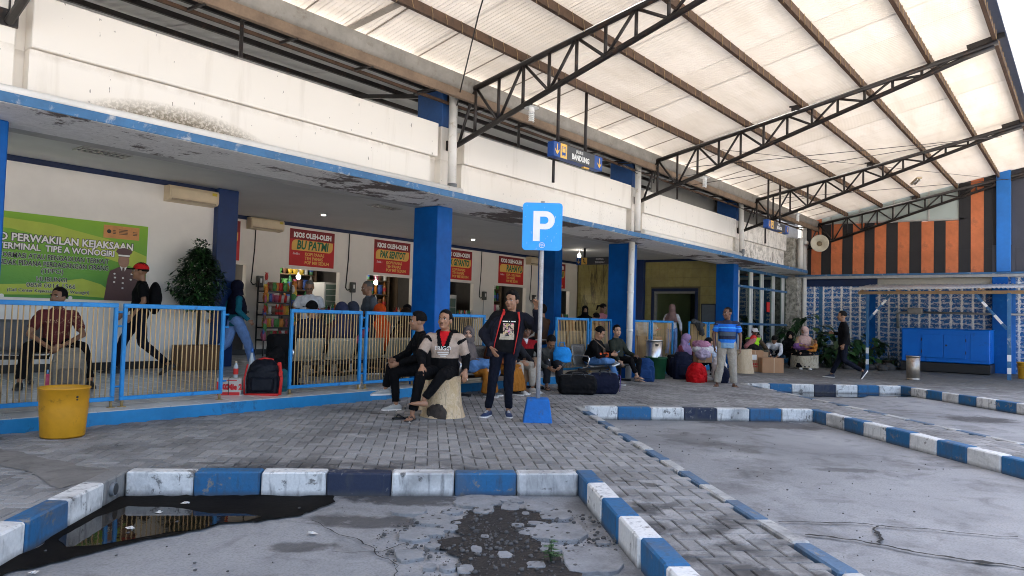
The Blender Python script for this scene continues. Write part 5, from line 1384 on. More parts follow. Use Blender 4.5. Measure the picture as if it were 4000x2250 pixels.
    if cap:
        b = MB(); b.ell(H(0, -.010, .036), (.084, .104, .090), 26, 18, 0, HM, lambda u_: 1 if u_.z > -.02 else .82)
        n_ = 9; vs = []
        for lay in (0, 1):
            for i in range(n_):
                a = R(180 * i / (n_ - 1)); vs.append(H(.074 * math.cos(a), .055 + .015 * 0 + .035 * math.sin(a), .045 - .006 * lay))
            for i in range(n_):
                a = R(180 * i / (n_ - 1)); vs.append(H(.080 * math.cos(a), .072 + .105 * math.sin(a), .032 + .012 * (1 - abs(math.cos(a))) - .006 * lay))
        b.add(vs, [(i, i + 1, n_ + i + 1, n_ + i) for i in range(n_ - 1)] + [(2 * n_ + i, 3 * n_ + i, 3 * n_ + i + 1, 2 * n_ + i + 1) for i in range(n_ - 1)] + [(n_ + i, n_ + i + 1, 3 * n_ + i + 1, 3 * n_ + i) for i in range(n_ - 1)], 1)
        b.build('cap', [cap, capm2 or cap], root)
    # ---- trousers or skirt
    if trousers:
        T = Solid(); T.loft([(p + V(0, 0, .10) if abs(d.z) > .5 else p + d * .1, side * .145, f * .105), (p, hside * .168, f * .122), (p - V(0, 0, .06), hside * .165, f * .115)], 'hip')
        for h_, K_, A_ in ((hR, P['kR'], P['aR']), (hL, P['kL'], P['aL'])):
            T.cap(h_, K_, .092 * (.5 + .5 * tw), .068 * (.4 + .6 * tw), 'thigh'); 
            e_ = K_.lerp(A_, hems if hems else .93); T.cap(K_, e_, .066 * (.4 + .6 * tw), .050 * tw, 'shin', flatB=True)
        T.build('trousers', trousers, root, vc, wr=wr, seed=seed)
    if skirt:
        T = Solid(); km, am = (P['kR'] + P['kL']) / 2, (P['aR'] + P['aL']) / 2
        sp_ = (P['kR'] - P['kL']).length / 2
        if (km - p).length > .25 and abs((km - p).z) < .3:
            T.loft([(p + d * .12, side * .14, f * .105), (p, side * .18, f * .13), (p.lerp(km, .5) - V(0, 0, .02), V(.16 + sp_ * .4, 0, 0), V(0, 0, .1)), (km, V(.10 + sp_, 0, 0), V(0, .03, .075))], 'skirt')
            T.loft([(km + V(0, -.02, -.0), V(.09 + sp_, 0, 0), V(0, .075, 0)), (km.lerp(am, .5), V(.10 + sp_, 0, 0), V(0, .1, 0)), (am + V(0, 0, -.02), V(.13 + sp_, 0, 0), V(0, .13, 0))], 'skirt')
        else:
            T.loft([(p + d * .12, side * .14, f * .105), (p, side * .18, f * .13), (p.lerp(am, .5), V(.19, 0, 0), V(0, .17, 0)), (am + V(0, 0, -.02), V(.22, 0, 0), V(0, .24, 0))], 'skirt')
        T.build('skirt', skirt, root, vc, wr=wr * 1.6, wsc=(16, 16, 3), seed=seed)
    # ---- shirt
    sh_ = None
    if shirt:
        T = Solid(); bk = bulk * (.93 if female else 1)
        hem = p - d * (shirt_len - .1) if abs(d.z) > .3 else p
        T.loft([(hem, side * .172 * bk, f * .13 * bk), (p + d * .10, side * .162 * bk, f * .128 * bk), (p.lerp(c, .5), side * .160 * bk, f * .122 * bk), (c - d * .13, side * .178 * bk, f * .128 * bk), (c - d * .035, side * .165, f * .098), (c + d * .03, side * .088, f * .07), (c + d * .058, side * .066, f * .062)], 'torso')
        for S_, E_, W_, q in ((sR, P['eR'], P['wR'], 'R'), (sL, P['eL'], P['wL'], 'L')):
            T.cap(c - d * .035, S_, .068, .066 * (.6 + .4 * bk), 'sh' + q)
            if sleeve == 'short': T.cap(S_, S_.lerp(E_, .72), .066 * (.6 + .4 * bk), .060 * bk, 'ua' + q, flatB=True)
            elif sleeve == 'long' or sleeve == 'three':
                T.cap(S_, E_, .064 * (.6 + .4 * bk) * (.5 + .5 * sw), .056 * (.6 + .4 * bk) * sw, 'ua' + q); T.cap(E_, E_.lerp(W_, .96 if sleeve == 'long' else .55), .055 * (.6 + .4 * bk) * sw, .041 * (.7 + .3 * bk) * sw, 'fa' + q, flatB=True)
        sh_ = T.build('shirt', smats or [shirt], root, vc, zone=zone, wr=wr, seed=seed)
    # ---- shoes
    for q, (A_, fd, upv) in foots.items():
        if q in barefoot or not shoes: continue
        x = fd.cross(upv); heel = A_ - upv * .052
        if shoes == 'sandal':
            b = MB(); hl = heel - upv * .035
            P2 = [(-.07, .0), (-.05, .036), (.05, .04), (.12, .05), (.17, .042), (.195, .0)]
            poly = [(a_, w_) for a_, w_ in P2] + [(a_, -w_) for a_, w_ in P2[::-1][1:-1]]
            for lz in (0, 1): pass
            n_ = len(poly); b.add([hl + fd * a_ + x * w_ for a_, w_ in poly] + [hl + fd * a_ + x * w_ + upv * .016 for a_, w_ in poly], [list(range(n_)), list(range(2 * n_ - 1, n_ - 1, -1))] + [[i, n_ + i, n_ + (i + 1) % n_, (i + 1) % n_] for i in range(n_)])
            for s_ in (-1, 1): b.tube([hl + fd * .05 + x * .042 * s_ + upv * .012, hl + fd * .09 + x * .028 * s_ + upv * .052, hl + fd * .135 + upv * .03], .0075, 6)
            b.build('sandal', sole or BLACKP, root); continue
        b = MB(); hl = heel - upv * .008
        R_ = [(-.075, .012, .012, .0), (-.07, .03, .036, .006), (-.03, .038, .05, .012), (.03, .040, .046, .008), (.09, .045, .036, -.002), (.145, .047, .026, -.01), (.185, .036, .018, -.016), (.2, .012, .007, -.018)]
        b.loft([(hl + fd * a_ + upv * z_, x * w_, upv * h_) for a_, w_, h_, z_ in R_], 0, 14)
        P2 = [(-.078, .0), (-.07, .026), (-.03, .038), (.03, .041), (.09, .048), (.145, .050), (.185, .04), (.206, 0)]
        poly = [(a_, w_) for a_, w_ in P2] + [(a_, -w_) for a_, w_ in P2[::-1][1:-1]]; n_ = len(poly)
        b.add([hl - upv * .034 + fd * a_ + x * w_ for a_, w_ in poly] + [hl - upv * .010 + fd * a_ + x * w_ for a_, w_ in poly], [list(range(n_)), list(range(2 * n_ - 1, n_ - 1, -1))] + [[i, n_ + i, n_ + (i + 1) % n_, (i + 1) % n_] for i in range(n_)], 1)
        if lod == 2:
            for k in range(4): b.tube([hl + fd * (.03 + k * .022) + x * .02 + upv * (.045 - k * .006), hl + fd * (.03 + k * .022) + upv * (.054 - k * .006), hl + fd * (.03 + k * .022) - x * .02 + upv * (.045 - k * .006)], .0035, 5, 1)
        b.build('shoe', [shoes, sole or TXT_W], root)
    root['_'] = 0
    del root['_']
    return root, sh_, H, HM

def decal_quad(parent, shirt, w_, h_, x, z, m, name='print', n=10, back=False, off=.004):
    """a flat printed patch laid on the front of a garment"""
    bv = BVHTree.FromPolygons([v.co for v in shirt.data.vertices], [list(p.vertices) for p in shirt.data.polygons]); vs = []
    for j in range(n + 1):
        for i in range(n + 1):
            X, Z = x - w_ / 2 + w_ * i / n, z - h_ / 2 + h_ * j / n
            o_, dr = (Vector((X, 1.2, Z)), Vector((0, -1, 0))) if not back else (Vector((X, -1.2, Z)), Vector((0, 1, 0)))
            hit = bv.ray_cast(o_, dr); y = (hit[0].y if hit[0] is not None else 0.0) + (off if not back else -off); vs.append((X, y, Z))
    b = MB(); b.add(vs, [(j * (n + 1) + i, j * (n + 1) + i + 1, (j + 1) * (n + 1) + i + 1, (j + 1) * (n + 1) + i) for j in range(n) for i in range(n)], 0, True)
    return b.build(name, m, parent)
def decal_text(parent, shirt, s_, size, x, z, m, bold=.003, sx=1.0, back=False):
    o = text(s_, size, m, parent, (0, 0, 0), (0, 0, 0), 'print', bold=bold, sx=1, ex=0)
    bv = BVHTree.FromPolygons([v.co for v in shirt.data.vertices], [list(p.vertices) for p in shirt.data.polygons])
    for v in o.data.vertices:
        X, Z = v.co.x * sx * (-1 if not back else 1) + x, v.co.y + z
        hit = bv.ray_cast(Vector((X, 1.2 if not back else -1.2, Z)), Vector((0, -1 if not back else 1, 0))); y = hit[0].y if hit[0] is not None else 0
        v.co = (X, y + (.004 if not back else -.004), Z)
    return o
# ------------------------------------------------------------------ fences on the platform edge
BARM = mat('yellow_bar_paint', (.60, .40, .18), .5, .3, 3, .1, 40, grime=.08, gcol=(.2, .1, .03))
BRASS = mat('worn_brass_paint', (.30, .21, .08), .5, .4, 8)
FN = {}
def fence_panel(x0, x1, label, y=8.62):
    w_ = x1 - x0; t_ = thing('fence_panel', label, 'fence', (x0, y, .14), 0, 'blue barred fence panels on the platform edge')
    def rail(n, c, d): b = MB(); b.cbox((0, 0, 0), d, .004); o = b.build(n, BLUE_FENCE, t_); o.location = c
    rail('top_rail', (w_ / 2, 0, 1.155), (w_, .04, .05)); rail('bottom_rail', (w_ / 2, 0, .105), (w_, .04, .045))
    rail('side_post', (.02, 0, .63), (.04, .041, .998)); rail('side_post', (w_ - .02, 0, .63), (.04, .041, .998))
    n_ = max(3, round((w_ - .08) / .0545)); 
    for i in range(n_ - 1):
        if 'bar' not in FN: b = MB(); b.tube([(0, 0, .13), (.0, 0, .63), (0, 0, 1.13)], .0068, 8); FN['bar'] = b.mesh('bar', BARM)
        o = bpy.data.objects.new('bar', FN['bar']); link(o, t_); o.location = (.04 + (w_ - .08) * (i + 1) / n_, rng.uniform(-.002, .002), 0); o.rotation_euler = (rng.gauss(0, .002), rng.gauss(0, .003), 0)
    for x in (.03, w_ - .03):
        b = MB(); b.tube([(x, 0, 0), (x, 0, .09)], .017, 10); b.cbox((x, 0, .008), (.08, .06, .016), .004); b.build('foot', BRASS, t_)
    for z in (.24, .92, 1.08):
        b = MB(); b.tube([(w_ - .01, 0, z), (w_ + .055, 0, z)], .012, 8); b.build('link', BLUE_FENCE, t_)
FL_ = [(1.15, 2.35, 'fence panel at the far left edge beyond the first column'), (2.41, 3.65, 'fence panel in front of the seated man in the dark red shirt'), (3.71, 4.95, 'fence panel left of the noodle carton, in front of the red capped man'),
       (5.92, 7.17, 'fence panel right of the red-trimmed bag, in front of the woman with pink sleeves'), (7.24, 8.27, 'fence panel behind the two men sitting on stumps'), (8.72, 10.01, 'fence panel behind the woman in a grey headscarf'),
       (12.24, 13.47, 'fence panel behind the man looking at his phone'), (13.54, 14.44, 'fence panel behind the young man in the dark green shirt'), (14.95, 16.30, 'fence panel right of the third blue column, behind the steel bin'), (16.38, 17.56, 'fence panel in front of the white sack'),
       (18.52, 19.76, 'fence panel with a grey jacket slung over it'), (19.83, 20.58, 'fence panel just left of the last blue column, behind the man in the striped polo')]
for a in FL_: fence_panel(*a)

# ------------------------------------------------------------------ rows of metal seats
SEATM = mat('perforated_seat_metal', (.34, .33, .26), .45, .2, 4, .1, 60, metal=.3)
t = NT('dark_perforated_seat'); co = t.co('Object'); vo = t.n('ShaderNodeTexVoronoi'); vo.inputs['Scale'].default_value = 60; t.l(co, vo.inputs[0])
t.col(t.mix(t.ramp(vo.outputs['Distance'], .25, .4), (.05, .05, .05), (.20, .20, .19))); t.rough(.45); t.b.inputs['Metallic'].default_value = .4; SEATD = t.m
def bench(loc, heading, n_, label, m, w_=.58, h=.40, arms=True, bh=1.0):
    t_ = thing('seat_row', label, 'bench', loc, R(heading - 90), 'rows of metal waiting seats')
    x0 = -(n_ - 1) * w_ / 2
    b = MB(); b.bar((x0 - w_ * .5, -.02, h - .07), (-x0 + w_ * .5, -.02, h - .07), .06, .05); b.build('beam', BLACKP, t_)
    for k in range(n_):
        x = x0 + k * w_; s = MB(); hw_ = w_ * .44
        prof = [(.23, h - .015), (.2, h + .008), (.05, h - .012), (-.14, h - .015), (-.19, h + .02)]
        back = [(-.19, h + .02), (-.22, h + .10 * bh), (-.25, h + .22 * bh), (-.275, h + .36 * bh), (-.285, h + .42 * bh)]
        for nm, pr in (('seat', prof), ('backrest', back)):
            s = MB(); k_ = len(pr); vs = []
            for (y, z) in pr:
                for i in range(7):
                    f_ = i / 6 * 2 - 1; ww = hw_ * (1 - (.10 * (abs(z - h) / .42) if nm == 'backrest' else 0)); vs.append((x + ww * f_, y + (.02 * f_ * f_ if nm == 'backrest' else 0), z + (.012 * f_ * f_ if nm == 'seat' else 0)))
            s.add(vs, [(j * 7 + i, j * 7 + i + 1, (j + 1) * 7 + i + 1, (j + 1) * 7 + i) for j in range(k_ - 1) for i in range(6)], 0, True)
            o = s.build(nm, m, t_); md = o.modifiers.new('t', 'SOLIDIFY'); md.thickness = .018; md.offset = 0
    ends = [x0 - w_ / 2, -x0 + w_ / 2]
    if arms:
        for x in ends:
            b = MB(); b.tube([(x, -.22, h - .02), (x, -.26, h + .12), (x, -.2, h + .205), (x, -.05, h + .215), (x, .18, h + .205), (x, .215, h + .16), (x, .17, h - .01), (x, .0, h - .05)], .016, 8); b.build('armrest', CHROME, t_)
    for x in (x0 - .1, -x0 + .1):
        b = MB(); b.bar((x, -.02, h - .08), (x, -.02, .03), .05, .05); b.bar((x, -.26, .02), (x, .24, .02), .05, .04); b.build('leg', BLACKP, t_)
    return t_
bench((7.56, 9.42, zf(9.42)), 90, 4, 'row of four olive metal seats seen through the fence left of the middle column', SEATM, .60, .38, True, .78)
bench((9.75, 8.05, 0), 270, 4, 'dark seat row under the grey headscarf woman and the man in a black cap', SEATD, .60, .36)
bench((13.1, 7.98, 0), 270, 3, 'dark seat row with silver arms under the man looking at his phone', SEATD, .60, .36)
bench((3.15, 11.0, zf(11)), 258, 2, 'grey seat row against the hall wall under the seated man in the dark red shirt', mat('grey_seat', (.11, .11, .11), .5), .62, .40)
bench((14.2, 9.5, zf(9.5)), 90, 4, 'row of seats seen from behind through the fence near the phone user', mat('tan_seat', (.34, .28, .18), .5, .2), .60, .42)
bench((9.3, 10.3, zf(10.3)), 180, 2, 'pale seat row standing sideways in the hall near the counter of the white polo man', mat('pale_seat', (.3, .33, .36), .4), .6, .42)
bench((17.5, 10.0, zf(10)), 90, 4, 'row of seats deep in the hall behind the far fence panels', MC['tan_seat'], .6, .42)

# ------------------------------------------------------------------ bins
b = MB(); b.lathe([(.0, .02), (.175, .02), (.18, .0), (.192, .02), (.21, .28), (.218, .465), (.226, .47), (.226, .485), (.212, .485), (.205, .45), (.19, .41), (0, .41)], 36, jit=.03)
t_ = thing('yellow_bin', 'round yellow dented rubbish bin on the paving by the blue platform edge', 'bin', (2.87, 7.86, 0))
b.build('tub', mat('yellow_bin_paint', (.60, .285, .008), .5, .2, 3, .15, 18, grime=.10, gcol=(.12, .06, .01)), t_)
b = MB(); b.lathe([(0, .425), (.12, .43), (.2, .42)], 20, jit=.2); b.build('rubbish_fill', mat('bin_rubbish', (.05, .04, .03), .9, .6, 14, 1, 30), t_)
b = MB(); b.ell((.035, -.213, .40), (.011, .004, .011)); b.ell((.035, -.212, .375), (.009, .004, .009)); b.build('rust_hole', BLACKP, t_)
for nm, lab, loc, r_, h_, m in (('steel_bin', 'tall shiny steel bin beside the third blue column drain pipe', (15.25, 7.95, 0), .19, .86, STEEL), ('steel_bin', 'rusty steel bin standing alone in front of the blue generator', (20.72, 3.56, 0), .155, .60, mat('rusty_steel', (.45, .40, .34), .38, .5, 2.2, .15, 20, metal=.8, grime=.35, gcol=(.22, .09, .03)))):
    t_ = thing(nm, lab, 'bin', loc); b = MB(); b.lathe([(0, .0), (r_ * .96, .0), (r_, .01), (r_, .03), (r_ * .97, .035), (r_ * .97, h_ * .12), (r_, h_ * .125), (r_, h_), (r_ * .92, h_), (r_ * .9, h_ * .8), (0, h_ * .8)], 32); b.build('drum', m, t_)
    b = MB(); b.lathe([(r_ * 1.0, h_ - .03), (r_ * 1.03, h_ - .03), (r_ * 1.03, h_ + .005), (r_ * .9, h_ + .005)], 32); b.build('rim', m, t_)
    if h_ > .7:
        b = MB(); b.cbox((-r_ * .72, -r_ * .76, h_ * .88), (.08, .012, .035), .004, R(-45)); b.build('handle', BLACKP, t_)
t_ = thing('green_bin', 'green plastic tub between the blue bag and the tall steel bin', 'bin', (14.93, 7.72, 0)); b = MB(); b.lathe([(0, .01), (.19, .0), (.20, .02), (.235, .46), (.25, .465), (.25, .49), (.228, .49), (.2, .1), (0, .1)], 28); b.build('tub', mat('dark_green_plastic', (.008, .075, .03), .45), t_)
t_ = thing('yellow_bucket', 'yellow pail at the right edge beside the shelter post', 'bucket', (24.5, 1.50, 0)); b = MB(); b.lathe([(0, .01), (.13, 0), (.135, .02), (.16, .42), (.175, .43), (.175, .46), (.155, .46), (.14, .1), (0, .1)], 24); b.build('pail', mat('yellow_pail', (.58, .30, .02), .45), t_)
b = MB(); b.lathe([(.150, .3), (.166, .305), (.168, .33), (.156, .335)], 24); b.build('band', mat('yellow_pail_band', (.45, .22, .02), .45), t_)

# ------------------------------------------------------------------ wooden stumps used as seats
def log_mat(nm, c1, c2, cb, sc):
    t = NT(nm); co = t.co('Object', (1, 1, .45)); n = t.noise(co, sc, 6, .7, 1.2); n2 = t.noise(t.co('Object'), 45, 4, .7); n3 = t.noise(t.co('Object'), 3.2, 3)
    c = t.mix(t.ramp(n, .42, .58), c1, c2); c = t.mix(t.math('MULTIPLY', t.ramp(n, .55, .60), .5), c, cb); c = t.mix(t.math('MULTIPLY', t.ramp(n2, .5, .75), .35), c, cb)
    t.col(c); t.rough(.75); t.bump(t.math('ADD', n, t.math('MULTIPLY', n2, .3)), .7, .02); return t.m
LOG1 = log_mat('bare_stump_wood', (.56, .40, .22), (.74, .58, .38), (.26, .16, .08), 11); LOGT = mat('cut_wood', (.33, .26, .18), .8, .3, 10, .4, 40)
LOG3 = log_mat('flaking_bark', (.50, .44, .33), (.42, .36, .26), (.05, .035, .02), 16)
def stump(label, loc, r0, r1, h_, m, flare=.0, seed=0, knot=False):
    t_ = thing('wooden_stump', label, 'stump', loc, 0); b = MB(); n_ = 40; vs = []; rows = 10
    for j in range(rows + 1):
        z = h_ * j / rows; r_ = r0 + (r1 - r0) * j / rows + flare * (1 - j / rows) ** 3
        for i in range(n_):
            a = 2 * math.pi * i / n_; q = r_ * (1 + .09 * noise.noise(Vector((math.cos(a) * 1.2, math.sin(a) * 1.2, z * 1.2 + seed))) + .03 * noise.noise(Vector((math.cos(a) * 5, math.sin(a) * 5, z * 6 + seed))))
            vs.append((q * math.cos(a), q * math.sin(a), z + (.02 * math.cos(a + 1) if j == rows else 0)))
    b.add(vs, [(j * n_ + i, j * n_ + (i + 1) % n_, (j + 1) * n_ + (i + 1) % n_, (j + 1) * n_ + i) for j in range(rows) for i in range(n_)], 0, True); b.build('trunk_side', m, t_)
    b = MB(); top_ = vs[-n_:]; b.add(list(top_) + [(x * .5, y * .5, z) for x, y, z in top_] , [[i, (i + 1) % n_, n_ + (i + 1) % n_, n_ + i] for i in range(n_)] + [[n_ + i for i in range(n_)]]); b.build('cut_face', LOGT, t_)
    return t_
s1 = stump('pale wooden stump with a burnt hollow under the man in the beige hoodie', (6.78, 6.50, 0), .215, .205, .50, LOG1, .075, 1)
b = MB(); b.ell((-.215, -.10, .05), (.06, .14, .13), 18, 12, 0, Matrix.Rotation(R(15), 3, 'Z'), lambda u_: 1 + .2 * noise.noise(u_ * 4)); b.build('burnt_hollow', mat('charred_wood', (.06, .045, .035), .9, .6, 20, .8, 60), s1)
stump('wooden stump half hidden behind the hoodie man, under the young man in black', (7.22, 7.18, 0), .22, .2, .46, LOG1, .04, 5)
s3 = stump('low wide stump of flaking bark on small blocks under the mother with a child', (22.70, 6.80, .04), .40, .39, .36, LOG3, 0, 9)
for k in range(3):
    b = MB(); b.cbox((.26 * math.cos(k * 2.1), .26 * math.sin(k * 2.1), -.02), (.12, .1, .06), .01); b.build('foot_block', GREYP, s3)
stump('pale stump between the striped polo man and the cartons', (18.95, 7.25, 0), .25, .22, .62, log_mat('pale_stump_wood', (.55, .42, .27), (.62, .5, .34), (.4, .27, .15), 7), .03, 12)

# ------------------------------------------------------------------ luggage
def soft(name, label, cat, loc, rz, parts, group=None):
    t_ = thing(name, label, cat, loc, R(rz), group); return t_
def bagmesh(S_, nm, m, par, vox=.014, wr=.012, seed=0): return S_.build(nm, m, par, vox, None, 4, wr, (9, 9, 9), seed)
def duffel(label, loc, rz, L, W_, H_, m, strap=BLACKP, extra=None, name='travel_bag'):
    t_ = soft(name, label, 'bag', loc, rz, None)
    S_ = Solid(); S_.loft([(V(-L / 2, 0, H_ * .48), V(0, W_ * .38, 0), V(0, 0, H_ * .36)), (V(-L / 2 + .04, 0, H_ * .5), V(0, W_ * .5, 0), V(0, 0, H_ * .48)), (V(0, 0, H_ * .52), V(0, W_ * .52, 0), V(0, 0, H_ * .52)), (V(L / 2 - .04, 0, H_ * .5), V(0, W_ * .5, 0), V(0, 0, H_ * .48)), (V(L / 2, 0, H_ * .48), V(0, W_ * .38, 0), V(0, 0, H_ * .36))], 'b')
    S_.b.cbox((0, 0, H_ * .32), (L * .9, W_ * .9, H_ * .62), .03)
    bagmesh(S_, 'bag_body', m, t_, .013, .012, loc[0])
    for s_ in (-1, 1):
        b = MB(); b.tube([(-L * .2, s_ * W_ * .35, H_ * .9), (-L * .12, s_ * W_ * .1, H_ * 1.12), (L * .12, s_ * W_ * .1, H_ * 1.12), (L * .2, s_ * W_ * .35, H_ * .9)], .011, 6); b.build('handle', strap, t_)
    b = MB(); b.tube([(-L * .42, 0, H_ * 1.0), (0, .005, H_ * 1.035), (L * .42, 0, H_ * 1.0)], .005, 5); b.build('zip', GREYP, t_)
    return t_
CN = cloth('navy_bag', (.010, .013, .032), .75); CK = cloth('black_bag', (.008, .008, .009), .75); CRD = cloth('red_bag', (.55, .008, .012), .7, .25); CBL = cloth('blue_bag', (.015, .05, .16), .75)
duffel('black travel bag on the paving, left one of the pair left of the phone user', (10.55, 6.95, 0), -50, .66, .32, .33, CK)
d2 = duffel('black trolley bag with purple piping lying in front of the phone user', (11.05, 6.72, 0), -50, .50, .34, .36, CN)
b = MB(); b.tube([(.255, -.15, .05), (.265, -.15, .27), (.265, -.08, .33), (.265, .08, .33), (.265, .15, .27), (.255, .15, .05)], .008, 6); b.build('purple_piping', mat('purple_trim', (.07, .03, .22), .6), d2)
for k in range(2):
    b = MB(); b.box((.262, -.03 + k * .02, .20 - k * .03), (.006, .12 - .04 * k, .018)); b.build('white_label', TXT_W, d2)
S_ = Solid(); S_.ell((0, 0, .17), (.26, .2, .17), 'b'); S_.ell((.12, .05, .25), (.17, .13, .10), 'b'); S_.ell((-.12, -.03, .22), (.15, .13, .12), 'b')
t_ = soft('rucksack', 'floppy black rucksack heaped behind the trolley bag', 'bag', (11.15, 7.38, 0), -20, None); bagmesh(S_, 'bag_body', CK, t_, .014, .02, 3)
def upright(label, loc, rz, W_, D_, H_, m, name='backpack', m2=None, cat='backpack'):
    t_ = soft(name, label, cat, loc, rz, None)
    S_ = Solid(); S_.loft([(V(0, 0, .0), V(W_ * .46, 0, 0), V(0, D_ * .44, 0)), (V(0, 0, H_ * .1), V(W_ * .5, 0, 0), V(0, D_ * .5, 0)), (V(0, 0, H_ * .55), V(W_ * .49, 0, 0), V(0, D_ * .48, 0)), (V(0, .0, H_ * .85), V(W_ * .42, 0, 0), V(0, D_ * .38, 0)), (V(0, .01, H_), V(W_ * .22, 0, 0), V(0, D_ * .2, 0))], 'b')
    S_.b.cbox((0, 0, H_ * .35), (W_ * .86, D_ * .86, H_ * .68), .02)
    bagmesh(S_, 'bag_body', m, t_, .012, .010, loc[0])
    S_ = Solid(); S_.b.cbox((0, -D_ * .48, H_ * .32), (W_ * .66, D_ * .24, H_ * .42), .03); S_.seg.append((V(0, 0, 0), V(0, 0, .1), .1, .1, 'b')); bagmesh(S_, 'front_pocket', m2 or m, t_, .012, .006, 2)
    b = MB(); b.tube([(-.04, .03, H_ * .97), (-.03, .03, H_ * 1.06), (.03, .03, H_ * 1.06), (.04, .03, H_ * .97)], .009, 6); b.build('handle', BLACKP, t_)
    return t_
bb = upright('round topped blue backpack standing left of the green tub', (14.05, 7.52, 0), -60, .40, .26, .50, CBL)
gb = upright('grey and beige backpack standing between the feet of the man in the dark red shirt', (3.76, 10.2, zf(10.2)), -15, .42, .27, .52, cloth('beige_grey', (.25, .23, .19)), m2=cloth('warm_grey', (.16, .145, .125)))
b = MB(); b.tube([(-.23, -.03, .02), (-.23, -.03, .20)], .035, 12); b.build('pink_bottle', mat('pink_plastic', (.6, .08, .16), .4), gb); b = MB(); b.tube([(-.23, -.03, .20), (-.23, -.03, .25)], .014, 10); b.build('bottle_cap', mat('pale_blue_cap', (.2, .4, .7), .4), gb)
# red trimmed black sports bag and noodle carton on the platform
rb = upright('black and red roll-top sports bag standing on the platform beside the noodle carton', (5.66, 8.80, .14), -42, .46, .30, .48, cloth('glossy_black', (.010, .012, .018), .35), cat='bag', name='sports_bag')
b = MB(); b.tube([(-.22, -.155, .02), (.22, -.155, .02)], .018, 8); b.tube([(.235, -.14, .02), (.245, -.12, .24), (.215, -.1, .44)], .022, 8); b.tube([(-.225, -.12, .02), (-.235, -.1, .24), (-.2, -.09, .42)], .012, 8); b.tube([(-.09, 0, .475), (0, 0, .5), (.12, 0, .48)], .012, 8); b.cbox((.235, -.12, .30), (.05, .06, .07), .01); b.cbox((.21, -.1, .43), (.05, .05, .05), .01); b.build('red_trim', REDB, rb)
nb = thing('noodle_carton', 'white and red noodle carton with a bottle on top beside the sports bag', 'carton', (5.27, 8.98, .14), R(-38))
b = MB(); b.cbox((0, 0, .12), (.30, .22, .24), .006); b.build('box', mat('white_card', (.52, .48, .43), .7, .15, 3), nb)
text('Eko', .13, REDP, nb, (-.07, -.1125, .14), FRONT, bold=.008, sx=.8); text('Mie 2', .10, REDP, nb, (.075, -.1125, .125), FRONT, bold=.006, sx=.8)
b = MB(); b.box((0, -.1125, .035), (.28, .002, .05)); b.box((0, -.1125, .215), (.2, .002, .012)); b.build('red_stripe', REDP, nb); b = MB(); b.bar((.0, -.115, .0), (.0, -.115, .245), .008, .004); b.bar((0, -.114, .243), (0, .114, .243), .008, .004); b.build('twine', WIRE, nb)
def bottle(loc, m, label, capm=REDB, h_=.24, r_=.033, lab=None):
    t_ = thing('bottle', label, 'bottle', loc); b = MB(); b.lathe([(0, 0), (r_ * .9, 0), (r_, .01), (r_, h_ * .62), (r_ * .8, h_ * .74), (r_ * .38, h_ * .86), (r_ * .36, h_ * .92), (0, h_ * .92)], 16); b.build('glass', m, t_)
    b = MB(); b.lathe([(r_ * .42, h_ * .91), (r_ * .44, h_ * .91), (r_ * .44, h_), (0, h_)], 12); b.build('bottle_cap', capm, t_)
    if lab: b = MB(); b.lathe([(r_ * 1.02, h_ * .2), (r_ * 1.03, h_ * .21), (r_ * 1.03, h_ * .55), (r_ * 1.02, h_ * .56)], 16); b.build('wrapper', lab, t_)
    return t_
CLEARB = mat('clear_bottle', (.45, .5, .52), .12); 
bottle((5.33, 8.95, .38), CLEARB, 'soft drink bottle with a red wrapper standing on the noodle carton', CREAM, .22, .032, REDB)
bottle((5.62, 9.05, .14), CLEARB, 'clear water bottle with a blue cap behind the red-trimmed sports bag', mat('blue_cap', (.03, .15, .5), .4), .62, .045)
tb = soft('carrier_bag', 'black and teal carrier bags slumped behind the red-trimmed sports bag', 'bag', (5.98, 9.05, .14), 0, None); S_ = Solid(); S_.ell((0, 0, .26), (.2, .16, .27), 'b'); S_.ell((.06, .05, .5), (.13, .1, .14), 'b'); bagmesh(S_, 'bag_body', CK, tb, .015, .03, 4)
S_ = Solid(); S_.ell((.02, -.17, .17), (.13, .08, .17), 'b'); bagmesh(S_, 'teal_pocket', cloth('teal_bag', (.03, .16, .2)), tb, .015, .02, 5)
# heap at the far right of the walkway
rdb = soft('red_bag', 'bright red cloth bag in front of the heap of luggage', 'bag', (15.0, 6.78, 0), 20, None); S_ = Solid(); S_.loft([(V(0, 0, .0), V(.30, 0, 0), V(0, .2, 0)), (V(0, 0, .16), V(.33, 0, 0), V(0, .22, 0)), (V(0, 0, .32), V(.30, 0, 0), V(0, .17, 0)), (V(-.02, 0, .40), V(.24, 0, 0), V(0, .07, 0))], 'b'); bagmesh(S_, 'bag_body', CRD, rdb, .015, .03, 1)
b = MB(); b.box((-.2, -.2, .37), (.09, .01, .02)); b.build('white_tag', TXT_W, rdb)
duffel('navy holdall on the paving between the red bag and the striped polo man', (15.35, 6.35, 0), 25, .60, .30, .34, CN)
duffel('big navy sack bag left of the red bag, by the steel bin', (15.85, 7.55, 0), -70, .55, .36, .46, CN)
upright('dark backpack standing behind the red bag', (15.4, 7.3, 0), -50, .46, .36, .62, CN)
duffel('dark duffel behind the steel bin in front of the far fence', (16.35, 7.85, 0), -60, .6, .36, .50, CK)
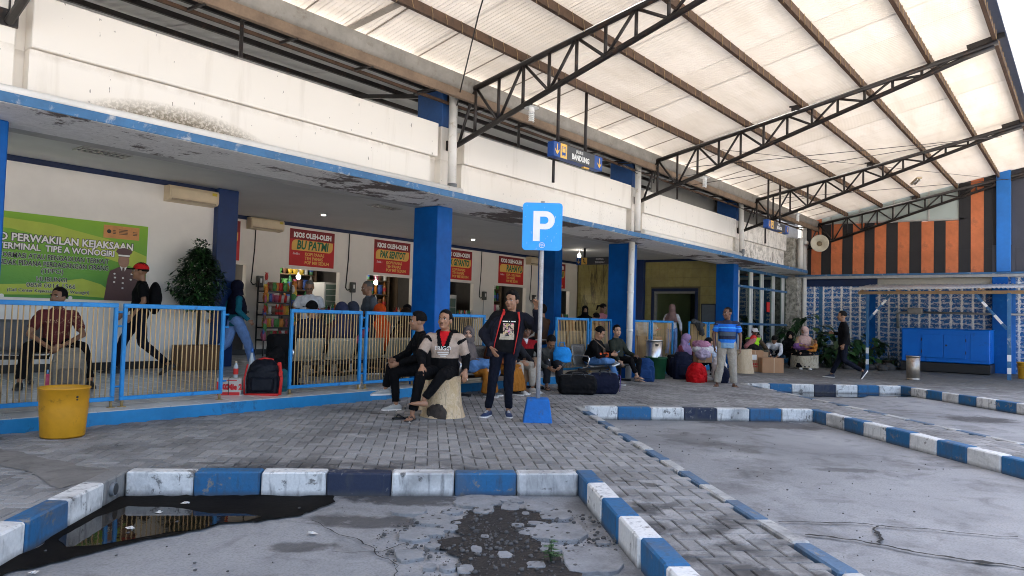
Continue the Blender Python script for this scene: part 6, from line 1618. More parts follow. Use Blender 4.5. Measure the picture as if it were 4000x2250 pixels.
def carton(label, loc, rz, d, m=CARD, txt=None, lab=False, name='carton'):
    t_ = thing(name, label, 'carton', loc, R(rz)); b = MB(); b.cbox((0, 0, d[2] / 2), d, .005); b.build('box', m, t_)
    b = MB(); b.box((0, 0, d[2] + .001), (d[0] * .99, .006, .003)); b.build('flap_gap', mat('card_shadow', (.12, .07, .04), .9), t_)
    b = MB(); b.bar((d[0] * .05, -d[1] / 2 - .003, 0), (d[0] * .05, -d[1] / 2 - .003, d[2] + .002), .012, .004); b.bar((-d[0] / 2 - .003, .02, 0), (-d[0] / 2 - .003, .02, d[2]), .012, .004); b.box((d[0] * .05, 0, d[2] + .004), (.012, d[1], .004)); b.build('binding_tape', CREAM, t_)
    if txt:
        b = MB()
        for k in range(7): b.box((-.15 + .045 * k, -d[1] / 2 - .006, d[2] * .36), (.028, .003, .055)); b.box((-.13 + .04 * k, -d[1] / 2 - .006, d[2] * .24), (.024, .003, .03))
        tag(b.build('faded_print', REDP, t_), kind='stuff')
    if lab: b = MB(); b.box((-.06, -d[1] / 2 - .006, d[2] * .68), (d[0] * .5, .003, d[2] * .24)); b.build('paper_label', TXT_W, t_)
    return t_
carton('tall brown carton with a white paper label, left one of the two big cartons', (19.85, 7.35, 0), -55, (.50, .40, .58), txt=True, lab=True)
carton('brown carton tied with cream tape, front right of the two big cartons', (19.86, 6.86, 0), -50, (.58, .42, .40))
carton('small printed carton standing behind the front tied carton', (20.5, 7.35, 0), -55, (.34, .3, .52), m=mat('pale_card', (.45, .28, .16), .8))
carton('small brown carton on the luggage heap under the pale clothes', (15.9, 7.05, .38), -40, (.34, .28, .22), txt=None)
carton('large carton behind the far fence under the white sack', (17.3, 9.3, zf(9.3)), 0, (.8, .6, .72))
sk_ = soft('white_sack', 'bulging white sack with a red stripe on a carton behind the far fence', 'sack', (17.2, 9.3, zf(9.3) + .72), 0, None); S_ = Solid(); S_.ell((0, 0, .2), (.60, .32, .22), 'b'); bagmesh(S_, 'sack_body', cloth('white_weave', (.62, .6, .55)), sk_, .02, .02, 6); b = MB(); b.bar((.1, -.33, .16), (.5, -.26, .22), .012, .03); b.build('red_stripe', REDB, sk_)
cl = soft('clothes_pile', 'pile of pink and white clothes on top of the luggage heap', 'clothes', (15.95, 7.05, .58), 0, None)
for k, (c_, r_, m) in enumerate((((0, 0, .08), (.30, .24, .10), cloth('white_cloth', (.6, .6, .62))), ((-.02, .05, .2), (.22, .2, .10), cloth('pink_cloth', (.42, .20, .30))), ((.18, -.16, -.02), (.12, .12, .22), cloth('pale_blue_cloth', (.42, .5, .62))), ((-.22, -.08, .0), (.16, .16, .12), cloth('lilac_cloth', (.42, .36, .48))))):
    S_ = Solid(); S_.ell(c_, r_, 'b'); bagmesh(S_, 'folded_garment', m, cl, .014, .035, k * 7)
ws = upright('small white and pink child backpack beside the striped polo man', (15.75, 6.58, .05), -30, .34, .24, .50, cloth('white_stripe', (.6, .57, .56)), m2=cloth('pink_pocket', (.6, .25, .3)))
for k in range(3):
    b = MB(); b.box((0, -.155, .12 + k * .06), (.25, .01, .012)); b.build('grey_stripe', GREYP, ws)
jk = soft('grey_jacket', 'grey jacket slung over the far fence rail', 'jacket', (18.95, 8.58, 1.18), 0, None); S_ = Solid(); S_.cap((-.25, 0, .14), (.3, 0, .06), .10, .09, 'b', sq=.6); S_.cap((0, -.05, .08), (.25, -.06, -.2), .1, .07, 'b', sq=.6); bagmesh(S_, 'jacket_body', cloth('grey_jacket', (.075, .078, .08)), jk, .014, .035, 2)
# cup by the platform edge, blue tote
cup = thing('paper_cup', 'red and white paper cup with a straw on the platform edge', 'cup', (11.35, 8.45, .14)); b = MB(); b.lathe([(0, 0), (.03, 0), (.042, .12), (.044, .125), (0, .125)], 16); b.build('cup_body', REDB, cup); b = MB(); b.lathe([(.0415, .09), (.045, .122), (.045, .132), (0, .135)], 16); b.build('cup_lid', TXT_W, cup); b = MB(); b.tube([(0, 0, .13), (.012, 0, .26)], .004, 6); b.build('straw', TXT_W, cup)
tt = soft('blue_tote', 'sky blue cloth bag on the lap of the hunched person by the sign pole', 'bag', (11.05, 7.62, .50), -40, None); S_ = Solid(); S_.loft([(V(0, 0, 0), V(.17, 0, 0), V(0, .08, 0)), (V(0, 0, .15), V(.18, 0, 0), V(0, .09, 0)), (V(0, 0, .27), V(.13, 0, 0), V(0, .05, 0))], 'b'); bagmesh(S_, 'bag_body', cloth('sky_blue', (.02, .25, .68)), tt, .012, .012, 3); b = MB(); b.tube([(-.07, 0, .26), (-.05, 0, .36), (.03, 0, .36), (.05, 0, .26)], .01, 6); b.build('handle', MC['cloth_sky_blue'], tt)

# ------------------------------------------------------------------ plants
LEAF = []
for k, c_ in enumerate(((.012, .045, .012), (.025, .085, .02), (.008, .028, .010), (.05, .12, .035))):
    LEAF.append(mat('leaf_%s' % ('dark', 'mid', 'deep', 'light')[k], c_, .45, .35, 12, .1))
def leaf(b, p_, d_, L, w_, mi, droop=.25):
    p_, d_ = Vector(p_), Vector(d_).normalized(); x, y, _ = basis(d_); s_ = x if abs(x.z) < .6 else y; n_ = s_.cross(d_)
    mid = p_ + d_ * L * .5 + V(0, 0, -droop * L * .15); tip = p_ + d_ * L + V(0, 0, -droop * L * .5)
    b.add([p_, mid + s_ * w_ / 2 - n_ * .1 * w_, tip, mid - s_ * w_ / 2 - n_ * .1 * w_, mid], [(0, 1, 4), (1, 2, 4), (2, 3, 4), (3, 0, 4)], mi, True)
tr_ = thing('potted_tree', 'artificial ficus tree with dark leaves in a brown planter against the white wall', 'plant', (6.18, 11.6, zf(11.6)))
b = MB(); b.cbox((0.0, 0, .205), (.66, .36, .41), .01); b.build('planter_box', mat('brown_planter', (.17, .085, .035), .6, .25, 3), tr_)
b = MB(); b.tube([(0, 0, .4), (.02, 0, .9), (-.01, .02, 1.3), (.0, 0, 1.7)], [.03, .026, .022, .012], 8)
r3 = random.Random(5)
for k in range(14):
    a = r3.random() * 6.28; z = .95 + .6 * r3.random(); b.tube([(0, 0, z), (.18 * math.cos(a), .18 * math.sin(a), z + .14), (.36 * math.cos(a), .36 * math.sin(a), z + .16)], [.01, .007, .003], 5)
b.build('stem', mat('dark_stem', (.03, .022, .016), .8), tr_)
b = MB()
for k in range(2900):
    a = r3.random() * 6.283; u_ = r3.uniform(-1, 1); q = r3.random() ** .45
    rad = (.50 - .30 * max(0, u_)) * (.85 + .35 * noise.noise(V(math.cos(a) * 2, math.sin(a) * 2, u_ * 2)))
    p_ = V(q * rad * math.cos(a) * math.sqrt(max(.05, 1 - u_ * u_ * .6)), q * rad * math.sin(a) * .8 * math.sqrt(max(.05, 1 - u_ * u_ * .6)), 1.52 + .50 * u_ + .08 * noise.noise(V(a, u_, 1)))
    leaf(b, p_, V(math.cos(a + r3.gauss(0, .8)), math.sin(a + r3.gauss(0, .8)), r3.gauss(-.25, .4)), r3.uniform(.075, .12), r3.uniform(.034, .052), r3.choice((0, 0, 1, 2, 2, 3)))
for k in range(70):
    a = r3.random() * 6.283; p_ = V(.06 * r3.gauss(0, 1), .04 * r3.gauss(0, 1), 2.02 + .12 * r3.random()); leaf(b, p_, V(math.cos(a), math.sin(a), .7), .09, .03, r3.choice((0, 1, 2)))
b.build('foliage', LEAF, tr_)
def bush(label, loc, kind, rad, h_, n_, leafL, seed, pot=False):
    t_ = thing('leafy_plant', label, 'plant', loc); rr_ = random.Random(seed); b = MB(); st_ = MB()
    for k in range(n_):
        a = rr_.random() * 6.283; q = rr_.random() ** .5; x, y = q * rad * math.cos(a), q * rad * math.sin(a); z = h_ * (.2 + .8 * rr_.random() * (1 - .45 * q))
        st_.tube([(x * .3, y * .3, 0), (x * .7, y * .7, z * .6), (x, y, z)], .006, 5, cap=False)
        if kind == 'broad':
            for i in range(2): leaf(b, (x, y, z), V(math.cos(a + rr_.gauss(0, 1)), math.sin(a + rr_.gauss(0, 1)), rr_.uniform(-.5, .3)), leafL * rr_.uniform(.6, 1.1), leafL * rr_.uniform(.4, .65), rr_.choice((0, 0, 1, 2, 3)), .8)
        else:
            for i in range(5): leaf(b, (x * .4, y * .4, z * .5), V(math.cos(a + i * 1.2), math.sin(a + i * 1.2), rr_.uniform(.3, 1.2)), leafL * rr_.uniform(.8, 1.5), leafL * .12, rr_.choice((0, 0, 1, 2)), 1.4)
    st_.build('stem', mat('green_stem', (.03, .06, .02), .7), t_); b.build('foliage', LEAF, t_)
    if pot: b = MB(); b.lathe([(0, 0), (.15, 0), (.2, .25), (.21, .26), (0, .26)], 20); b.build('pot', mat('clay_pot', (.12, .08, .055), .8), t_)
    return t_
bush('tall broad leaved plant behind the mother on the stump, by the mouldy pier', (24.9, 7.45, 0), 'broad', .75, 2.0, 60, .40, 1)
bush('broad leaved plant right of the low bark stump, left of the walking man', (24.4, 6.45, 0), 'broad', .65, 1.35, 70, .42, 2)
bush('spiky dark plant in front of the waiting room window', (22.9, 7.95, 0), 'spiky', .7, 1.4, 26, .42, 3)
bush('potted dark plant beside the left shelter post', (25.3, 5.9, 0), 'broad', .7, 1.25, 70, .34, 4, True)
bush('low dark fern in front of the blue pattern wall left of the generator', (25.9, 5.15, 0), 'spiky', .5, .7, 22, .4, 5, True)
def weed(label, loc, h_, n_, L, seed):
    t_ = thing('weed', label, 'weed', loc); rr_ = random.Random(seed); b = MB(); st_ = MB()
    for k in range(n_):
        a = rr_.random() * 6.283; r_ = h_ * .35 * rr_.random(); z = h_ * (.3 + .7 * rr_.random()); x, y = r_ * math.cos(a), r_ * math.sin(a); st_.tube([(0, 0, 0), (x * .6, y * .6, z * .6), (x, y, z)], .002, 4, cap=False)
        for i in range(4): leaf(b, (x * (.6 + .1 * i), y * (.6 + .1 * i), z * (.6 + .1 * i)), V(math.cos(a + i * 1.7), math.sin(a + i * 1.7), .2), L, L * .55, rr_.choice((1, 3, 3)))
    st_.build('stem', MC['green_stem'], t_); b.build('foliage', LEAF, t_)
weed('small bright green weed growing out of the broken asphalt', (3.56, 2.50, ZR), .15, 8, .05, 1)
x, y = st(BAYS[1][1] + .0, -5.75); weed('straggly weed growing at the foot of the middle bay kerb', (x - .04, y - .0, ZR), .34, 12, .06, 2)
t_ = tag(bpy.data.objects.new('weed', None), 'flat clump of weeds on the kerb face of the middle bay', 'weed'); link(t_); t_.location = (x - .15, y - .12, ZR); rr_ = random.Random(3); b = MB()
for k in range(60): leaf(b, (rr_.gauss(0, .12), rr_.gauss(0, .10), .02 + .08 * rr_.random()), V(rr_.gauss(0, 1), rr_.gauss(0, 1), .3), .05, .03, rr_.choice((1, 3)))
b.build('foliage', LEAF, t_)
# rocks at the foot of the plants
for k, (x, y, r_) in enumerate(((24.3, 5.0, .16), (24.8, 4.95, .2), (24.6, 5.4, .14), (25.0, 5.3, .18), (24.0, 5.9, .15))):
    b = MB(); b.ell((0, 0, r_ * .4), (r_ * 1.2, r_, r_ * .7), 10, 7, 0, None, lambda u_: 1 + .25 * noise.noise(u_ * 2.5 + V(k, 0, 0)))
    o = tag(b.build('rock', mat('dark_rock', (.06, .055, .05), .9, .4, 4, .5, 20)), 'dark garden rock at the foot of the plants left of the generator', 'rock', 'garden rocks by the shelter'); o.location = (x, y, 0)
# ------------------------------------------------------------------ wall units and what the kiosks sell
def aircon(label, loc, w_=.80):
    t_ = thing('air_conditioner', label, 'air conditioner', loc, 0, 'wall air conditioners'); b = MB()
    P = [(0, 0), (-.17, .02), (-.20, .06), (-.20, .22), (-.17, .26), (0, .26)]
    b.add([(-w_ / 2, y, z) for y, z in P] + [(w_ / 2, y, z) for y, z in P], [[i, i + 1, 6 + i + 1, 6 + i] for i in range(5)] + [[5, 0, 6, 11]] + [[5, 4, 3, 2, 1, 0], [6, 7, 8, 9, 10, 11]]); b.build('housing', CREAM, t_)
    b = MB(); b.cbox((0, -.205, .14), (w_ * .94, .012, .15), .004); b.build('front_panel', CREAM, t_)
    b = MB(); b.box((0, -.19, .035), (w_ * .9, .01, .03)); b.build('air_flap', mat('shadow_cream', (.3, .24, .16), .6), t_); b = MB(); b.box((w_ * .40, -.213, .2), (w_ * .1, .003, .05)); b.build('energy_sticker', mat('yellow_sticker', (.6, .45, .03), .5), t_)
aircon('cream air conditioner high on the white wall left of the navy hall column', (6.14, YW1 - .005, 3.05), .86)
aircon('cream air conditioner above the kiosk wall left of the BU PATMI poster', (9.33, YK - .02, 3.11), .84); aircon('cream air conditioner left behind the parking sign pole', (19.6, YK - .02, 3.08), .86)
PKT = [mat('packet_%s' % n_, c_, .45, .25, 30, .05) for n_, c_ in (('red', (.45, .02, .02)), ('orange', (.6, .2, .02)), ('pink', (.5, .12, .2)), ('green', (.06, .25, .05)), ('blue', (.04, .1, .35)), ('yellow', (.62, .42, .04)), ('white', (.6, .58, .55)), ('brown', (.14, .06, .03)))]
PK = []
for m in PKT:
    b = MB(); b.ell((0, 0, .075), (.05, .018, .075), 8, 6); b.box((0, 0, .145), (.09, .004, .016)); b.box((0, 0, .006), (.09, .004, .014)); PK.append(b.mesh('snack_packet', m))
BT = []
for m in (mat('cola_bottle', (.03, .012, .008), .2), mat('pale_bottle', (.5, .5, .46), .2), mat('green_bottle', (.05, .2, .08), .2), REDB, mat('tea_bottle', (.30, .12, .03), .2)):
    b = MB(); b.lathe([(0, 0), (.03, 0), (.032, .01), (.032, .13), (.024, .16), (.012, .19), (.012, .215), (0, .215)], 10); b.lathe([(.033, .05), (.0335, .051), (.0335, .11), (.033, .111)], 10, mi=1); BT.append(b.mesh('drink_bottle', [m, rng.choice(PKT)]))
CUPM = []
for m in (PKT[0], PKT[2], PKT[6]):
    b = MB(); b.lathe([(0, 0), (.03, 0), (.042, .1), (.044, .105), (0, .107)], 12); CUPM.append(b.mesh('noodle_cup', m))
CNAME = {}
for me_, nm_ in zip(PK, ('red', 'orange', 'pink', 'green', 'blue', 'yellow', 'white', 'brown')): CNAME[me_.name] = nm_
for me_, nm_ in zip(BT, ('dark', 'pale', 'green', 'red', 'amber')): CNAME[me_.name] = nm_
for me_, nm_ in zip(CUPM, ('red', 'pink', 'white')): CNAME[me_.name] = nm_
def place(me, loc, label, cat, group, rz=0, sc=1.0):
    label = CNAME[me.name] + ' ' + label
    o = bpy.data.objects.new(me.name, me); link(o); o.name = me.name.split('.')[0]; o.location = loc; o.rotation_euler = (0, 0, rz); o.scale = (sc,) * 3
    return tag(o, label, cat, group)
r4 = random.Random(21)
# snack rack left of the BU PATMI window
rk = thing('snack_rack', 'black wire snack rack crowded with packets and cups left of the white polo man', 'rack', (9.36, YK - .52, zf(12)))
for z in (.35, .62, .9, 1.17, 1.42): b = MB(); b.cbox((0, 0, z), (.66, .34, .03), .005); b.build('shelf', BLACKP, rk)
for x in (-.32, .32):
    for y in (-.15, .15): b = MB(); b.bar((x, y, 0), (x, y, 1.66), .025, .025); b.build('post', BLACKP, rk)
for z in (.35, .62, .9, 1.17, 1.42):
    for k in range(9):
        x = 9.36 - .29 + .072 * k
        if z in (1.17,) and k > 3: place(r4.choice(CUPM), (x, YK - .60, zf(12) + z + .016), 'noodle cup on the fourth shelf of the black snack rack', 'noodle cup', 'noodle cups on the snack rack', 0, 1.5)
        elif z == .9 and 3 < k < 7: place(BT[3], (x, YK - .62, zf(12) + z + .016), 'drink bottle on the middle shelf of the black snack rack', 'bottle', 'red bottles on the snack rack', 0, 1.05)
        else: place(r4.choice(PK), (x, YK - .62 + .06 * r4.random(), zf(12) + z + .016), 'snack packet on the %s shelf of the black snack rack' % {.35: 'lowest', .62: 'second', .9: 'middle', 1.17: 'fourth', 1.42: 'top'}[z], 'snack packet', 'snack packets on the snack rack', r4.gauss(0, .2), 1.25)
for k in range(14): place(r4.choice(PK), (9.0 + .02 * r4.random(), YK - .75 + .04 * r4.random(), zf(12) + .35 + .1 * k), 'snack packet strung on the left side of the snack rack', 'snack packet', 'packets strung on the rack side', r4.gauss(.3, .3), 1.15)
for k in range(12): place(r4.choice(PK), (9.76 + .03 * r4.random(), YK - .66, zf(12) + .5 + .09 * k), 'snack packet strung beside the white polo man', 'snack packet', 'packets strung beside the counter', r4.gauss(0, .4), 1.25)
# shelves, coolers and stock behind each counter
def cooler(label, x, y, z, w_=.62, h_=1.0, m=WHITEP):
    t_ = thing('drinks_cooler', label, 'cooler', (x, y, z)); b = MB(); b.cbox((0, .2, h_ / 2), (w_, .5, h_), .01); b.build('cabinet', m, t_)
    b = MB(); b.box((0, -.055, h_ / 2), (w_ * .86, .012, h_ * .86)); b.build('glass_door', mat('lit_cooler_glass', (.16, .24, .20), .15), t_)
    for k in range(4): b = MB(); b.box((0, -.064, h_ * (.2 + .19 * k)), (w_ * .84, .006, .012)); b.build('cooler_shelf', WHITEP, t_)
    return t_
K0 = zf(12)
cooler('white drinks cooler with green stock inside the BU PATMI kiosk', 11.7, YK + .45, 1.28, .62, .78); cooler('white fridge inside the GIYANTO kiosk left of the open glass cooler', 15.45, YK + .9, K0, .55, 1.75); cooler('glass door drinks cooler inside the GIYANTO kiosk', 16.25, YK + .7, K0, .62, 1.65)
cooler('grey cooler in the first kiosk behind the navy hall column', 8.3, YK + .5, K0, .6, 1.5)
KN_ = ('the first kiosk', 'the BU PATMI kiosk', 'the PAK SENTOT kiosk', 'the GIYANTO kiosk', 'the RAHAYU kiosk', 'the last kiosk')
for i, (a, c) in enumerate(openings):
    t_ = thing('stock_shelf', 'dim wooden stock shelf at the back of %s' % ('the first kiosk beside the navy hall column', 'the BU PATMI kiosk', 'the PAK SENTOT kiosk', 'the GIYANTO kiosk', 'the RAHAYU kiosk', 'the last kiosk by the yellow wall')[i], 'shelf', ((a + c) / 2, 16.3, K0))
    for z in (.7, 1.15, 1.55, 1.95): b = MB(); b.cbox((0, 0, z), (2.2, .4, .03), .005); b.build('shelf', mat('dark_shelf_wood', (.13, .09, .055), .6), t_)
    for x in (-1.1, 1.1): b = MB(); b.cbox((x, 0, 1.1), (.04, .42, 2.2), .005); b.build('side_board', MC['dark_shelf_wood'], t_)
    for z in (1.15, 1.55, 1.95):
        for k in range(13):
            if r4.random() < .12: continue
            me_k = r4.choice(PK + BT); place(me_k, ((a + c) / 2 - .95 + .16 * k, 16.15, K0 + z + .016), '%s on the %s shelf at the back of %s' % ('packet' if me_k.name[0] == 's' else 'bottle', {1.15: 'lower', 1.55: 'middle', 1.95: 'upper'}[z], KN_[i]), 'stock item', 'stock on the shelves behind the counters', r4.gauss(0, .3), 1.75)
    # on the counter
    for k in range(9):
        x = a + .95 + k * .075
        if x > c - .05: break
        place(r4.choice(BT), (x, YK - .03, zs), 'bottle in the row on the counter of %s' % KN_[i], 'bottle', 'bottles on the kiosk counters', 0, .95)
    b = MB(); b.tube([(0, 0, 0), (0, 0, .12)], .02, 8, 1); b.ell((0, 0, -.05), (.055, .055, .065), 12, 8, 0); o = b.build('kiosk_bulb', [BULB, WHITEP]); o.location = ((8.9, 10.72, 13.2, 15.05, 17.95, 20.6)[i], YK + .55, 2.2 if i else 2.0); tag(o, 'lit white bulb hanging in %s' % ('the first kiosk', 'the BU PATMI kiosk', 'the PAK SENTOT kiosk', 'the GIYANTO kiosk', 'the RAHAYU kiosk', 'the last kiosk')[i], 'light bulb')
    ld = bpy.data.lights.new('bulb_light', 'POINT'); ld.energy = 2.2; ld.color = (1, .93, .82); ld.shadow_soft_size = .06; lo = bpy.data.objects.new('bulb_light', ld); link(lo); lo.location = (o.location.x, o.location.y + .35, o.location.z + .2)
gt = thing('glass_case', 'small glass showcase with green goods on the counter right of the white polo man', 'showcase', (11.3, YK - .28, 1.02)); b = MB(); b.cbox((0, 0, .12), (.55, .28, .24), .006); b.build('case', mat('pale_green_case', (.25, .4, .3), .15), gt); b = MB(); b.cbox((0, 0, .25), (.62, .32, .02), .005); b.build('case_lid', BLACKP, gt)
for k in range(8): place(r4.choice(BT), (11.15 + .07 * k, YK - .28, 1.28), 'bottle on the glass showcase by the white polo man', 'bottle', 'bottles on the glass showcase', 0, 1.1)
cb = carton('open carton of red sachets beside the grey shirted man', (12.55, YK - .3, K0), 0, (.5, .35, 1.0))
for k in range(6): place(PK[0], (12.40 + .06 * k, YK - .3, K0 + 1.0), 'sachet standing in the open carton beside the grey shirted man', 'sachet', 'red sachets in the open carton', r4.gauss(0, .4), 1.5)
bs_ = thing('dried_flowers', 'tangle of reddish dried flowers on a black stand before the RAHAYU kiosk', 'display', (18.1, YK - .4, K0)); b = MB()
for k in range(140): leaf(b, (r4.gauss(0, .28), r4.gauss(0, .1), .75 + .35 * r4.random()), V(r4.gauss(0, 1), r4.gauss(0, 1), r4.gauss(0, 1)), .12, .05, r4.choice((0, 1)))
b.build('bundle', [PKT[0], PKT[7]], bs_); b = MB(); b.cbox((0, 0, .38), (.7, .3, .76), .01); b.build('stand', BLACKP, bs_)
# ------------------------------------------------------------------ the people of the photograph
Cc = cloth
BLKC = Cc('black', (.0055, .0055, .0065)); JNAVY = Cc('dark_denim', (.007, .009, .018), .85); DEN = Cc('mid_denim', (.10, .22, .45)); LDEN = Cc('light_denim', (.20, .33, .62)); KHK = Cc('khaki', (.33, .22, .14)); GRYT = Cc('pale_trousers', (.42, .38, .32)); CHAR = Cc('charcoal', (.022, .023, .028))
WHT = Cc('white', (.66, .66, .68)); OLV = Cc('dark_green', (.030, .036, .028)); NVY = Cc('navy', (.012, .014, .038)); SHOEK = mat('black_shoe', (.012, .012, .014), .5); SHOEW = mat('white_shoe', (.62, .60, .57), .5); SHOEG = mat('grey_shoe', (.13, .135, .14), .6)
def bands_mat(name, stops, axis=2, wob=.0, rough=.85):
    """horizontal bands by garment height: list of (height up to, colour)"""
    t = NT('cloth_' + name); co = t.co('Object'); s = t.sep(co)[axis]
    if wob: s = t.math('ADD', s, t.math('MULTIPLY', t.math('SUBTRACT', t.noise(co, 9, 3), .5), wob))
    c = stops[-1][1]
    for z, col in stops[-2::-1]:
        g = t.math('LESS_THAN', s, z); c = t.mix(g, c, col)
    t.col(c); t.rough(rough); t.bump(t.noise(co, 240, 3), .3, .005); return t.m
def batik(name, c1, c2, sc=26, zlo=None):
    t = NT('cloth_' + name); co = t.co('Object'); v = t.n('ShaderNodeTexVoronoi'); v.inputs['Scale'].default_value = sc; t.l(co, v.inputs[0]); n = t.noise(co, sc * 1.4, 4, .6, 1.4); b_ = t.noise(t.co('Object', (.5, .5, 3.2)), 2.6, 2)
    k = t.math('MULTIPLY', t.ramp(n, .54, .62), t.ramp(b_, .5, .56)); t.col(t.mix(k, t.mix(t.ramp(n, .3, .7), dk(c1, .6), c1), c2)); t.rough(.8); return t.m

# man in the dark red shirt, seated behind the first fence panel
person('man in a dark red batik shirt seated behind the left fence', (3.78, 10.72, zf(10.7)), 250, seat_pose(.43, c=(0, .06, .95), kR=(.30, .42, .50), aR=(.36, .50, .085), kL=(-.30, .42, .50), aL=(-.40, .52, .085), eR=(.30, .20, .66), wR=(.07, .44, .50), eL=(-.30, .20, .66), wL=(-.07, .44, .52)),
       lod=1, sk='brown', hyaw=-38, hpitch=4, hair='short', shirt=batik('dark_red_batik', (.12, .010, .010), (.42, .28, .17), 30), sleeve='short', trousers=BLKC, tw=1.1, shoes=SHOEK, sole=BLACKP, shirt_len=.2)
# man in the red cap walking along the wall
r_, s_, H_, HM_ = person('man in black with a red cap and backpack walking along the wall', (5.12, 11.35, zf(11.35)), 158, stand_pose(kR=(.10, .20, .50), aR=(.10, .30, .10), kL=(-.10, -.06, .47), aL=(-.10, -.42, .16), eR=(.27, .02, 1.10), wR=(.25, .20, .92), eL=(-.27, -.04, 1.10), wL=(-.26, .10, .90)),
       lod=1, sk='brown', hyaw=-5, hair='short', cap=Cc('red_cap', (.55, .02, .02)), capm2=BLKC, shirt=BLKC, trousers=JNAVY, shoes=SHOEK, fL=(0, .8, -.5), sole=BLACKP)
S_ = Solid(); S_.ell((0, -.20, 1.16), (.15, .10, .25), 'b'); S_.build('worn_backpack', BLKC, r_, .014, None, 4, .01)
# girl in a navy scarf
person('girl in a navy headscarf and teal top walking past the counters', (6.92, 11.7, zf(11.7)), -8, stand_pose(kR=(.08, .22, .50), aR=(.08, .34, .09), kL=(-.08, -.12, .47), aL=(-.08, -.50, .17), eR=(.24, -.05, 1.10), wR=(.24, .16, .92), eL=(-.24, -.20, 1.12), wL=(-.22, -.36, .95)),
       lod=1, sk='tan', female=True, scale=.90, hijab=Cc('navy_scarf', (.008, .009, .025)), hdrape=.30, shirt=Cc('teal', (.012, .13, .18)), sleeve='long', trousers=LDEN, tw=1.5, shoes=SHOEK, fL=(0, .75, -.55), sole=TXT_W, shirt_len=.2)
# kiosk keepers
r_, s_, H_, HM_ = person('grey haired man with glasses in a white polo standing before the snack rack', (8.0, 11.1, zf(11.1)), 228, stand_pose(c=(0, .03, 1.36), eR=(.27, .05, 1.1), wR=(.2, .28, .98), eL=(-.27, .05, 1.1), wL=(-.2, .28, .98)), lod=1, sk='brown', hpitch=-28, hyaw=8, hair='crop', hairm=HAIRG, shirt=WHT, trousers=CHAR, shoes=SHOEK, scale=.95)
b = MB()
for q in (-1, 1): b.tube([H_(q * .034 + .022 * math.cos(R(k * 40)), .097, .004 + .017 * math.sin(R(k * 40))) for k in range(10)], .0028, 5)
b.tube([H_(-.012, .1, .006), H_(.012, .1, .006)], .0028, 5); b.build('glasses', BLACKP, r_)
decal_quad(r_, s_, .07, .05, -.07, 1.20, mat('blue_emblem', (.08, .25, .6), .6), 'emblem')
person('older balding man in a grey patterned shirt standing before the PAK SENTOT kiosk', (8.72, 10.15, zf(10.15)), 160, stand_pose(c=(0, .10, 1.34), eR=(.27, .12, 1.06), wR=(.2, .36, 1.0), eL=(-.27, .1, 1.06), wL=(-.2, .3, .95)), lod=1, sk='brown', hair='crop', hairm=HAIRG, hpitch=-8, shirt=Cc('grey_pattern', (.10, .115, .135), scale=40), trousers=CHAR, shoes=SHOEK)
# backs seen through the middle fence
def back(label, x, y, col, sk='tan', hj=None, sleeve='long', cap=None, hair='short', h=.43, head=None, hyaw=0, heading=90, female=False, lod=0, skirt=None, scale=.97, c=(0, -.04, .97), **kw):
    return person(label, (x, y, zf(y)), heading, seat_pose(h, c=c, **{k: kw.pop(k) for k in list(kw) if k in ('eL', 'wL', 'eR', 'wR')}), lod=lod, sk=sk, hijab=hj, shirt=col, sleeve=sleeve, cap=cap, hair=hair, hyaw=hyaw, female=female, trousers=None if skirt else CHAR, skirt=skirt, shoes=SHOEK, scale=scale, **kw)
back('broad man in navy shirt and black cap seen from behind through the fence', 7.0, 9.66, Cc('slate_navy', (.018, .022, .040)), 'brown', cap=BLKC, bulk=1.2, sleeve='short', eL=(-.40, .0, .66), wL=(-.58, .10, .42))
back('woman in a slate blue headscarf seen from behind beside the broad man', 7.62, 9.70, Cc('plum', (.07, .035, .045)), hj=Cc('slate_scarf', (.04, .045, .09)), female=True)
back('person with a grey headscarf leaning close beside the woman in pink sleeves', 7.98, 9.86, Cc('grey_plum', (.05, .045, .05)), hj=Cc('grey_blue_scarf', (.05, .055, .08)), female=True, scale=.98)
back('woman with pink sleeves turned sideways behind the fence', 8.22, 9.72, Cc('pink_sleeve', (.42, .10, .14)), female=True, hj=Cc('dark_scarf', (.02, .02, .03)), heading=120, scale=.86, eL=(-.35, .1, .72), wL=(-.4, .28, .62))
back('woman in a bright orange headscarf seen from behind through the fence', 8.44, 9.70, Cc('orange_top', (.65, .075, .015)), hj=Cc('orange_scarf', (.70, .085, .015)), female=True, hdrape=.46)
back('woman in a brown and yellow batik dress seen from behind through the fence', 9.08, 9.72, batik('brown_batik', (.045, .022, .012), (.40, .18, .03), 18), female=True, scale=.93, hj=Cc('brown_scarf', (.035, .02, .012)))
back('dark haired person at the middle blue column, only hair showing over the fence', 9.36, 10.0, BLKC, lod=0)
kb = soft('black_case', 'black case held by the broad man behind the fence', 'bag', (6.35, 9.4, zf(9.4)), 10, None); S_ = Solid(); S_.b.cbox((0, 0, .38), (.5, .26, .76), .05); S_.seg.append((V(0, 0, 0), V(0, 0, .1), .1, .1, 'b')); bagmesh(S_, 'bag_body', CK, kb, .02, .015, 3)
# young man in black on the hidden stump
person('young man in black with side parted hair seated in profile on the hidden stump', (7.14, 7.24, 0), 150, seat_pose(.46, c=(0, .06, 1.00), kR=(.10, .44, .56), aR=(.10, .50, .27), kL=(-.10, .44, .50), aL=(-.13, .40, .085), eR=(.24, .18, .74), wR=(.08, .40, .66), eL=(-.25, .14, .72), wL=(-.12, .38, .62)),
       lod=2, sk='tan', hair='side', hyaw=-6, shirt=BLKC, sleeve='long', trousers=BLKC, tw=1.0, shoes=mat('grey_white_trainer', (.42, .44, .44), .5), fR=(.2, 1, -.05), fL=(-.1, 1, 0), sole=TXT_W)
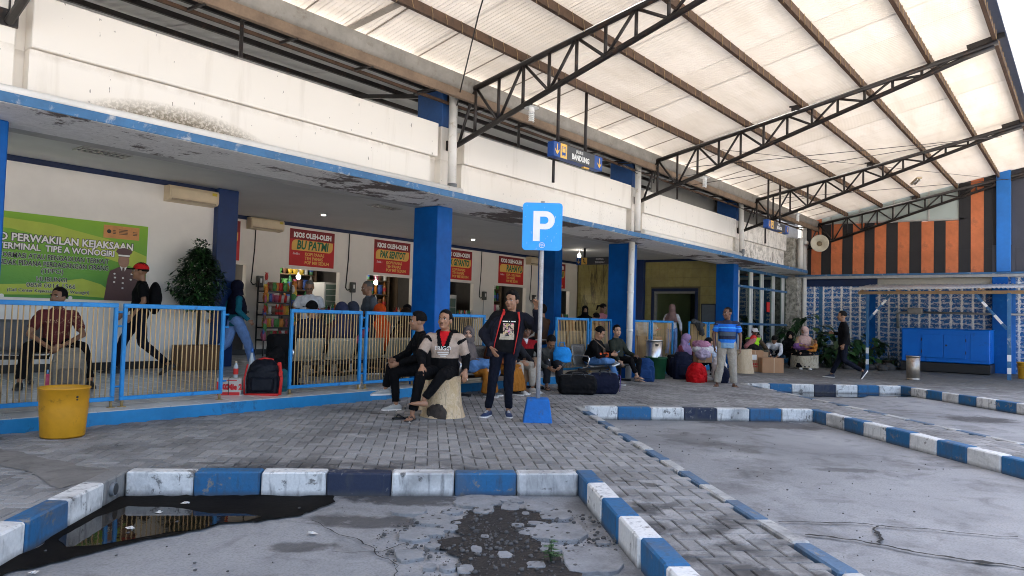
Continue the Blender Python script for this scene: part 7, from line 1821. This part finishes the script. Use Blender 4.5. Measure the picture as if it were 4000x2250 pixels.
# man in the beige and black hoodie on the pale stump
BEI = Cc('beige_fleece', (.46, .36, .29)); REDT = Cc('red_tee', (.62, .015, .02))
def hood_zone(c_, q):
    if q == 'torso':
        k = math.hypot(c_[0] * 1.0, 0)
        if c_[1] > .02 and abs(c_[0]) < .055 - (1.045 - c_[2]) * .30 and c_[2] > .90: return 2
        if c_[1] > .0 and abs(c_[0]) < .115 - (1.10 - c_[2]) * .22 and c_[2] > .86: return 0
        return 1 if c_[2] > .745 else 0
    if q[:2] == 'sh': return 1
    if q[:2] == 'ua':
        f_ = (Vector(c_) - V(.178 if c_[0] > 0 else -.178, .04, 1.0)).length / .27
        return 0 if f_ < .36 else (1 if f_ < .86 else 0)
    return 0
r_, s_, H_, HM_ = person('man in a beige and black hoodie seated on the pale stump', (6.80, 6.51, .0), 213, seat_pose(.50, p=(0, 0, .57), c=(0, .05, 1.03), kR=(.22, .40, .545), aR=(.30, .46, .085), kL=(-.06, .44, .56), aL=(.15, .50, .26), eR=(.285, .16, .78), wR=(.22, .36, .655), eL=(-.265, .0, .77), wL=(-.285, .10, .60)),
       lod=2, sk='tan', hair='short', hyaw=-14, hpitch=8, beard=True, shirt=BLKC, smats=[BLKC, BEI, REDT], zone=hood_zone, sleeve='long', shirt_len=.16, bulk=1.10, sw=1.06, wr=.010, trousers=BLKC, tw=1.05, shoes='sandal', barefoot=('L',), fL=(.95, .25, .10), fR=(.1, 1, 0), hands={'R': dict(d=(-.05, .75, -.65), n=(0, -.6, -.8), curl=.25), 'L': dict(d=(.0, .35, -.93), n=(.3, -.9, 0), curl=.3)})
decal_text(r_, s_, 'ERIGO', .074, 0.005, .868, TXT_W, .0005, 1.0)
for k, w_ in enumerate((.15, .12, .07)): decal_quad(r_, s_, w_, .010, 0.0, .815 - .022 * k, TXT_W, 'small_print', 4)
S_ = Solid(); S_.cap((-.10, -.075, 1.05), (.10, -.075, 1.05), .055, .055, 'b'); S_.cap((.10, -.07, 1.06), (.085, .05, 1.02), .035, .03, 'b'); S_.cap((-.10, -.07, 1.06), (-.085, .05, 1.02), .035, .03, 'b'); S_.build('hood', BLKC, r_, .011, None, 4, .006)
b = MB()
for q in (-1, 1): b.tube([(q * .075, .125, 1.0), (q * .08, .155, .9), (q * .078, .16, .80)], .0035, 5)
b.build('drawstring', BLKC, r_)
b = MB(); b.tube([(-.315, .17, .50), (-.34, .23, .485)], .0045, 6); b.build('cigarette', TXT_W, r_)
sl_ = thing('sandal', 'loose black sandal lying on the paving by the seated hoodie man', 'sandal', (6.20, 6.62, .006), R(70)); b = MB()
P2 = [(-.12, .0), (-.10, .036), (.0, .04), (.07, .05), (.12, .042), (.145, .0)]; poly = [(w_, a_) for a_, w_ in P2] + [(-w_, a_) for a_, w_ in P2[::-1][1:-1]]; b.prism(poly[::-1], 0, .018); b.tube([(.042, 0, .015), (.02, .06, .055), (0, .09, .03)], .007, 6); b.tube([(-.042, 0, .015), (-.02, .06, .055), (0, .09, .03)], .007, 6); b.build('sole', BLACKP, sl_)
# standing man holding the sign pole
def open_zone(c_, q): return 0
r_, s_, H_, HM_ = person('young man in open red-piped jacket standing with a hand on the parking sign pole', (7.34, 6.03, 0), 220, stand_pose(p=(-.04, 0, .90), c=(-.12, -.02, 1.36), kR=(.10, .05, .48), aR=(.15, .02, .085), kL=(-.11, .02, .48), aL=(-.12, -.02, .085), eR=(.25, -.05, 1.10), wR=(.13, .10, .92), eL=(-.50, .08, 1.18), wL=(-.44, .27, 1.47)),
       lod=2, sk='tan', scale=.965, hair='side', hyaw=-30, hpitch=-3, shirt=Cc('black_tee', (.009, .009, .010)), sleeve='short', shirt_len=.14, trousers=JNAVY, tw=.98, shoes=mat('navy_canvas_shoe', (.02, .04, .11), .6), sole=TXT_W, fR=(.45, 1, 0), fL=(-.1, 1, 0), bulk=1.0,
       hands={'R': dict(d=(-.45, .25, -.85), n=(-.8, -.4, 0), curl=.3), 'L': dict(d=(-.2, .45, .85), n=(.55, .75, 0), curl=.75)})
t = NT('tshirt_print'); co = t.co('Object'); v = t.n('ShaderNodeTexVoronoi'); v.inputs['Scale'].default_value = 34; t.l(co, v.inputs[0]); n = t.noise(co, 26, 4, .7, 1)
c_ = t.mix(t.ramp(n, .42, .58), t.mix(.5, v.outputs['Color'], (.45, .10, .06)), (.62, .50, .36)); c_ = t.mix(t.ramp(t.noise(co, 40, 3), .52, .56), c_, (.02, .015, .015)); t.col(c_); t.rough(.8); PRT = t.m
decal_quad(r_, s_, .145, .15, -.09, 1.175, PRT, 'shirt_print'); decal_quad(r_, s_, .19, .06, -.075, 1.08, mat('pale_print', (.5, .44, .33), .8, .5, 30), 'shirt_print', off=.003); decal_quad(r_, s_, .05, .022, -.075, 1.09, BLACKP, 'shirt_print', off=.006); decal_quad(r_, s_, .20, .025, -.07, 1.045, mat('pale_print', (.5, .44, .33)), 'shirt_print', 10, off=.003)
for x, w_ in ((-.045, .07), (-.10, .016), (-.155, .06)): decal_quad(r_, s_, w_, .014, x, 1.275, TXT_W, 'shirt_print', 4, off=.004)
# his open jacket: two front halves, back and sleeves
JK = Cc('dark_jacket', (.014, .015, .024)); c0 = V(-.12, -.02, 1.36)
T = Solid()
for q, E_, W_ in ((1, V(.25, -.05, 1.10), V(.13, .10, .92)), (-1, V(-.50, .08, 1.18), V(-.44, .27, 1.47))):
    S0 = c0 + V(q * .19, -.01, -.03); T.cap(c0 + V(q * .07, -.02, -.01), S0, .07, .075, 'j'); T.cap(S0, E_, .076, .066, 'j'); T.cap(E_, E_.lerp(W_, .93), .064, .050, 'j', flatB=True)
    T.loft([(V(q * .165 - .02, -.02, .80), V(.055, 0, 0), V(0, .125, 0)), (V(q * .165 - .055, -.02, 1.0), V(.055, 0, 0), V(0, .135, 0)), (V(q * .165 - .09, -.02, 1.2), V(.06, 0, 0), V(0, .135, 0)), (V(q * .12 - .12, -.03, 1.36), V(.05, 0, 0), V(0, .09, 0))], 'j')
T.loft([(V(-.02, -.11, .80), V(.18, 0, 0), V(0, .05, 0)), (V(-.075, -.11, 1.1), V(.18, 0, 0), V(0, .05, 0)), (V(-.12, -.10, 1.36), V(.13, 0, 0), V(0, .05, 0))], 'j'); T.cap((-.21, -.1, 1.39), (-.03, -.1, 1.39), .05, .05, 'j')
T.build('jacket', JK, r_, .011, None, 4, .008, seed=4)
b = MB()
for q in (-1, 1): b.tube([(q * .10 - .12, .055, 1.40), (q * .125 - .11, .115, 1.3), (q * .135 - .085, .13, 1.15), (q * .14 - .055, .125, 1.0), (q * .14 - .03, .118, .84)], [.016, .012, .007, .006, .005], 8)
b.tube([(-.02, -.02, 1.43), (-.03, .05, 1.40), (-.02, .06, 1.36)], .014, 6); b.build('red_piping', REDB, r_)
# woman in a grey headscarf with a denim jacket on her lap, companion in brown and mustard
r_, s_, H_, HM_ = person('woman in a grey headscarf seated with a blue denim jacket on her lap', (8.93, 8.08, 0), 292, seat_pose(.36, c=(0, .0, .83), kR=(.10, .42, .42), kL=(-.10, .42, .42), aR=(.1, .44, .085), aL=(-.1, .44, .085), wR=(.08, .32, .56), wL=(-.08, .32, .56), eR=(.24, .1, .6), eL=(-.24, .1, .6)), lod=1, sk='light', female=True, hyaw=-72, hijab=Cc('warm_grey_scarf', (.15, .125, .12)), hdrape=.42, shirt=Cc('grey_mauve', (.10, .085, .085)), sleeve='long', skirt=Cc('mustard', (.34, .13, .02)), shoes=SHOEG, scale=.97, shirt_len=.18)
S_ = Solid(); S_.ell((0, .28, .52), (.24, .26, .10), 'b'); S_.ell((-.12, .46, .42), (.16, .10, .17), 'b'); S_.ell((.12, .18, .5), (.16, .16, .12), 'b'); S_.build('denim_jacket_on_lap', DEN, r_, .013, None, 4, .022, (9, 9, 9))
person('woman in a rust brown top and mustard skirt seated behind the standing man', (9.62, 8.06, 0), 280, seat_pose(.36, c=(0, .02, .83), kR=(.12, .44, .42), kL=(-.12, .44, .42), eL=(-.26, .12, .6), wL=(-.1, .34, .55), eR=(.28, .14, .58), wR=(.14, .36, .52), aR=(.1, .46, .085), aL=(-.1, .46, .085)), lod=1, sk='tan', female=True, hijab=Cc('rust_scarf', (.18, .06, .025)), hdrape=.3, shirt=Cc('rust_top', (.22, .07, .025)), sleeve='long', skirt=MC['cloth_mustard'], shoes=SHOEK)
person('man in pale grey trousers and white trainers seated behind the standing man, cigarette in hand', (10.05, 8.06, 0), 262, seat_pose(.36, c=(0, .0, .84), kR=(.14, .40, .46), kL=(-.14, .42, .46), aR=(.16, .48, .085), aL=(-.16, .44, .085), eR=(.26, .16, .60), wR=(.12, .40, .52), eL=(-.27, .18, .58), wL=(-.18, .42, .50)), lod=1, sk='tan', hair='short', shirt=CHAR, sleeve='long', trousers=GRYT, tw=1.1, shoes=SHOEW, sole=TXT_W)
# man in the black cap with the red and black jacket
def rb_zone(c_, q):
    if q == 'torso':
        if c_[1] > .02 and abs(c_[0]) < .04 - (.90 - c_[2]) * .45: return 2
        return 1 if c_[2] > .735 else 0
    return 1 if q[:2] in ('sh',) else 0
person('older man in black cap and red shouldered jacket seated left of the sign pole', (10.52, 8.08, 0), 236, seat_pose(.36, c=(0, .0, .86), kR=(.12, .44, .47), aR=(.14, .46, .085), kL=(-.08, .42, .52), aL=(-.02, .62, .20), eR=(.27, .1, .62), wR=(.12, .32, .55), eL=(-.27, .1, .62), wL=(-.12, .32, .56)), lod=1, sk='dark', cap=BLKC, hair='short', hyaw=4, shirt=BLKC, smats=[BLKC, Cc('crimson', (.25, .01, .015)), WHT], zone=rb_zone, sleeve='long', trousers=KHK, tw=1.2, hems=.78, shoes=mat('tan_loafer', (.26, .16, .1), .5), sole=BLACKP)
person('hunched person in a grey jacket and dark trousers seated right of the sign pole', (11.1, 8.05, 0), 236, seat_pose(.36, c=(0, .24, .70), kR=(.12, .44, .46), kL=(-.10, .46, .46), aR=(.12, .46, .085), aL=(-.12, .50, .085), eR=(.26, .34, .50), wR=(.12, .52, .40), eL=(-.26, .34, .5), wL=(-.12, .52, .42)), lod=1, sk='brown', hpitch=-45, hair='short', shirt=Cc('grey_olive', (.075, .075, .07)), sleeve='long', trousers=CHAR, tw=1.25, shoes='sandal')
# phone user and the young man beside him
r_, s_, H_, HM_ = person('man in a black hoodie and blue jeans looking at his phone', (12.62, 8.02, 0), 284, seat_pose(.36, c=(0, .14, .84), kR=(.22, .40, .48), aR=(-.04, .50, .47), kL=(-.10, .42, .44), aL=(-.06, .56, .085), eR=(.27, .26, .58), wR=(.10, .48, .60), eL=(-.27, .24, .60), wL=(-.10, .46, .62)), lod=2, sk='tan', hair='short', hyaw=14, hpitch=-30, shirt=BLKC, smats=[BLKC, Cc('orange_print', (.62, .10, .03))], zone=lambda c_, q: 1 if (q == 'faR' and noise.noise(Vector(c_) * 14) > .05 and c_[1] < .45) else 0, sleeve='long', trousers=DEN, tw=.95, shoes=SHOEG, sole=TXT_W, fR=(-.95, .1, .15), fL=(.2, 1, 0), bulk=1.12)
b = MB(); b.cbox((0, 0, 0), (.075, .15, .009), .003); o = b.build('phone', mat('phone_case', (.12, .25, .45), .3), r_); o.location = (.0, .565, .64); o.rotation_euler = (R(35), 0, R(10))
b = MB(); b.bar((.16, .10, .92), (.02, .30, .72), .05, .012); b.bar((.02, .30, .72), (-.14, .26, .58), .05, .012); b.build('bag_strap', Cc('tan_strap', (.30, .22, .15)), r_)
person('young man in a dark green shirt and black trousers seated beside the phone user', (13.72, 8.02, 0), 268, seat_pose(.36, c=(.02, -.04, .86), kR=(.12, .40, .46), aR=(.06, .52, .16), kL=(-.16, .44, .45), aL=(-.10, .44, .085), eR=(.27, .06, .60), wR=(.26, .20, .44), eL=(-.27, .08, .6), wL=(-.16, .34, .54)), lod=1, sk='light', hair='short', hyaw=-32, hpitch=2, shirt=OLV, sleeve='long', trousers=BLKC, tw=.95, hems=.86, shoes='sandal', sole=mat('grey_sandal', (.2, .18, .17), .6))
# behind the far fences
person('person in a black headscarf standing deep in the hall in front of the yellow wall', (17.0, 11.0, zf(11) - .15), 220, stand_pose(), lod=0, sk='brown', female=True, hijab=BLKC, hdrape=.5, shirt=BLKC, sleeve='long', skirt=BLKC, shoes=SHOEK, scale=.93)
person('girl in a pink top with tied hair standing behind the far fence', (16.2, 9.95, zf(9.95)), 262, stand_pose(eR=(.25, .08, 1.1), wR=(.12, .26, 1.0), eL=(-.25, .08, 1.1), wL=(-.12, .26, 1.0)), lod=1, sk='brown', female=True, hair='tail', hpitch=-25, hyaw=30, shirt=Cc('pink_top', (.58, .22, .25)), sleeve='short', trousers=CHAR, shoes=SHOEK, scale=.89)
back('dark haired person seated behind the far fence below the girl in pink', 15.95, 10.0, Cc('rusty_brown', (.24, .10, .03)), hair='short', heading=90)
back('person with dark hair seated behind the fence next to the third column', 13.6, 10.0, Cc('brown_shirt', (.09, .05, .03)), hair='long', heading=90, scale=1.08)
back('person in an orange brown dress seated behind the fence of the phone user', 13.9, 9.4, batik('orange_brown_batik', (.30, .13, .03), (.45, .25, .08), 14), hj=Cc('tan_scarf', (.32, .16, .06)), female=True, scale=.86)
person('person in a mint top standing beside the third column drain pipe', (16.2, 9.6, zf(9.6)), 200, stand_pose(), lod=0, sk='tan', female=True, shirt=Cc('mint', (.08, .28, .18)), trousers=CHAR, shoes=SHOEK, scale=.86, hijab=Cc('mint_scarf', (.1, .3, .2)))
person('woman in a dusty pink headscarf and white top walking into the waiting room', (20.2, 9.95, zf(10)), 15, stand_pose(kR=(.09, .12, .48), aR=(.1, .15, .09), kL=(-.09, -.05, .48), aL=(-.1, -.25, .12), eL=(-.28, .1, 1.12), wL=(-.24, .30, 1.2)), lod=0, sk='tan', female=True, hijab=Cc('dusty_pink_scarf', (.28, .17, .15)), hdrape=.2, shirt=WHT, sleeve='long', trousers=LDEN, shoes=SHOEK, scale=.96)
# around the luggage heap
person('woman in a lavender headscarf and maroon top seated low behind the luggage', (17.25, 8.22, 0), 258, seat_pose(.18, c=(0, .10, .68), kR=(.16, .40, .42), kL=(-.16, .40, .42), aR=(.14, .46, .085), aL=(-.14, .46, .085), eR=(.26, .22, .46), wR=(.05, .40, .40), eL=(-.26, .22, .46), wL=(-.05, .40, .40)), lod=1, sk='tan', female=True, hijab=Cc('lavender_scarf', (.36, .24, .42)), hdrape=.22, hpitch=-25, hyaw=30, shirt=Cc('maroon_top', (.17, .035, .05)), sleeve='long', trousers=CHAR, shoes=SHOEK)
person('boy in a dark shirt bending over the luggage heap', (17.2, 7.75, 0), 270, seat_pose(.16, c=(0, .22, .62), kR=(.16, .40, .42), kL=(-.16, .40, .42), aR=(.14, .46, .085), aL=(-.14, .46, .085), eR=(.24, .36, .40), wR=(.05, .5, .34), eL=(-.24, .36, .4), wL=(-.05, .5, .34)), lod=1, sk='tan', hair='short', hpitch=-20, hyaw=30, shirt=CHAR, sleeve='short', trousers=JNAVY, shoes=SHOEK)
# man in the striped polo
PS = bands_mat('striped_polo', [(.93, (.18, .33, .50)), (1.0, (.008, .16, .62)), (1.035, (.012, .018, .05)), (1.075, (.010, .014, .04)), (1.155, (.06, .085, .12)), (1.165, (.012, .018, .05)), (1.235, (.006, .13, .60)), (1.255, (.05, .40, .85)), (1.325, (.006, .13, .60)), (1.5, (.014, .018, .045))])
def polo_sl(c_, q): return 1 if q[:2] == 'ua' else 0
SLV = bands_mat('striped_sleeve', [(1.13, (.14, .18, .22)), (1.15, (.012, .018, .05)), (1.225, (.006, .13, .60)), (1.245, (.05, .40, .85)), (1.29, (.006, .13, .60)), (1.5, (.014, .018, .045))])
person('stout man in a blue striped polo and pale trousers standing by the luggage', (14.45, 5.88, 0), 208, stand_pose(c=(0, -.02, 1.355), kR=(.12, .03, .48), aR=(.19, .03, .075), kL=(-.12, .03, .48), aL=(-.16, -.05, .075), eR=(.27, -.05, 1.10), wR=(.255, .0, .84), eL=(-.275, -.02, 1.09), wL=(-.265, .08, .83)), lod=2, sk='dark', scale=.965, hair='crop', hyaw=-48, shirt=PS, smats=[PS, SLV], zone=polo_sl, sleeve='short', shirt_len=.19, bulk=1.10, trousers=GRYT, tw=1.45, hems=.98, shoes='sandal', sole=mat('brown_sandal', (.08, .05, .035), .6), fR=(.35, 1, 0), fL=(-.25, 1, 0), wr=.010)
# far right group
NEON = Cc('neon_vest', (.38, .75, .03)); 
r_, s_, H_, HM_ = person('man in a white cap and neon yellow vest seated behind the cartons, hugging bags', (20.95, 7.75, 0), 232, seat_pose(.40, c=(0, .05, .88), kR=(.2, .42, .48), kL=(-.22, .42, .5), aR=(.18, .44, .085), aL=(-.2, .44, .085), eR=(.28, .2, .64), wR=(.12, .36, .52), eL=(-.3, .2, .62), wL=(-.24, .46, .50)), lod=1, sk='dark', cap=Cc('white_cap', (.66, .66, .66)), hyaw=-8, hpitch=-10, shirt=NEON, smats=[NEON, Cc('brown_cuff', (.10, .07, .05))], zone=lambda c_, q: 1 if q[:2] in ('ua', 'fa') or (q == 'torso' and c_[0] > .03) else 0, sleeve='long', trousers=Cc('olive_grey', (.10, .095, .075)), shoes=SHOEK)
S_ = Solid(); S_.ell((.14, .26, .58), (.20, .14, .15), 'b'); S_.build('black_bag_on_lap', CK, r_, .016, None, 4, .015)
S_ = Solid(); S_.cap((.10, .22, .86), (.30, .20, .66), .075, .085, 'b'); S_.build('pink_bag_on_shoulder', Cc('dusty_pink', (.45, .18, .18)), r_, .016, None, 4, .012)
S_ = Solid(); S_.ell((.10, .20, .90), (.10, .08, .09), 'b'); S_.build('red_cloth', REDB, r_, .014, None, 4, .015)
person('child with dark hair half hidden behind the man in the white cap', (22.1, 8.0, 0), 225, seat_pose(.36), lod=0, sk='brown', hair='short', shirt=CHAR, trousers=CHAR, shoes=SHOEK, scale=.82)
person('person in a white shirt and jeans bent far forward beside the mother', (22.75, 7.75, 0), 200, seat_pose(.40, c=(0, .34, .70), kR=(.14, .42, .46), kL=(-.14, .42, .46), aR=(.14, .42, .085), aL=(-.14, .42, .085), eR=(.2, .52, .46), wR=(.1, .62, .36), eL=(-.2, .52, .46), wL=(-.1, .62, .36)), lod=0, sk='tan', hair='short', hpitch=-60, shirt=WHT, sleeve='long', trousers=JNAVY, shoes=SHOEK)
person('woman in a black headscarf leaning toward the mother with a child', (23.25, 7.55, 0), 235, seat_pose(.36, c=(0, .15, .80), wR=(.05, .35, .62), eR=(.24, .2, .55)), lod=0, sk='light', female=True, hijab=BLKC, hpitch=-20, hyaw=-30, hdrape=.3, shirt=BLKC, sleeve='long', skirt=BLKC, shoes=SHOEK)
r_, s_, H_, HM_ = person('mother in a peach headscarf with a child on the low bark stump', (22.9, 6.88, 0), 205, seat_pose(.42, c=(0, .0, .94), kR=(.16, .42, .46), kL=(-.10, .42, .46), aR=(.16, .46, .085), aL=(-.06, .5, .085), eR=(.26, .14, .72), wR=(.1, .32, .70), eL=(-.26, .14, .7), wL=(-.08, .3, .66)), lod=1, sk='tan', female=True, hijab=Cc('peach_scarf', (.55, .38, .34)), hdrape=.2, hyaw=-60, hpitch=-15, shirt=Cc('camel_top', (.36, .24, .14)), sleeve='long', skirt=BLKC, shoes=SHOEW)
S_ = Solid(); S_.cap((-.2, .1, .62), (.24, .18, .66), .10, .11, 'b'); S_.build('purple_sling', Cc('purple_sling', (.20, .09, .25)), r_, .016, None, 4, .015)
person('toddler in orange clothes lying across the lap of the mother on the stump', (22.75, 6.55, .36), 120, seat_pose(.30, c=(0, -.10, .74), kR=(.10, .34, .36), kL=(-.1, .3, .36), aR=(.1, .52, .20), aL=(-.1, .5, .2), wR=(.2, .3, .62), wL=(-.2, .3, .62)), lod=0, sk='brown', hair='short', shirt=Cc('orange_knit', (.50, .19, .04)), sleeve='long', trousers=MC['cloth_orange_knit'], shoes=SHOEW, scale=.52)
# walking man in black
r_, s_, H_, HM_ = person('man in a black long sleeved shirt and jeans walking left past the shelter', (19.62, 4.92, 0), 112, stand_pose(c=(0, .02, 1.36), kR=(.09, .10, .48), aR=(.09, .28, .085), kL=(-.09, .02, .46), aL=(-.09, -.42, .20), eR=(.26, .02, 1.10), wR=(.16, .24, 1.12), eL=(-.27, -.02, 1.09), wL=(-.27, .05, .85)), lod=1, sk='brown', hair='short', hyaw=4, shirt=BLKC, sleeve='long', trousers=JNAVY, tw=1.05, shoes=mat('navy_slip_on', (.012, .018, .04), .6), sole=TXT_W, fL=(0, .55, -.8), bulk=1.08, shirt_len=.16)
for k in range(3): decal_quad(r_, s_, .05, .06, -.05 + .03 * k, 1.22 - .06 * k, mat('pale_blue_print', (.3, .45, .55), .7), 'back_print', 4, back=True)
